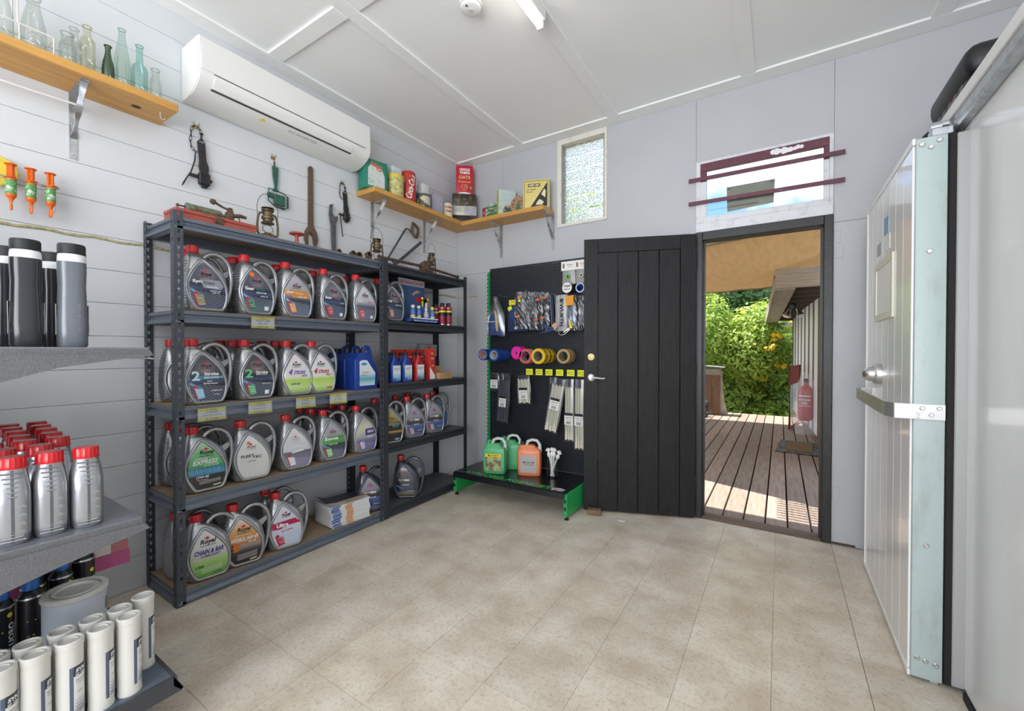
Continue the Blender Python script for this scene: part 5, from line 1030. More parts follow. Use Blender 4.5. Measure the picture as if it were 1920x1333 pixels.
# ================================================================ TRAPS AND SYRINGES ON THE WALL
def chain(b, pts, r=.006, w=.0016):
    P = [Vector(p) for p in pts]
    for i in range(len(P) - 1):
        c = (P[i] + P[i+1]) / 2; d = (P[i+1] - P[i]); L_ = d.length * .68; d.normalize(); s = Vector((0, 1, 0)) if i % 2 else Vector((1, 0, 0)); s = (s - d * s.dot(d)).normalized()
        tube(b, [c + d * L_ * math.cos(R(a)) + s * r * math.sin(R(a)) for a in range(0, 360, 45)], w, 5, closed=True)
def wall_hook(parent, p):
    b = NB(); y, z = p
    for s in (-1, 1): tube(b, [(0, y + s * .006, z), (.012, y + s * .006, z), (.018, y + s * .012, z + .012), (.012, y + s * .014, z + .022)], .0022, 6)
    box(b, 0, .003, y - .014, y + .014, z - .012, z + .010); O('brass_hook', b, spots('brass', (.45, .36, .16), (.25, .2, .1), 40, .5, .7, .35, .9), parent, smooth=True)
def rabbit_trap(loc, label, k, with_rod=True):
    t = T('jaw_trap', label, 'animal trap', loc, 0, 'old jaw traps hung on the wall'); t.scale = (k, k, k)
    wall_hook(t, (0, .375))
    b = NB(); chain(b, [(.014, -.005, .375), (.014, -.02, .365), (.012, -.026, .34), (.012, -.026, .31), (.012, -.03, .28), (.012, -.026, .25), (.012, -.012, .232), (.014, .005, .228)]); O('chain', b, M_blackmetal, t)
    b = NB(); chain(b, [(.014, .008, .375), (.014, .018, .36), (.014, .022, .345)]); lathe(b, [(.010, 0), (.010, .004), (.005, .006), (.005, .034), (.010, .036), (.010, .04)], 10, c=(.014, .024, .302)); O('swivel', b, M_blackmetal, t, smooth=True)
    b = NB(); prism(b, [(.004, .29), (.040, .285), (.046, .19), (.058, .155), (.056, .11), (.018, .105), (.012, .15), (.014, .19)], .006, .022, FX); tube(b, [(.014, .006, .292), (.014, .016, .302), (.014, .032, .302), (.014, .042, .29)], .003, 6); O('spring_bar', b, M_blackmetal, t, smooth=True, ang=25)
    b = NB(); box(b, .004, .036, .006, .062, .045, .115, bev=.006); box(b, .01, .03, .06, .074, .07, .085, bev=.003); box(b, .008, .03, .02, .05, .03, .046, bev=.004); lathe(b, [(.012, 0), (.012, .006)], 10, M=Matrix.Translation((.036, .03, .10)) @ Matrix.Rotation(R(90), 4, 'Y')); O('jaw_block', b, M_blackmetal, t)
    b = NB(); box(b, .01, .026, -.04, .008, .078, .096, bev=.003); O('cross_arm', b, M_blackmetal, t)
    if with_rod: b = NB(); tube(b, [(.02, -.008, .225), (.02, -.012, .17), (.02, -.03, .105), (.02, -.055, .055), (.02, -.066, .03), (.022, -.074, .012)], [.005, .006, .006, .006, .007, .004], 6, flat=.6); O('tongue', b, M_blackmetal, t, smooth=True)
    return t
rabbit_trap((XL, 1.085, 2.165), 'large black iron jaw trap on a chain below the bottle shelf end', 1.0)
t = rabbit_trap((XL, 2.045, 2.215), 'smaller black iron jaw trap on a chain beside the corner shelf', .86, False)
b = NB(); tube(b, [(.02, -.03, .10), (.024, -.026, .02), (.03, -.012, -.11)], .0045, 6); O('hanging_rod', b, M_blackmetal, t, smooth=True)
t = T('jaw_trap', 'green painted jaw trap hung over the lantern', 'animal trap', (XL, 1.53, 2.205), 0, 'old jaw traps hung on the wall'); M_gtrap = spots('green_trap_paint', (.04, .13, .09), (.025, .06, .045), 40, .5, .7, .55, .2, .3)
wall_hook(t, (-.006, .325))
b = NB(); tube(b, [(.012, -.006, .315), (.012, -.004, .292)], .002, 5); lathe(b, [(.005, 0), (.005, .03)], 8, c=(.012, -.002, .265)); O('hanger', b, M_rust, t)
b = NB(); prism(b, [(-.016, .265), (.02, .262), (.018, .17), (.012, .13), (.022, .105), (-.012, .105), (.0, .135), (-.012, .20)], .006, .02, FX); O('spring_bar', b, M_gtrap, t)
b = NB(); box(b, .006, .028, -.01, .062, .015, .085, bev=.004); box(b, .006, .024, -.05, -.008, .055, .085, bev=.004); O('plate', b, M_gtrap, t)
b = NB(); tube(b, [(.024, -.045, .11), (.024, -.05, .03), (.024, -.01, .002), (.024, .05, -.005), (.024, .075, .01), (.024, .078, .085), (.024, .05, .10), (.024, -.01, .108)], .0045, 6, closed=True); O('jaws', b, M_gtrap, t, smooth=True)
b = NB()
for k in range(6): lathe(b, [(.006, -.005), (.007, 0), (.006, .005)], 6, c=(.024, .079, .015 + k * .013))
for k in range(5): lathe(b, [(.006, -.005), (.007, 0), (.006, .005)], 6, c=(.024, .0 + k * .014, .0))
o = O('teeth', b, M_blackmetal, t); o['kind'] = 'stuff'
# orange dosing syringes in a wire holder
M_orange = mat('orange_plastic', (.82, .16, .015), .4)
t = T('wire_holder', 'wire rail holding the orange syringes', 'wire rail', (XL, .1, 1.985)); b = NB(); tube(b, [(.02, -.3, .012), (.085, -.25, .012), (.085, .41, 0), (.08, .424, .002), (.06, .42, .001), (.055, .30, .002), (.055, -.2, .012)], .0022, 6); O('wire', b, M_galv, t, smooth=True)
for i, y in enumerate((.380, .437, .496)):
    t = T('dosing_syringe', 'orange dosing syringe hung in the wire rail, %s' % ['nearest the yellow disc', 'middle of three', 'rightmost'][i], 'syringe', (XL + .07, y, 1.85), R(20 * i), 'orange syringes on the wall')
    b = NB(); lathe(b, [(.016, .06), (.0165, .062), (.0165, .135), (.02, .136), (.02, .14), (.016, .142)], 16); lathe(b, [(.016, .06), (.006, .045), (.005, .035)], 16, cap=False); box(b, -.026, .026, -.013, .013, .139, .143, bev=.002); O('barrel', b, M_orange, t, smooth=True)
    b = NB(); lathe(b, [(.0172, .07), (.0172, .128)], 16, cap=False); O('label', b, pattern('syringe_label', (.10, .34, .08), (.62, .66, .60), 60, .5, .58), t, smooth=True)
    b = NB(); box(b, -.012, .012, -.003, .003, .142, .195); box(b, -.003, .003, -.012, .012, .142, .195); lathe(b, [(.019, .195), (.019, .199), (.001, .2)], 14); O('plunger', b, M_orange, t)
    b = NB(); lathe(b, [(.001, 0), (.008, .004), (.009, .018), (.006, .036)], 10, sy=.5); O('tip_cap', b, M_orange, t, smooth=True)
    b = NB(); tube(b, [(0.014, 0, .058), (.02, 0, .045), (.016, 0, .026), (.006, 0, .02)], .0012, 5); O('tether', b, M_orange, t)
t = T('yellow_disc', 'yellow plastic disc hanging at the picture edge', 'disc', (XL + .03, .345, 2.02)); b = NB(); lathe(b, [(.06, -.004), (.064, 0), (.06, .004), (.05, .005), (.05, -.003)], 28, M=Matrix.Rotation(R(90), 4, 'Y')); O('disc', b, pcol((.85, .70, .08)), t, smooth=True)
# ================================================================ PEGBOARD DISPLAY STAND
M_green = mat('bright_green_steel', (.02, .36, .09), .4)
def peg_mat():
    """black pegboard with small through-holes on a 25 mm grid"""
    m = bpy.data.materials.new('black_pegboard'); m.use_nodes = True; n = m.node_tree.nodes; L = m.node_tree.links; p = n['Principled BSDF']
    p.inputs['Base Color'].default_value = (.010, .013, .018, 1); p.inputs['Roughness'].default_value = .45
    t = n.new('ShaderNodeTexCoord'); s = n.new('ShaderNodeSeparateXYZ'); L.new(t.outputs['Object'], s.inputs[0])
    def MM(op, a, b):
        q = n.new('ShaderNodeMath'); q.operation = op
        for i, v in enumerate((a, b)):
            if isinstance(v, (int, float)): q.inputs[i].default_value = v
            else: L.new(v, q.inputs[i])
        return q.outputs[0]
    fx = MM('SUBTRACT', MM('FRACT', MM('MULTIPLY', s.outputs['X'], 40), 0), .5); fz = MM('SUBTRACT', MM('FRACT', MM('MULTIPLY', s.outputs['Z'], 40), 0), .5)
    d = MM('ADD', MM('MULTIPLY', fx, fx), MM('MULTIPLY', fz, fz)); k = MM('LESS_THAN', d, .014)
    tr = n.new('ShaderNodeBsdfTransparent'); mx = n.new('ShaderNodeMixShader'); L.new(k, mx.inputs['Fac']); L.new(p.outputs[0], mx.inputs[1]); L.new(tr.outputs[0], mx.inputs[2]); L.new(mx.outputs[0], n['Material Output'].inputs['Surface'])
    return m
SX0, SX1 = -2.345, -1.335
st = T('pegboard_stand', 'black pegboard display stand with bright green base', 'display stand', (-1.84, 3.05, 0)); ox, oy = 1.84, -3.05
def L3(p): return (p[0] + ox, p[1] + oy, p[2])
def SB(name, m, *boxes, bev=0, **k):
    b = NB()
    for x0, x1, y0, y1, z0, z1 in boxes: box(b, x0 + ox, x1 + ox, y0 + oy, y1 + oy, z0, z1, bev=bev)
    return O(name, b, m, st, **k)
M_peg = peg_mat()
for z0, z1 in ((.21, .78), (.782, 1.40), (1.402, 2.03)): SB('peg_panel', M_peg, (SX0, SX1, 3.30, 3.303, z0, z1))
for x in (SX0 - .018, SX1):
    SB('upright', M_green, (x, x + .018, 3.285, 3.33, .02, 2.0))
b = NB()
for i in range(46): box(b, SX0 - .0185 + ox, SX0 - .010 + ox, 3.279 + oy, 3.2855 + oy, .25 + i * .038, .268 + i * .038)
o = O('upright_tooth', b, M_black, st); o['kind'] = 'stuff'
M_deck = mat('gloss_black_steel', (.012, .013, .016), .22)
b = NB(); prism(b, [(2.785 + oy, .165), (2.80 + oy, .198), (2.815 + oy, .206), (3.30 + oy, .206), (3.30 + oy, .196), (2.818 + oy, .196), (2.795 + oy, .165)], SX0 - .035 + ox, SX1 + .01 + ox, FX); O('deck', b, M_deck, st)
for x in (SX0 - .045, SX1 - .005):
    SB('side_panel', M_green, (x, x + .03, 2.81, 3.30, .03, .195), bev=.003)
    for z in (.075, .13): SB('slot', M_black, (x + .006, x + .024, 2.8085, 2.811, z, z + .025))
    for y in (2.84, 3.26):
        b = NB(); lathe(b, [(.018, 0), (.018, .006), (.007, .012), (.007, .031)], 12, c=L3((x + .015, y, 0))); O('levelling_foot', b, M_black, st, smooth=True)
fd = lambda u, v: (u + ox, v + oy, .2068)
b = NB(); txt(b, 'AYRFORD AGENCIES', -1.885, 2.860, .82, fd, 0, .010, 0, .062); O('green_lettering', b, mat('green_vinyl', (.06, .62, .10), .4), st, fix=False)
b = NB(); pol(b, [(-1.445, 2.83), (-1.36, 2.83), (-1.35, 2.875), (-1.40, 2.892), (-1.45, 2.87)], fd); stk = O('sticker', b, M_whitepr, st, fix=False)
fd2 = lambda u, v: (u + ox, v + oy, .2074); b = NB(); pol(b, [(-1.44, 2.834), (-1.41, 2.834), (-1.40, 2.86), (-1.435, 2.862)], fd2, 0); pol(b, [(-1.40, 2.85), (-1.36, 2.85), (-1.365, 2.87), (-1.40, 2.872)], fd2, 1); O('sticker_print', b, [pcol((.6, .08, .1)), pcol((.15, .2, .5))], stk, fix=False)
pegs = [(-2.29, 1.223, .22), (-2.13, 1.229, .25), (-1.93, 1.245, .22), (-1.84, 1.222, .20), (-1.69, 1.222, .24), (-1.49, 1.222, .20), (-1.47, 1.775, .16), (-1.365, 1.77, .14), (-2.15, 1.75, .12), (-1.99, 1.71, .12), (-1.86, 1.77, .14), (-1.63, 1.73, .10), (-1.54, 1.70, .12), (-1.44, 1.98, .10), (-1.36, 1.98, .10), (-2.25, 1.04, .10), (-2.13, 1.04, .10), (-1.93, 1.04, .10), (-1.79, 1.04, .13), (-1.69, 1.04, .13), (-1.60, 1.04, .10), (-1.50, 1.04, .10), (-1.40, 1.04, .10)]
for x, z, l in pegs:
    b = NB(); tube(b, [L3((x, 3.30, z)), L3((x, 3.30 - l, z)), L3((x, 3.29 - l, z + .012))], .0028, 6); O('peg_hook', b, M_galv, st, smooth=True)

# ---------------------------------------------------------------- rolls of tape on the pegs
def roll(nm, x, y0, z, r, ri, w, m, core, label, group, words=None, wm=None):
    t = T(nm, label, 'tape roll', (x, y0, z), 0, group); Mx = Matrix.Rotation(R(90), 4, 'X')
    b = NB(); lathe(b, [(ri + .004, 0), (r - .002, 0), (r, -.002), (r, -w + .002), (r - .002, -w), (ri + .004, -w)], 32, M=Mx, cap=False); O('tape', b, m, t, smooth=True, ang=40)
    b = NB(); lathe(b, [(ri + .004, .0005), (ri, .0005), (ri, -w - .0005), (ri + .004, -w - .0005)], 32, M=Mx, cap=False); O('core', b, core, t, smooth=True, ang=40)
    if words:
        fr = lambda u, v: ((r + .0008) * math.cos(u / r), v, (r + .0008) * math.sin(u / r)); b = NB()
        for k in range(5): txt(b, words, R(72 * k - 20) * r, w / 2, .07, fr, 0, .03, 0, w * .5)
        O('printed_words', b, wm or M_blackpr, t, fix=False)
cw = pcol((.30, .25, .17)); cwhite = pcol((.62, .6, .56)); M_btape = mat('blue_tape', (.01, .06, .30), .28)
roll('insulation_tape', -2.285, 3.10, 1.215, .052, .036, .05, M_btape, pcol((.60, .30, .28)), 'dark blue tape roll with red and white core, leftmost', 'tape rolls on the pegboard')
roll('insulation_tape', -2.285, 3.155, 1.215, .050, .036, .05, M_btape, cwhite, 'dark blue tape roll just behind the leftmost roll', 'tape rolls on the pegboard')
roll('blue_tape', -2.13, 3.05, 1.212, .054, .034, .10, M_btape, cwhite, 'wide blue tape roll with white core', 'tape rolls on the pegboard')
roll('blue_tape', -2.13, 3.155, 1.212, .052, .034, .10, M_btape, cwhite, 'wide blue tape roll behind the white-cored one', 'tape rolls on the pegboard')
roll('flagging_tape', -1.925, 3.10, 1.232, .056, .014, .09, mat('hot_pink_tape', (.85, .01, .36), .4), cw, 'hot pink flagging tape roll', 'tape rolls on the pegboard')
roll('barrier_tape', -1.835, 3.10, 1.204, .064, .042, .075, mat('red_white_tape', (.62, .10, .11), .4), cw, 'red and white danger barrier tape roll', 'tape rolls on the pegboard', 'DANGER', M_whitepr)
M_ytape = mat('yellow_tape', (.72, .47, .02), .35)
roll('barrier_tape', -1.69, 3.06, 1.205, .065, .040, .07, M_ytape, cw, 'yellow caution tape roll in front of two others', 'tape rolls on the pegboard', 'CAUTION')
roll('barrier_tape', -1.69, 3.135, 1.205, .064, .040, .07, M_ytape, cw, 'yellow caution tape roll in the middle of three', 'tape rolls on the pegboard', 'CAUTION')
roll('barrier_tape', -1.69, 3.21, 1.205, .063, .040, .06, M_ytape, cw, 'yellow caution tape roll at the back of three', 'tape rolls on the pegboard', 'CAUTION')
M_btn = mat('brown_paper_tape', (.42, .27, .11), .5)
roll('masking_tape', -1.49, 3.12, 1.205, .060, .040, .055, M_btn, cw, 'brown packing tape roll nearest the room', 'tape rolls on the pegboard')
roll('masking_tape', -1.49, 3.18, 1.205, .060, .040, .055, M_btn, cw, 'brown packing tape roll behind another brown roll', 'tape rolls on the pegboard')
roll('small_tape', -1.47, 3.15, 1.765, .045, .006, .06, mat('black_tape', (.02, .02, .022), .35), M_paper, 'small black tape roll with printed white face', 'small rolls high on the pegboard')
b = NB(); fr = lambda u, v: (u, -.001, v); pol(b, [(.043 * math.cos(R(a)), .043 * math.sin(R(a))) for a in range(0, 360, 15)], fr); fc = O('face_label', b, M_paper, bpy.data.objects['small_tape'], fix=False)
b = NB(); fr = lambda u, v: (u, -.0018, v); txt(b, 'TAPE', 0, .012, .06, fr, 0, .04, 0, .018); txt(b, '20 METRES', 0, -.012, .06, fr, 0, .03, 0, .01); O('face_print', b, M_blackpr, fc, fix=False)
roll('thread_seal_tape', -1.365, 3.17, 1.76, .040, .026, .07, mat('pale_blue_tape', (.52, .62, .74), .35), pcol((.02, .03, .45)), 'small pale tape roll with bright blue core beside the door', 'small rolls high on the pegboard')

# ---------------------------------------------------------------- bags and packets
M_bag = thin_glass('clear_bag', (.86, .88, .90), .16, .22, 0); M_bagw = thin_glass('crinkled_clear_bag', (.80, .82, .85), .13, .30, 0)
def bag_mesh(b, w, h, d, seed, top=.25, ny=10, nx=8, wr=.006):
    r_ = random.Random(seed); g = []
    for side in (-1, 1):
        rows = []
        for j in range(ny + 1):
            k = j / ny; ww = w * (top + (1 - top) * min(1, k * 2.2)); th = d * math.sin(math.pi * min(1, .12 + k * .85)) ** .6
            rows.append([b.verts.new(((i / nx - .5) * ww + r_.uniform(-1, 1) * wr * .4, side * (th / 2 * (1 - abs(2 * i / nx - 1) ** 3) + r_.uniform(0, 1) * wr + .001), -k * h)) for i in range(nx + 1)])
        for j in range(ny):
            for i in range(nx): face(b, (rows[j][i], rows[j][i+1], rows[j+1][i+1], rows[j+1][i]))
        g.append(rows)
def hang(nm, label, cat, x, y, z, rz=0, group=None): return T(nm, label, cat, (x, y, z), R(rz), group)
def header(t, w, z0, z1, y, m, pr=None, pm=M_blackpr, stripe=None):
    b = NB(); box(b, -w / 2, w / 2, y - .001, y + .001, z0, z1); hc = O('header_card', b, m, t); f = lambda u, v: (u, y - .0016, v)
    if stripe: b = NB(); rect(b, -w / 2, w / 2, z1 - (z1 - z0) * .22, z1, f); O('dark_strip', b, stripe, hc, fix=False)
    if pr:
        f = lambda u, v: (u, y - .0022, v); b = NB()
        for s, cu, cv, wd, hh in pr: txt(b, s, cu, cv, wd, f, 0, .02, 0, hh)
        O('card_print', b, pm, hc, fix=False)
    return hc
# gloves in a clear bag
t = hang('glove_bag', 'clear bag of blue and tan gloves hanging at the pegboard edge', 'bag', -2.225, 3.225, 1.75); b = NB(); bag_mesh(b, .20, .37, .07, 1, .12); O('bag', b, M_bag, t, smooth=True)
b = NB(); bag_mesh(b, .17, .20, .045, 2, .7, 6, 6); bmesh.ops.translate(b, verts=b.verts, vec=(0, 0, -.155)); O('blue_glove', b, mat('blue_cloth', (.06, .12, .34), .8, var=.2, vs=30), t, smooth=True)
b = NB(); tube(b, [(.01, -.026, -.13), (.03, -.034, -.20), (.035, -.034, -.28), (.03, -.026, -.32)], [.012, .016, .015, .008], 8); O('tan_cuff', b, mat('tan_cloth', (.50, .40, .18), .8), t, smooth=True)
b = NB(); box(b, -.085, .07, -.030, -.028, -.235, -.227); O('white_tie', b, M_whitepr, t)
t = hang('cutting_disc_pack', 'navy cutting disc pack with yellow header card', 'packet', -2.0, 3.24, 1.715); b = NB(); box(b, -.10, .10, -.006, .006, -.29, 0, bev=.002); O('backing_card', b, pcol((.02, .035, .09)), t)
header(t, .17, -.05, -.005, -.0075, M_tagy, [('CUTTING DISC', 0, -.022, .13, .012)])
b = NB(); Mx = Matrix.Rotation(R(90), 4, 'X'); lathe(b, [(.075, .007), (.075, .010), (.001, .0105)], 28, M=Matrix.Translation((0, 0, -.13)) @ Mx); O('disc', b, pcol((.03, .06, .17)), t, smooth=True)
b = NB(); lathe(b, [(.026, .0108), (.026, .0115), (.006, .0118), (.006, .009)], 20, M=Matrix.Translation((0, 0, -.13)) @ Mx); O('hub_label', b, pcol((.66, .55, .10)), t, smooth=True)
b = NB(); prism(b, [(-.10, -.075), (-.062, -.055), (-.048, -.085), (-.085, -.108)], -.013, -.0115, FY); O('price_sticker', b, M_yellow, t)
M_dkbag = mat('dark_contents', (.03, .032, .037), .5, var=.5, vs=40)
zb = ['first', 'second', 'third', 'fourth', 'fifth']
for i in range(5):
    x = -1.935 + i * .056; t = hang('fitting_bag', 'shiny clear bag of black fittings, %s from the yellow disc pack' % zb[i], 'bag', x, 3.19 + .012 * i, 1.772 - .004 * i, 8 - 4 * i, 'bags of black fittings on the pegboard')
    b = NB(); bag_mesh(b, .085 if i else .11, .33, .03, 10 + i, .9, 14, 6, .009); O('bag', b, M_bagw, t, smooth=False)
    b = NB(); bag_mesh(b, .07 if i else .095, .24, .018, 20 + i, .9, 8, 5, .006); bmesh.ops.translate(b, verts=b.verts, vec=(0, 0, -.06)); O('contents', b, M_dkbag, t)
    b = NB()
    for q in range(2):
        zz = -.05 - .17 * q - .02 * (i % 2); xx = -.02 if q else .0; box(b, xx - .022, xx + .022, -.03, -.0285, zz - .008, zz + .008)
    if i in (0, 3, 4): O('orange_label', b, pcol((.75, .16, .06)), t)
    else: b.free()
b = NB(); box(b, -.012, .012, -.031, -.0295, -.092, -.076); O('price_sticker', b, M_yellow, bpy.data.objects['fitting_bag'])
for i in range(2):
    t = hang('strap', 'dark blue flat strap hanging beside the printed bags, %s' % ['left one', 'right one'][i], 'strap', -1.655 + .045 * i, 3.24, 1.735, 0, 'dark straps on the pegboard'); b = NB(); prism(b, [(-.014, 0), (.014, 0), (.03, -.30), (.004, -.30)], -.004, .004, FY); O('webbing', b, mat('navy_webbing', (.015, .02, .05), .5), t)
    b = NB(); prism(b, [(-.016, 0), (-.012, 0), (.006, -.30), (.002, -.30)], -.006, -.0045, FY); O('pale_edge', b, pcol((.30, .34, .42)), t)
t = hang('printed_bag', 'grey printed plastic bag with vertical black lettering', 'bag', -1.54, 3.20, 1.715, -6); b = NB(); bag_mesh(b, .12, .30, .04, 31, .95, 10, 8, .004); O('bag', b, mat('grey_film', (.46, .45, .46), .3, var=.12, vs=40), t, smooth=True)
fb = lambda u, v: (u, -.0275, v); b = NB(); txt(b, 'WURTH', .012, -.165, .19, fb, 0, .03, 0, .034, -90); rect(b, -.004, .028, -.045, -.036, fb); rect(b, -.004, .028, -.058, -.049, fb); rect(b, .0, .006, -.07, -.03, fb); rect(b, .018, .024, -.07, -.03, fb); O('black_lettering', b, M_blackpr, t, fix=False)
t = hang('hardware_bag', 'clear hardware bag with orange header card', 'bag', -1.445, 3.185, 1.705, -10); b = NB(); bag_mesh(b, .11, .29, .035, 32, .95, 10, 8, .008); O('bag', b, M_bagw, t)
header(t, .075, -.085, -.005, -.028, pcol((.80, .34, .04)))
b = NB(); bag_mesh(b, .08, .16, .02, 33, .9, 6, 5, .006); bmesh.ops.translate(b, verts=b.verts, vec=(0, 0, -.09)); O('contents', b, mat('blue_grey_contents', (.20, .25, .33), .5, var=.4, vs=40), t)
b = NB(); prism(b, [(.0, -.19), (.03, -.27), (-.002, -.275)], -.03, -.027, FY); O('yellow_tag', b, M_tagy, t)
t = hang('hardware_bag', 'clear hardware bag of grey parts right of the orange header', 'bag', -1.37, 3.21, 1.70, -6); b = NB(); bag_mesh(b, .09, .28, .035, 34, .95, 10, 8, .008); O('bag', b, M_bagw, t)
b = NB(); bag_mesh(b, .065, .17, .02, 35, .9, 6, 5, .006); bmesh.ops.translate(b, verts=b.verts, vec=(0, 0, -.07)); O('contents', b, mat('grey_contents', (.24, .25, .27), .5, var=.4, vs=40), t)
t = hang('cable_snips', 'blue-handled snips hooked below the printed bag', 'snips', -1.575, 3.13, 1.43, 0); b = NB(); tube(b, [(0, 0, 0), (-.05, -.005, .012), (-.11, -.01, .045)], [.008, .009, .007], 8); O('handle', b, pcol((.03, .06, .20)), t, smooth=True)
b = NB(); tube(b, [(0, 0, 0), (-.06, -.006, -.018), (-.125, -.01, -.03)], [.008, .009, .006], 8); O('handle', b, pcol((.03, .06, .20)), t, smooth=True)
b = NB(); prism(b, [(-.005, .012), (.02, .05), (.04, .035), (.012, -.01)], -.004, .004, FY); lathe(b, [(.011, -.006), (.011, .006)], 12, M=Matrix.Rotation(R(90), 4, 'X')); O('blade', b, M_steel, t)
b = NB(); prism(b, [(-.02, .03), (.01, .055), (.025, .03), (-.005, .008)], -.008, -.0045, FY); O('orange_tag', b, pcol((.72, .33, .08)), t)
t = hang('carabiner', 'steel carabiner hook below the hardware bags', 'carabiner', -1.50, 3.13, 1.385, 0); b = NB(); tube(b, [(-.035, 0, .03), (-.03, 0, 0), (-.01, 0, -.008), (.02, 0, 0), (.06, .01, .04), (.055, .01, .05), (.01, 0, .015)], .004, 6); O('ring', b, M_steel, t, smooth=True)
for i, (x, lab) in enumerate(((-1.475, 'white-headed packet with green fitting high on the pegboard'), (-1.355, 'white-headed packet with brass ring beside the door edge'))):
    t = hang('fitting_packet', lab, 'packet', x, 3.20, 1.985, 0, 'white-headed packets'); b = NB(); bag_mesh(b, .115, .185, .03, 40 + i, .97, 8, 6, .003); O('bag', b, mat('frosted_bag', (.33, .33, .31), .3), t, smooth=True)
    header(t, .12, -.075, .0, -.022, M_paper, [('FITTING', .015, -.03, .05, .008), ('19 mm', .015, -.045, .035, .006)])
    b = NB(); box(b, -.045, -.03, -.0255, -.0245, -.055, -.018); O('printed_outline', b, pcol((.25, .1, .08)), t)
    b = NB(); lathe(b, [(.016, -.005), (.02, 0), (.016, .005), (.008, .005), (.008, -.005)], 12, M=Matrix.Translation((.0, -.024, -.125)) @ Matrix.Rotation(R(90), 4, 'X')); O('contents', b, [pcol((.12, .42, .06)), pcol((.55, .52, .38))][i], t, smooth=True)
for i, x in enumerate((-1.835, -1.74, -1.645, -1.545, -1.445, -1.352)):
    t = hang('price_ticket', 'fluoro yellow price ticket on the pegboard, %s from left' % ORD[i], 'price ticket', x, 3.17, 1.068, 0, 'fluoro price tickets'); b = NB(); box(b, -.033, .033, -.001, .001, -.026, .026); O('card', b, M_yellow, t)
    f = lambda u, v: (u, -.0016, v); b = NB(); rect(b, -.024, .022, .006, .010, f); rect(b, -.022, .024, -.012, -.008, f); txt(b, '$', -.02, .0, .008, f, 0, .02, 0, .01); O('ink_lines', b, M_ink, t, fix=False)
# cable ties
def ties(x, y, z, w, h, m, label, lz, tilt=0, labw=.075, n=7):
    t = hang('cable_tie_bag', label, 'cable ties', x, y, z, 0, 'bags of cable ties'); t.rotation_euler = (0, R(tilt), 0)
    b = NB(); bag_mesh(b, w * 1.06, h, .024, int(h * 1000), .85, 10, 6, .002); O('bag', b, M_bag, t, smooth=True)
    p = None
    for i in range(n):
        xx = (i - (n - 1) / 2) * w * .86 / n; b = NB(); box(b, xx - w * .055, xx + w * .055, -.006 - .003 * (i % 2), -.001, -h + .012 + .004 * (i % 3), -h * .12 - .01 * (i % 2), bev=.001); O('tie', b, m, t)
    if lz:
        hc = header(t, labw, -lz - .10, -lz, -.0155, M_paper, [('CABLE TIES', 0, -lz - .038, labw * .8, .009), ('300 x 4.8', 0, -lz - .055, labw * .6, .007)], stripe=M_blackpr); b = NB()
        for q in range(9): rect(b, -.022 + q * .005, -.022 + q * .005 + (.0015 + .001 * (q % 3)), -lz - .092, -lz - .068, lambda u, v: (u, -.018, v))
        O('barcode', b, M_blackpr, hc, fix=False)
M_tieb = mat('dark_nylon', (.07, .08, .10), .4); M_tiew = mat('natural_nylon', (.76, .73, .58), .4)
ties(-2.235, 3.22, 1.04, .10, .17, M_tieb, 'short black cable ties bag with white label, leftmost', .035, 0, .08)
ties(-2.205, 3.26, 1.04, .09, .165, M_tieb, 'short black cable ties bag behind the leftmost bag', .035, 0, .075)
ties(-2.11, 3.20, 1.04, .13, .45, M_tieb, 'long dark cable ties bag beside the short black ties', .20, 4)
ties(-1.915, 3.20, 1.035, .135, .26, M_tiew, 'short white cable ties bag with white label', .11, -3, .085)
ties(-1.655, 3.27, 1.02, .075, .42, M_tieb, 'dark cable ties bag behind the slanting white bundle', 0, 2)
ties(-1.555, 3.19, 1.02, .125, .47, M_tiew, 'slanting long white cable ties bundle', .17, 11, .085)
ties(-1.475, 3.21, 1.015, .085, .52, M_tiew, 'long white cable ties bundle second from the door', .28, 0, .075)
ties(-1.385, 3.21, 1.015, .085, .58, M_tiew, 'longest cream cable ties bundle next to the door edge', .28, 0, .075)

# ---------------------------------------------------------------- jugs and jar on the green base
zd = .206
def handle_jug(x, y, rz, body, capm, label, lab, prints, capz=True):
    t = T('chemical_jug', label, 'jug', (x, y, zd), R(rz), 'plastic jugs on the stand base'); b = NB(); rg = []
    for z, hx, hy in ((0, .092, .062), (.006, .098, .068), (.06, .10, .07), (.19, .10, .07), (.215, .096, .066), (.235, .07, .04), (.25, .06, .032)):
        rg.append([(hx * c * k - (.02 if z > .22 else 0), hy * s * k, z) for j in range(24) for c, s in [(math.cos(math.pi * j / 12), math.sin(math.pi * j / 12))] for k in [(abs(c) ** 6 + abs(s) ** 6) ** (-1 / 6)]])
    loft(b, rg); O('body', b, body, t, smooth=True, ang=45)
    b = NB(); tube(b, [(-.03, 0, .235), (-.015, 0, .278), (.02, 0, .292), (.062, 0, .286), (.084, 0, .255), (.088, 0, .19)], [.014, .014, .013, .013, .014, .016], 10); O('handle', b, mat('translucent_white_plastic', (.62, .66, .62), .4), t, smooth=True)
    b = NB(); lathe(b, [(.022, .248), (.022, .275), (.019, .279), (.001, .28)], 20, c=(-.058, 0, 0), rib=.02); O('cap', b, capm, t, smooth=True)
    if lab:
        f = lambda u, v: (u, -.0712, v); b = NB(); rect(b, -.07, .065, .03, .175, f); lb = O('label', b, lab, t, fix=False); f = lambda u, v: (u, -.0718, v)
        for s, cu, cv, wd, hh, m in prints: b = NB(); txt(b, s, cu, cv, wd, f, 0, .03, 0, hh); O('label_print', b, m, lb, fix=False)
        return t, lb
M_gjug = mat('green_fluid_plastic', (.10, .46, .20), .35); M_ojug = mat('orange_fluid_plastic', (.80, .26, .12), .35)
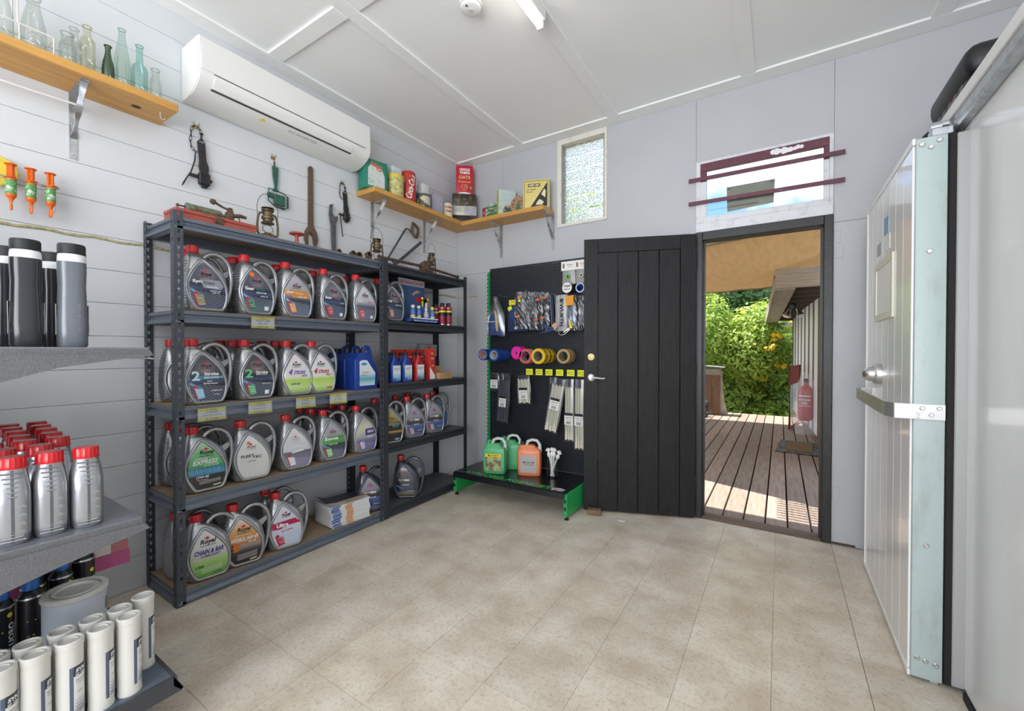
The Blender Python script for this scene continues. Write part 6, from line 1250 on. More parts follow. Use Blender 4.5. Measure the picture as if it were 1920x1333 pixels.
t, lb = handle_jug(-2.065, 2.985, 20, M_gjug, M_green, 'green chemical jug with picture label in front', pattern('jug_picture', (.16, .12, .08), (.45, .50, .20), 16, .45, .6), [])
b = NB(); f = lambda u, v: (u, -.0719, v); rect(b, -.07, .065, .145, .172, f); O('yellow_strip', b, M_tagy, lb, fix=False); b = NB(); txt(b, 'BLOAT', 0, .158, .1, lambda u, v: (u, -.0724, v), 0, .03, 0, .016); O('strip_print', b, M_blackpr, lb, fix=False)
handle_jug(-2.03, 3.17, 20, M_gjug, M_green, 'green chemical jug standing behind the picture labelled one', None, [])
handle_jug(-1.785, 3.09, 22, M_ojug, M_black, 'orange chemical jug with grey label', pcol((.42, .41, .40)), [('MOCK OFF', 0, .115, .10, .016, M_blackpr), ('HAND CLEANER', 0, .095, .08, .006, M_blackpr)])
t = T('glass_jar', 'clear glass jar holding white pump dispensers', 'jar', (-1.58, 3.11, zd)); b = NB(); lathe(b, [(.001, .003), (.05, .003), (.053, .010), (.053, .14), (.048, .155), (.049, .165)], 28, cap=False); lathe(b, [(.001, 0), (.048, 0), (.053, .008)], 28, cap=False); O('glass', b, tint('jar_glass', (.84, .88, .90), .12), t, smooth=True)
for i, (dx, dy, tx, ty) in enumerate(((-.03, -.02, 16, -8), (.005, -.03, 2, -14), (.0, .02, -4, 6), (.03, 0, -22, 4), (-.012, .0, 10, 10))):
    t = T('pump_dispenser', 'white dispenser pump standing in the glass jar, %s' % ['leaning left', 'upright at front', 'upright at back', 'leaning right', 'leaning slightly left'][i], 'dispenser pump', (-1.58 - dx * .55, 3.11 + dy * .55, zd + .012), 0, 'dispenser pumps in the jar'); t.rotation_euler = (R(ty * .5), R(-tx), 0)
    b = NB(); lathe(b, [(.007, 0), (.007, .17)], 10); O('tube', b, M_white, t, smooth=True)
    b = NB(); lathe(b, [(.014, .165), (.016, .168), (.016, .19), (.010, .195), (.008, .21)], 14); O('collar', b, M_white, t, smooth=True)
    b = NB(); box(b, -.022, .022, -.009, .009, .21, .222, bev=.003); lathe(b, [(.012, .222), (.013, .232), (.001, .234)], 12); O('head', b, M_white, t)
b = NB(); box(b, -.05, .05, -.03, .03, 0, .042, bev=.004); o = tag(O('door_stop', b, wood('rough_block', (.24, .15, .09), (.14, .09, .06), 6, 'X', .8)), 'worn brown timber block wedged by the black door', 'door stop'); o.location = (-1.19, 3.045, 0); o.rotation_euler = (0, 0, R(18))
b = NB(); prism(b, [(-.03, 0), (-.01, .02), (.03, .008), (.0, -.01)], 0, .002, FZ); o = tag(O('paper_scrap', b, M_whitepr), 'small torn white paper scrap on the floor by the door', 'paper scrap'); o.location = (-.98, 3.03, 0)
# ================================================================ GONDOLA SHELVING (LEFT FOREGROUND)
M_gond = mat('grey_hammertone_shelf', (.15, .153, .16), .45, .2, var=.30, vs=420, bump=.4, bs=500)
M_gondtop = mat('grey_shelf_top', (.20, .215, .24), .38, .3, var=.1, vs=60)
M_gonddk = mat('charcoal_price_rail', (.045, .048, .055), .45)
GX0, GX1 = -2.60, -1.62
gd = T('gondola_shelf', 'grey steel shop shelving unit in the left foreground', 'shop shelving', (-2.1, 0, 0)); gx = 2.1
def gshelf(z, yt, thick, prof):
    b = NB(); box(b, GX0 + gx, GX1 + gx, -.42, yt, z - .004, z); O('shelf_top', b, M_gondtop, gd)
    b = NB(); box(b, GX1 + gx - .003, GX1 + gx, -.42, yt - .004, z - .019, z - .004); O('side_lip', b, M_gond, gd)
    b = NB(); box(b, GX0 + gx, GX1 + gx, yt - .004, yt, z - .028, z - .004); O('front_lip', b, M_gond, gd)
    b = NB(); prism(b, prof, GX1 + gx - .001, GX1 + gx + .005, FX); O('side_bracket', b, M_gond, gd)
    b = NB(); prism(b, prof, GX0 + gx - .005, GX0 + gx + .001, FX); O('side_bracket', b, M_gond, gd)
gshelf(1.26, .49, .03, [(.492, 1.252), (.50, 1.236), (.40, 1.222), (.30, 1.205), (.20, 1.172), (.10, 1.135), (-.42, 1.09), (-.42, 1.241), (.47, 1.241)])
gshelf(.75, .47, .03, [(.478, .728), (.488, .712), (.40, .695), (.30, .675), (.20, .65), (.10, .61), (-.42, .56), (-.42, .731), (.46, .731)])
for z, y in ((1.26, .493), (.75, .473)):
    b = NB(); prism(b, [(y, z - .03), (y + .014, z - .034), (y + .012, z - .036), (y - .002, z - .032)], GX0 + gx, GX1 + gx - .01, FX); O('ticket_strip', b, pcol((.55, .54, .50)), gd)
# deep base deck with price rail
b = NB(); box(b, GX0 + gx, GX1 + gx - .01, -.42, .545, .200, .21); O('base_deck', b, mat('blue_grey_deck', (.13, .16, .21), .38, .3, var=.1, vs=60), gd)
b = NB(); prism(b, [(.545, .212), (.553, .216), (.556, .195), (.572, .165), (.566, .160), (.545, .185)], GX0 + gx, GX1 + gx, FX); O('price_rail', b, M_gonddk, gd)
b = NB(); prism(b, [(-.42, .213), (.546, .213), (.570, .165), (.565, .158), (-.42, .158)], GX1 + gx - .01, GX1 + gx, FX); O('deck_end', b, M_gonddk, gd)
b = NB(); box(b, GX0 + gx, GX1 + gx - .03, -.42, .50, 0, .158); O('plinth', b, M_gond, gd)
b = NB(); box(b, GX0 + gx, GX1 + gx, -.46, -.42, 0, 1.75); O('back_panel', b, M_gond, gd)

# --- silver litre bottles with red caps
def make_litre():
    b = NB(); rg = []
    for z, hx, hy, e in ((0, .044, .028, 4), (.006, .048, .032, 4), (.03, .050, .034, 4), (.11, .050, .034, 4), (.14, .047, .0335, 4), (.162, .036, .031, 3.5), (.178, .029, .029, 2.2), (.196, .0265, .0265, 2)):
        rg.append([(hx * c * k, hy * s * k, z) for j in range(24) for c, s in [(math.cos(math.pi * j / 12), math.sin(math.pi * j / 12))] for k in [(abs(c) ** e + abs(s) ** e) ** (-1 / e)]])
    loft(b, rg)
    for i in range(6):                      # moulded grip ribs on the shoulder
        z = .182 - i * .0115; w_ = .020 - .0022 * i; xs = .029 + (.0505 - .029) * min(1, (.182 - z) / .05) - .0005; tube(b, [(xs - .004, -w_, z), (xs, -w_ * .5, z), (xs, w_ * .5, z), (xs - .004, w_, z)], .0022, 4)
    for i in range(4):
        z = .012 + i * .008; w_ = .022 - .005 * i; tube(b, [(.048, -w_, z), (.0495, 0, z), (.048, w_, z)], .002, 4)
    body = O('body', b, M_silver, None, smooth=True, ang=50)
    b = NB(); lathe(b, [(.0285, .192), (.0285, .1945), (.027, .196), (.027, .218), (.0245, .2225), (.001, .223)], 36, rib=.022); cap = O('cap', b, M_redcap, None, smooth=True, ang=30)
    b = NB(); rows = []
    for z, x in ((.008, .0492), (.03, .0507), (.11, .0507), (.14, .0478), (.162, .0372), (.178, .0302), (.19, .0278)): rows.append([b.verts.new((x, -.003, z)), b.verts.new((x, .003, z))])
    for i in range(len(rows) - 1): face(b, (rows[i][0], rows[i][1], rows[i+1][1], rows[i+1][0]))
    strip_ = O('sight_strip', b, mat('dark_sight_strip', (.10, .105, .115), .3), None, fix=False)
    b = NB(); f = lambda u, v: (.0512, u, v)
    for i, s in enumerate(('200', '400', '600', '800')): txt(b, s, .016, .035 + i * .022, .008, f, 0, .0, 0, .003); rect(b, .008, .024, .031 + i * .022, .0316 + i * .022, f)
    marks = O('level_marks', b, mat('pale_moulding', (.52, .53, .55), .4), None, fix=False)
    ps = (body, cap, strip_, marks)
    for o in ps: COL.objects.unlink(o)
    return ps
LB = make_litre()
spots_l = [(-1.605, .346, 'near row, nearest the shelf tip'), (-1.612, .279, 'near row, second from the shelf tip'), (-1.608, .214, 'near row, third from the shelf tip'), (-1.612, .15, 'near row, at the picture edge'), (-1.745, .285, 'second row, left of the gap'), (-1.745, .216, 'second row, at the picture edge'),
           (-1.86, .340, 'third row, beside the gap'), (-1.87, .275, 'third row, middle'), (-1.87, .21, 'third row, at the picture edge'), (-1.98, .347, 'fourth row, right end'), (-1.985, .28, 'fourth row, middle'), (-2.10, .357, 'fifth row, right end'), (-2.105, .29, 'fifth row, middle'), (-2.21, .362, 'sixth row, right end'), (-2.215, .295, 'sixth row, middle'), (-2.325, .372, 'seventh row, right end'), (-2.32, .303, 'seventh row, middle')]
for x, y, d in spots_l:
    t = T('oil_bottle', 'silver litre bottle with red cap, ' + d, 'bottle', (x * 1.058, y * 1.061, .75), R(-6), 'silver litre bottles on the gondola')
    for o in LB: copy_part(o, t)

# --- dark bottles with black caps on the upper shelf
M_dkb = mat('dark_liquid_bottle', (.022, .024, .028), .25, coat=.3); M_grb = mat('grey_liquid_bottle', (.13, .145, .17), .28, coat=.3); M_mil = mat('milky_neck', (.72, .73, .74), .4)
def dark_bottle(x, y, m, label, k=1, rz=0):
    t = T('concentrate_bottle', label, 'bottle', (x, y, 1.26), R(rz), 'dark concentrate bottles on the upper shelf')
    b = NB(); rg = []
    for z, hx, hy in ((0, .038, .028), (.006, .041, .031), (.06, .041, .032), (.12, .037, .0295), (.17, .035, .028), (.21, .036, .0295), (.234, .036, .0295)): rg.append([(hx * c * q, hy * s * q, z * k) for j in range(24) for c, s in [(math.cos(math.pi * j / 12), math.sin(math.pi * j / 12))] for q in [(abs(c) ** 3.4 + abs(s) ** 3.4) ** (-1 / 3.4)]])
    loft(b, rg); O('body', b, m, t, smooth=True, ang=50)
    b = NB(); rg = []
    for z, hx, hy, e in ((.234, .036, .0295, 3.4), (.248, .035, .029, 3), (.256, .030, .028, 2)): rg.append([(hx * c * q, hy * s * q, z * k) for j in range(24) for c, s in [(math.cos(math.pi * j / 12), math.sin(math.pi * j / 12))] for q in [(abs(c) ** e + abs(s) ** e) ** (-1 / e)]])
    loft(b, rg); O('neck', b, M_mil, t, smooth=True, ang=50)
    b = NB(); lathe(b, [(.0285, .256 * k), (.0295, .258 * k), (.0285, .262 * k), (.0285, .281 * k), (.027, .285 * k), (.001, .2855 * k)], 36, rib=.012); O('cap', b, M_black, t, smooth=True, ang=30)
    b = NB(); box(b, -.025, .016, .0318, .0325, .035, .12); lb = O('label', b, M_paper, t); b = NB(); box(b, -.025, .016, .0326, .033, .045, .068); O('green_band', b, pcol((.10, .36, .06)), lb)
    b = NB(); f = lambda u, v: (-u, -.0396, v); box(b, -.025, .016, -.0325, -.0318, .035, .12); O('label', b, M_paper, t)
    return t
t = dark_bottle(-1.70, .343, M_grb, 'grey-black bottle with black cap nearest the upper shelf tip', 1.02, -8)
b = NB(); txt(b, 'NOT TO BE TAKEN', .012, .085, .075, lambda u, v: (.0418 - abs(v - .06) * .05, u, v), 0, .0, 0, .006, 90); O('embossed_words', b, mat('embossed_grey', (.22, .24, .27), .4), t, fix=False)
dark_bottle(-1.70, .256, M_dkb, 'black liquid bottle second from the upper shelf tip', 1, -6)
dark_bottle(-1.70, .165, M_dkb, 'black liquid bottle at the picture edge on the upper shelf', 1, -6)
dark_bottle(-1.86, .335, M_dkb, 'black liquid bottle behind the grey-black one', 1, 4)
dark_bottle(-1.86, .245, M_dkb, 'black liquid bottle behind the second one', 1, 0)
dark_bottle(-2.02, .385, M_dkb, 'black liquid bottle at the back of the upper shelf', 1, 0)

# --- grease cartridges on the base deck
M_ctg = mat('white_cartridge', (.64, .63, .585), .45)
def make_cart():
    r = .0285
    b = NB(); lathe(b, [(r, 0), (r + .001, .001), (r + .001, .008), (r, .0095), (r, .215), (r + .0012, .216), (r + .0012, .232), (r - .001, .2345), (r - .004, .2345), (r - .0045, .2275), (.019, .2275), (.0185, .231), (.016, .231), (.0155, .229), (.001, .229)], 32); body = O('tube', b, M_ctg, None, smooth=True, ang=35)
    cf = lambda o: (lambda u, v: ((r + o) * math.cos(u / r), (r + o) * math.sin(u / r), v))
    def grid(b, u0, u1, v0, v1, f, mi=0, n=8):
        for i in range(n): rect(b, u0 + (u1 - u0) * i / n, u0 + (u1 - u0) * (i + 1) / n, v0, v1, f, mi)
    b = NB(); f = cf(.0006); grid(b, -.004, .004, .03, .165, f, 0, 2); grid(b, .004, .05, .137, .165, f, 1); f2 = cf(.0009)
    grid(b, .004, .05, .03, .137, f, 2)
    lab = O('label', b, [pcol((.09, .115, .19)), pcol((.035, .04, .055)), pcol((.78, .78, .77))], None, smooth=True, fix=False)
    b = NB(); f = cf(.0011); txt(b, 'SYNTEC', .033, .152, .050, f, 0, .05, .1, .011); txt(b, 'EP GREASE', .028, .141, .040, f, 0, .03, 0, .005)
    for s, z in (('Premium', .125), ('multi purpose', .117)): txt(b, s, .024, z, .03, f, 1, .02, 0, .004)
    txt(b, '450G', .018, .092, .014, f, 1, .0, .2, .004)
    for i in range(9):
        for j in range(8): 
            q = .0008 + .0011 * (1 - i / 9); u, v = .008 + j * .0052 + (i % 2) * .0026, .036 + i * .0045; rect(b, u - q, u + q, v - q, v + q, f, 2)
    pr = O('label_print', b, [M_whitepr, M_blackpr, pcol((.2, .22, .27))], None, fix=False)
    for o in (body, lab, pr): COL.objects.unlink(o)
    return body, lab, pr
CT = make_cart()
cs = [(-1.77, .514, 20, 'at the deck tip'), (-1.672, .452, 14, 'near row, first from the tip'), (-1.672, .388, 16, 'near row, second from the tip'), (-1.672, .324, -4, 'near row, third from the tip'), (-1.672, .260, 18, 'near row, fourth from the tip'), (-1.672, .200, 0, 'near row, at the picture edge'),
      (-1.745, .450, 120, 'second row, first from the tip'), (-1.745, .386, 130, 'second row, second from the tip'), (-1.745, .322, 130, 'second row, third from the tip'), (-1.745, .258, 130, 'second row, fourth from the tip'), (-1.745, .198, 130, 'second row, at the picture edge')]
for x, y, a, d in cs:
    t = T('grease_cartridge', 'white grease cartridge on the base deck, ' + d, 'grease cartridge', (x, y, .21), R(a), 'white grease cartridges'); c0 = copy_part(CT[0], t); c1 = copy_part(CT[1], t); c2 = copy_part(CT[2], c1)
t = T('grease_tin', 'large pale grease tin with ringed lid behind the cartridges', 'tin', (-2.01, .405, .21)); rt = .078
b = NB(); lathe(b, [(rt, 0), (rt + .001, .004), (rt, .008), (rt, .222)], 36); O('body', b, mat('pale_grey_tin', (.56, .60, .66), .35), t, smooth=True)
b = NB(); lathe(b, [(rt + .001, .218), (rt + .004, .222), (rt + .004, .232), (rt, .236), (rt - .012, .236), (rt - .015, .230), (rt - .020, .230), (rt - .023, .236), (rt - .029, .236), (rt - .032, .228), (.001, .228)], 36); O('lid', b, mat('dull_white_lid', (.66, .65, .60), .4, var=.1, vs=20), t, smooth=True, ang=35)
b = NB(); cf = lambda u, v: ((rt + .001) * math.cos(u / rt), (rt + .001) * math.sin(u / rt), v)
for i in range(6): rect(b, .075 + i * .008, .075 + (i + 1) * .008, .15, .19, cf)
O('label', b, pcol((.25, .27, .30)), t, fix=False)
M_canblk = mat('black_can', (.014, .015, .018), .3); M_bluecap = mat('blue_cap', (.02, .16, .55), .4); M_pinkcap = mat('pink_red_cap', (.72, .03, .10), .4)
for i, (x, y, cm, lab) in enumerate(((-2.20, .333, M_bluecap, 'black marking spray can with blue cap beside the grease tin'), (-2.185, .262, M_bluecap, 'black marking spray can with blue cap at the picture edge'), (-2.30, .425, M_bluecap, 'black marking spray can with blue cap behind the grease tin'), (-2.285, .352, M_bluecap, 'black marking spray can with blue cap in the second row'), (-2.36, .50, M_pinkcap, 'black marking spray can with red lid nearest the cartons'), (-2.385, .42, M_pinkcap, 'black marking spray can with red lid in the back row'))):
    t = spray_can(x, y, .21, M_canblk, cm, lab, 'marking spray cans on the base deck', .215 if cm is M_bluecap else .235, .033, (), .035)
    t.rotation_euler = (0, 0, R(20 if i else 28)); cf2 = lambda u, v: (.0338 * math.cos(u / .033), .0338 * math.sin(u / .033), v)
    b = NB(); txt(b, 'FLUORO', .012, .085, .10, cf2, 0, .03, 0, .018, 90); txt(b, 'MARKING SPRAY', .027, .085, .10, cf2, 0, .02, 0, .006, 90); O('white_lettering', b, M_whitepr, t, fix=False)
    b = NB(); pol(b, [(.008 + .008 * math.cos(R(a)), .162 + .008 * math.sin(R(a))) for a in range(0, 360, 45)], cf2); txt(b, 'SPOT', .027, .166, .014, cf2, 0, .02, 0, .006); rect(b, -.03, -.008, .11, .113, cf2); rect(b, -.03, -.012, .06, .062, cf2); O('yellow_logo', b, M_tagy, t, fix=False)
for nm, y0, y1, z0, z1, m, lab in (('storage_carton', .25, .50, .21, .318, M_card, 'brown carton under the pink carton on the base deck'), ('pink_carton', .25, .66, .319, .378, mat('pink_card', (.46, .09, .24), .6), 'pink carton under the white carton'), ('white_carton', .22, .652, .379, .452, mat('white_card', (.66, .60, .58), .6), 'white carton with red end on top of the pink carton')):
    t = T(nm, lab, 'carton', (-2.49, 0, z0)); b = NB(); box(b, -.07, .07, y0, y1, 0, z1 - z0, bev=.002); O('box', b, m, t)
    if nm == 'white_carton': b = NB(); box(b, -.0705, .0705, y1 - .055, y1 + .0006, .0, z1 - z0 + .0006); O('red_end', b, mat('faded_red_card', (.45, .16, .17), .6), t)
# ================================================================ OUTSIDE: DECK, WING OF THE HOUSE, SHADE CLOTH, GARDEN
M_plank = mat('weathered_deck_board', (.27, .205, .165), .75, var=.25, vs=4, bump=.2, bs=30, rnd_obj=.16, stretch=(10, 1, 10))
b = NB(); box(b, -4.2, 2.4, YB + .1, 9.6, -.16, -.04); deck = S('floor_deck', b, mat('deck_joists', (.05, .04, .035), .9)); deck['label'] = 'timber deck outside the doorway'
x = -2.6; i = 0
while x < .62:
    joints = sorted([3.53, 9.58] + [rnd.choice((4.9, 5.8, 6.7, 7.4, 8.2)) + .2 * rnd.random()] + ([6.0 + 2.6 * rnd.random()] if i % 2 else []))
    for q in range(len(joints) - 1):
        if joints[q+1] - joints[q] < .15: continue
        b = NB(); box(b, 0, .128, 0, joints[q+1] - joints[q] - .006, -.04, 0, bev=.003); o = O('deck_board', b, M_plank, deck, loc=(x, joints[q], -.004 + .003 * rnd.random()))
    x += .140; i += 1
b = NB(); box(b, -4.2, -2.62, YB + .1, 9.58, -.04, 0); box(b, .64, 2.4, YB + .1, 9.58, -.04, 0); O('deck_edge_boards', b, M_plank, deck)
b = NB(); box(b, -40, 40, YB + .1, 60, -1.7, -1.5); S('ground', b, spots('garden_ground', (.06, .09, .03), (.12, .10, .06), 3, .4, .6, .9))
# eave of the shop and unseen slats added to cast slat shadows on the deck
b = NB(); prism(b, [(YB + .1, 3.22), (3.70, 3.18), (3.70, 3.26), (YB + .1, 3.34)], -4.5, 3.2, FX); S('trim_eave', b, M_trim)
pg = T('shadow_slats', 'unseen timber slats added to cast slat shadows on the deck', 'shadow_slats', (0, 3.7, 2.95)); M_slat = wood('grey_slat', (.3, .25, .2), (.22, .18, .15), 3, 'X', .7)
for k in range(9): b = NB(); box(b, -.95, 2.2, .03 + k * .058, .058 + k * .058, 0, .03); O('slat', b, M_slat, pg)
b = NB(); box(b, .9, .95, -.18, .56, .03, .10); O('rafter', b, M_slat, pg); b = NB(); box(b, 2.1, 2.15, -.18, .56, .03, .10); O('rafter', b, M_slat, pg)
# shade cloth
def cloth_mat():
    m = mat('tan_shade_cloth', (.42, .33, .21), .9, var=.22, vs=3, stretch=(6, .7, 1)); n = m.node_tree.nodes; L = m.node_tree.links; p = n['Principled BSDF']
    tr = n.new('ShaderNodeBsdfTranslucent'); tr.inputs['Color'].default_value = (.52, .40, .25, 1); mx = n.new('ShaderNodeMixShader'); mx.inputs['Fac'].default_value = .42
    L.new(p.outputs[0], mx.inputs[1]); L.new(tr.outputs[0], mx.inputs[2]); L.new(mx.outputs[0], n['Material Output'].inputs['Surface']); return m
sh = T('shade_cloth', 'tan woven shade cloth slung over the deck', 'shade cloth', (0, 0, 2.2)); b = NB(); rows = []; NX, NY = 18, 14
for j in range(NY + 1):
    k = j / NY; row = []
    for i in range(NX + 1):
        q = i / NX; X_ = -4.2 + 5.0 * q; yn = 4.02 - .33 * X_; yf = 8.55 + .05 * X_; Y_ = yn + (yf - yn) * k
        zn = .03 + .012 * math.sin(q * 9); zf = .20 - .10 * q; Z_ = zn + (zf - zn) * k - .06 * math.sin(math.pi * k) * (1 + .4 * math.sin(q * 7)) + .02 * math.sin(q * 23 + k * 3) + .45 * max(0, X_ + .15) * min(1, k * 2)
        row.append(b.verts.new((X_, Y_, Z_)))
    rows.append(row)
for j in range(NY):
    for i in range(NX): face(b, (rows[j][i], rows[j][i+1], rows[j+1][i+1], rows[j+1][i]))
hem = [tuple(v.co) for v in rows[0]]; hem2 = [tuple(v.co) for v in rows[-1]]
o = O('cloth', b, cloth_mat(), sh, smooth=True); o.modifiers.new('thickness', 'SOLIDIFY').thickness = .003
M_hem = mat('dark_tan_hem', (.28, .20, .11), .8)
for h_ in (hem, hem2): b = NB(); tube(b, h_, .018, 6); O('hem_rope', b, M_hem, sh, smooth=True)

# wing of the house to the right, turned slightly
WA = math.atan(.06)
wg = bpy.data.objects.new('wall_wing', None); COL.objects.link(wg); wg['kind'] = 'structure'; wg['label'] = 'wing wall of white boards with brown battens'; wg.location = (.43, 7.26, 0); wg.rotation_euler = (0, 0, WA)
M_wb = mat('white_weatherboard', (.78, .79, .77), .5, var=.06, vs=5); M_brown = mat('brown_batten', (.16, .085, .055), .6, var=.2, vs=10)
b = NB(); box(b, .03, .12, -1.6, 3.4, 0, 1.98); O('backing', b, M_brown, wg)
y = -1.6; k = 0
while y < 3.4:
    b = NB(); box(b, 0.01, .03, y, min(y + .36, 3.4), .06, 1.98); O('wall_board', b, M_wb, wg)
    b = NB(); box(b, .008, .032, y + .36, y + .52, .06, 1.98); O('batten', b, M_brown, wg); y += .52
b = NB(); box(b, -.02, .03, -1.6, 3.4, 0, .06); O('base_board', b, M_brown, wg)
b = NB(); box(b, -.03, .10, -1.66, -1.58, 0, 1.98); O('corner_post', b, M_cream, wg)
# eave: sloping roof with fascia, rafters and gutter
M_oldw = wood('silvery_timber', (.42, .38, .30), (.28, .24, .18), 3, 'Y', .7); M_oldx = wood('silvery_timber_cross', (.42, .38, .30), (.28, .24, .18), 3, 'X', .7); M_raft = wood('dark_rafter', (.12, .08, .055), (.07, .05, .04), 3, 'X', .8)
ev = bpy.data.objects.new('roof_wing', None); COL.objects.link(ev); ev['kind'] = 'structure'; ev['label'] = 'low timber eave over the wing wall'; ev.location = (-.04, 6.43, 2.05); ev.rotation_euler = (R(-2.3), 0, R(2.7))
b = NB(); box(b, -.02, 1.4, -.03, 0, -.0, .25); O('end_fascia', b, M_oldx, ev)
b = NB(); box(b, -.015, .20, 0, 4.6, -.02, .0); O('soffit_board', b, M_oldw, ev)
b = NB(); box(b, -.03, -.015, 0, 4.6, -.03, .14); O('side_fascia', b, M_oldw, ev)
for k in range(11): b = NB(); box(b, .20, 1.3, .1 + k * .42, .15 + k * .42, .02, .12); O('rafter', b, M_raft, ev)
b = NB(); box(b, -.03, 1.4, 0, 4.7, .14, .17); O('roof_lining', b, M_raft, ev)
b = NB(); tube(b, [(-.10, 4.66, -.03), (.8, 4.66, -.04)], .045, 10); O('gutter', b, M_white, ev, smooth=True)
fl = T('floodlight', 'twin floodlight fitting under the wing eave', 'floodlight', (.17, 7.75, 1.90)); b = NB(); lathe(b, [(.04, .0), (.045, .05), (.03, .07)], 12); O('mount', b, M_black, fl, smooth=True)
for s in (-1, 1):
    b = NB(); Mx = Matrix.Translation((s * .05, -.02, -.01)) @ Matrix.Rotation(R(160), 4, 'X') @ Matrix.Rotation(R(s * 18), 4, 'Y'); lathe(b, [(.022, 0), (.025, .05), (.05, .10), (.062, .125), (.055, .13), (.001, .12)], 14, M=Mx); O('lamp_head', b, M_steel, fl, smooth=True)
ex = T('fire_extinguisher', 'red fire extinguisher hung on the wing wall', 'fire extinguisher', (.30, 7.0, .30)); b = NB(); lathe(b, [(.055, 0), (.08, .02), (.085, .05), (.085, .40), (.07, .45), (.03, .48), (.025, .52)], 20); O('cylinder', b, mat('extinguisher_red', (.45, .02, .03), .35), ex, smooth=True)
b = NB(); cfx = lambda u, v: (.0862 * math.cos(u / .085 - 1.8), .0862 * math.sin(u / .085 - 1.8), v)
for i in range(8): rect(b, -.08 + i * .02, -.06 + i * .02, .33, .345, cfx); rect(b, -.08 + i * .02, -.06 + i * .02, .20, .208, cfx)
txt(b, 'EXTINGUISHER', 0, .285, .15, cfx, 0, .03, 0, .03); txt(b, 'FIRE', 0, .24, .07, cfx, 0, .03, 0, .03); O('white_print', b, M_whitepr, ex, fix=False)
b = NB(); lathe(b, [(.02, .52), (.03, .53), (.03, .56), (.012, .57)], 10); box(b, -.012, .012, -.08, .02, .555, .57); O('valve_head', b, M_black, ex)
bgx = T('plastic_bag', 'clear plastic bag pulled over the red extinguisher', 'bag', (.30, 7.0, .12)); b = NB(); lathe(b, [(.13, .0), (.128, .05), (.12, .3), (.115, .6), (.09, .72), (.03, .80), (.02, .84)], 16, cap=False, rib=.03); O('film', b, mat('milky_film', (.85, .86, .87), .35, alpha=.2), bgx, smooth=True)
gt = T('mesh_gate', 'rusty red steel gate with wire mesh folded against the wing wall', 'gate', (.13, 7.9, 0), math.atan2(1.0, .16)); M_rr = spots('rust_red_paint', (.30, .06, .04), (.18, .07, .04), 20, .45, .65, .7)
b = NB(); tube(b, [(0, 0, .03), (1.0, 0, .03), (1.0, 0, 1.0), (0, 0, 1.0)], .017, 8, closed=True); tube(b, [(0, 0, .72), (1.0, 0, .72)], .012, 8); O('frame', b, M_rr, gt, smooth=True)
for k in range(9): b = NB(); tube(b, [(.1 + k * .1, 0, .72), (.1 + k * .1, 0, 1.0)], .008, 6); O('bar', b, M_rr, gt, smooth=True)
b = NB()
for k in range(19): tube(b, [(.05 + k * .05, 0, .04), (.05 + k * .05, 0, .72)], .002, 4)
for k in range(13): tube(b, [(.0, 0, .07 + k * .05), (1.0, 0, .07 + k * .05)], .002, 4)
o = O('wire_mesh', b, M_galv, gt); o['kind'] = 'stuff'
dm = T('door_mat', 'grey patterned mat with brown centre on the deck', 'door mat', (.205, 6.55, .001), R(-4)); b = NB(); box(b, -.22, .22, -.40, .40, 0, .012, bev=.004); O('border', b, spots('grey_rubber', (.06, .062, .065), (.25, .25, .24), 25, .5, .58, .8), dm)
b = NB(); box(b, -.13, .15, -.30, .30, .0125, .018, bev=.002); O('coir_centre', b, mat('brown_coir', (.17, .11, .055), .95, var=.3, vs=80), dm)
# timber bin wall, brace and crate at the deck end
tb = T('timber_bin', 'weathered timber bin at the far end of the deck', 'timber bin', (-1.27, 9.1, 0)); M_bin = wood('red_brown_timber', (.26, .14, .08), (.17, .09, .055), 4, 'Z', .8)
for k in range(5): b = NB(); box(b, -.55 + k * .14, -.42 + k * .14, 0, .03, .08, .78, bev=.003); O('board', b, M_bin, tb)
b = NB(); box(b, .16, .28, -.03, .10, 0, .92); O('post', b, M_bin, tb); b = NB(); box(b, -.6, .30, -.04, .12, .78, .90); O('top_rail', b, M_oldx, tb)
b = NB(); prism(b, [(-.65, .905), (-.4, .93), (-.2, .915), (.05, .935), (.36, .91), (.36, .93), (.05, .955), (-.2, .935), (-.4, .95), (-.65, .925)], -.1, .25, FY); O('tin_cover', b, mat('grey_sheet', (.22, .21, .20), .7), tb)
b = NB(); prism(b, [(.05, 0), (.42, 0), (.35, .25), (.30, .88), (.24, .88)], .11, .13, FY); O('white_sheet', b, mat('dirty_white_sheet', (.62, .62, .58), .7, var=.2, vs=6), tb)
ck = T('plastic_crate', 'black plastic crate of bottles beside the timber bin', 'crate', (-1.36, 8.72, 0)); b = NB()
for z in (0.02, .10, .18, .27): tube(b, [(-.2, -.15, z), (.2, -.15, z), (.2, .15, z), (-.2, .15, z)], .012, 4, closed=True)
for k in range(6): tube(b, [(-.2 + k * .08, -.15, .02), (-.2 + k * .08, -.15, .28)], .008, 4); tube(b, [(-.2 + k * .08, .15, .02), (-.2 + k * .08, .15, .28)], .008, 4)
O('lattice', b, M_black, ck); b = NB(); box(b, -.17, .17, -.12, .12, .02, .14); O('contents', b, pcol((.2, .42, .6)), ck)
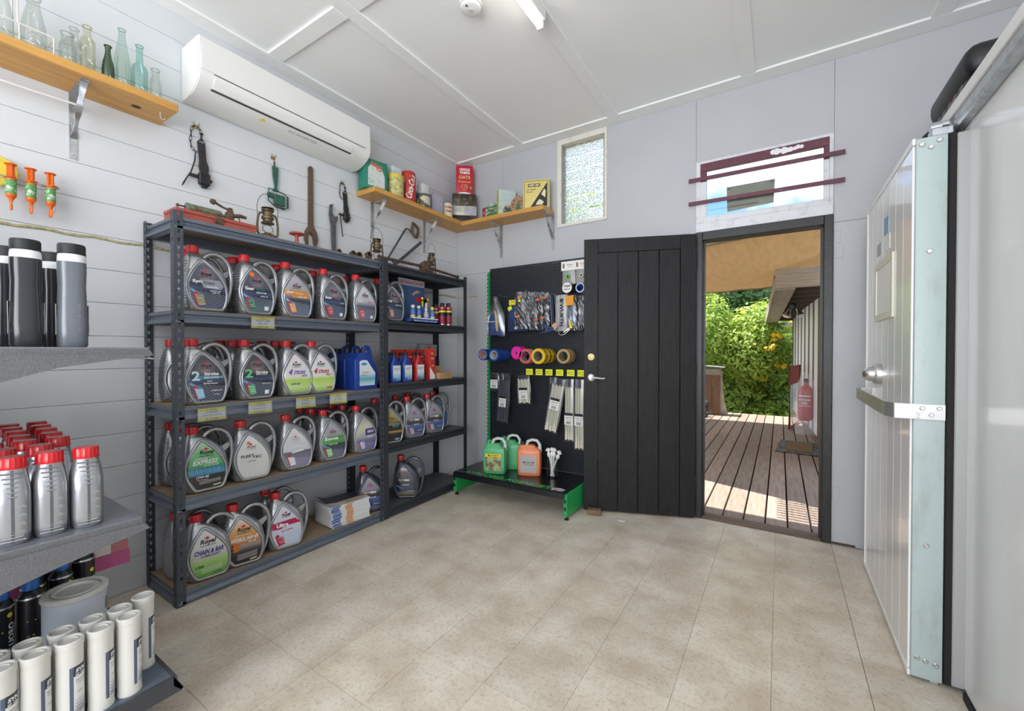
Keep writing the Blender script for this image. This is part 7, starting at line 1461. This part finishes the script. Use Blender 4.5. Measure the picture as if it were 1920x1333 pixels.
# ---------------------------------------------------------------- garden
def leaf_mat(nm, c1, c2, t_):
    m = spots(nm, c1, c2, 1.4, .38, .62, .45); n = m.node_tree.nodes; L = m.node_tree.links; p = n['Principled BSDF']
    oc = n.new('ShaderNodeTexNoise'); oc.inputs['Scale'].default_value = 26
    tr = n.new('ShaderNodeBsdfTranslucent'); tr.inputs['Color'].default_value = tuple(t_) + (1,); mx = n.new('ShaderNodeMixShader'); mx.inputs['Fac'].default_value = .35
    L.new(p.outputs[0], mx.inputs[1]); L.new(tr.outputs[0], mx.inputs[2]); L.new(mx.outputs[0], n['Material Output'].inputs['Surface']); return m
LM = [leaf_mat('leaf_bright', (.18, .30, .05), (.38, .48, .08), (.45, .6, .10)), leaf_mat('leaf_mid', (.10, .21, .05), (.22, .35, .08), (.28, .46, .10)), leaf_mat('leaf_dark', (.09, .17, .07), (.18, .30, .13), (.2, .36, .13))]
M_flower = mat('yellow_blossom', (.85, .55, .03), .6); M_bark = spots('bark', (.14, .10, .07), (.08, .06, .045), 12, .4, .6, .9)
def tree(nm, label, x, y, z0, zt, rx, ry, n, lm, size, seed, flowers=0):
    r_ = random.Random(seed); t = T(nm, label, 'tree' if 'tree' in nm else 'bush', (x, y, -1.5), 0, 'garden beyond the deck')
    b = NB(); tube(b, [(0, 0, 0), (.05, .02, (z0 + 1.5) * .6), (-.05, .04, (z0 + zt) / 2 + 1.5)], [.14, .11, .05], 8); O('trunk', b, M_bark, t, smooth=True)
    blobs = [(r_.uniform(-.7, .7) * rx, r_.uniform(-.6, .3) * ry, z0 + (zt - z0) * r_.uniform(.12, .86), r_.uniform(.28, .48)) for _ in range(16)] + [(0, 0, (z0 + zt) / 2, .6)]
    vs = []; fs = []
    for i in range(n):
        bx, by, bz, br = r_.choice(blobs); u = r_.uniform(-1, 1); a = r_.uniform(0, 6.283); q = math.sqrt(1 - u * u); rr = br * r_.uniform(.72, 1.05)
        d = Vector((q * math.cos(a), q * math.sin(a), u)); c = Vector((bx + d.x * rr * rx, by + d.y * rr * ry, bz + d.z * rr * (zt - z0) * .5 + 1.5))
        nrm = (d + Vector((r_.uniform(-.7, .7), r_.uniform(-.7, .7), r_.uniform(-.1, .9)))).normalized(); e1 = nrm.orthogonal().normalized(); e1 = (Matrix.Rotation(r_.uniform(0, 6.28), 3, nrm) @ e1); e2 = nrm.cross(e1); s = size * r_.uniform(.6, 1.3)
        k = len(vs); vs += [c - e1 * s, c + e2 * s * .42 + nrm * s * .12, c + e1 * s, c - e2 * s * .42 + nrm * s * .12]; fs.append((k, k + 1, k + 2, k + 3))
    me = bpy.data.meshes.new('foliage'); me.from_pydata([tuple(v) for v in vs], [], fs); me.materials.append(lm); o = bpy.data.objects.new('foliage', me); COL.objects.link(o); o.parent = t; o['kind'] = 'stuff'
    if flowers:
        b = NB()
        for i in range(flowers):
            bx, by, bz, br = r_.choice(blobs); a = r_.uniform(3.4, 6.0); el = r_.uniform(-.2, .8); c = (bx + math.cos(a) * br * rx, by + math.sin(a) * br * ry, bz + el * br * (zt - z0) * .5 + 1.5)
            for q in range(5): lathe(b, [(.001, -.05), (.07, 0), (.001, .05)], 5, c=(c[0] + r_.uniform(-.1, .1), c[1] + r_.uniform(-.1, .1), c[2] + r_.uniform(-.06, .06)))
        o = O('blossom', b, M_flower, t); o['kind'] = 'stuff'
tree('flowering_bush', 'bright green bush with yellow blossom at the deck edge', -1.0, 11.6, -1.4, 2.6, 1.7, 1.2, 22000, LM[0], .065, 3, 22)
tree('leafy_bush', 'mid green bush left behind the timber bin', -3.3, 11.8, -1.4, 2.4, 1.7, 1.2, 13000, LM[1], .07, 4)
tree('leafy_bush', 'low glossy bush below the wing gutter', .2, 11.9, -1.5, 1.5, 1.3, 1.0, 14000, LM[1], .065, 5)
tree('garden_tree', 'tall darker tree behind the flowering bush', -1.9, 15.5, 0, 4.7, 3.2, 2.2, 20000, LM[2], .10, 6)
tree('garden_tree', 'tall tree seen through the louvre window', -6.0, 13.5, -1, 7.3, 3.0, 2.2, 13000, LM[0], .13, 8)
tree('garden_tree', 'darker tree to the right above the wing roof', 2.0, 16.5, 0, 4.6, 3.0, 2.2, 6000, LM[2], .14, 9)
# ---------------------------------------------------------------- things stored on the cool room roof
def roof_case(nm, loc, lx, ly, h, label, rz=0):
    t = T(nm, label, 'storage case', loc, rz); b = NB(); box(b, -lx / 2, lx / 2, -ly / 2, ly / 2, 0, h * .6, bev=.03, seg=3); O('lower_shell', b, M_black, t, smooth=True)
    b = NB(); box(b, -lx / 2, lx / 2, -ly / 2, ly / 2, h * .61, h, bev=.045, seg=3); O('lid', b, M_black, t, smooth=True)
    return t
t = roof_case('storage_case', (.80, 2.66, 2.161), .36, .52, .32, 'black moulded plastic case on the cool room roof near the header')
b = NB()
for k in range(6): box(b, -.183, -.176, -.22 + k * .07, -.19 + k * .07, .02, .17)
O('grille_rib', b, mat('grey_rib', (.12, .12, .13), .5), t)
b = NB(); box(b, -.186, -.18, -.15, -.10, .09, .15); box(b, -.186, -.18, .05, .12, .05, .11); O('orange_part', b, mat('dull_orange', (.45, .18, .10), .6), t)
roof_case('storage_case', (.79, 3.17, 2.161), .34, .34, .24, 'small black case on the cool room roof against the back wall')
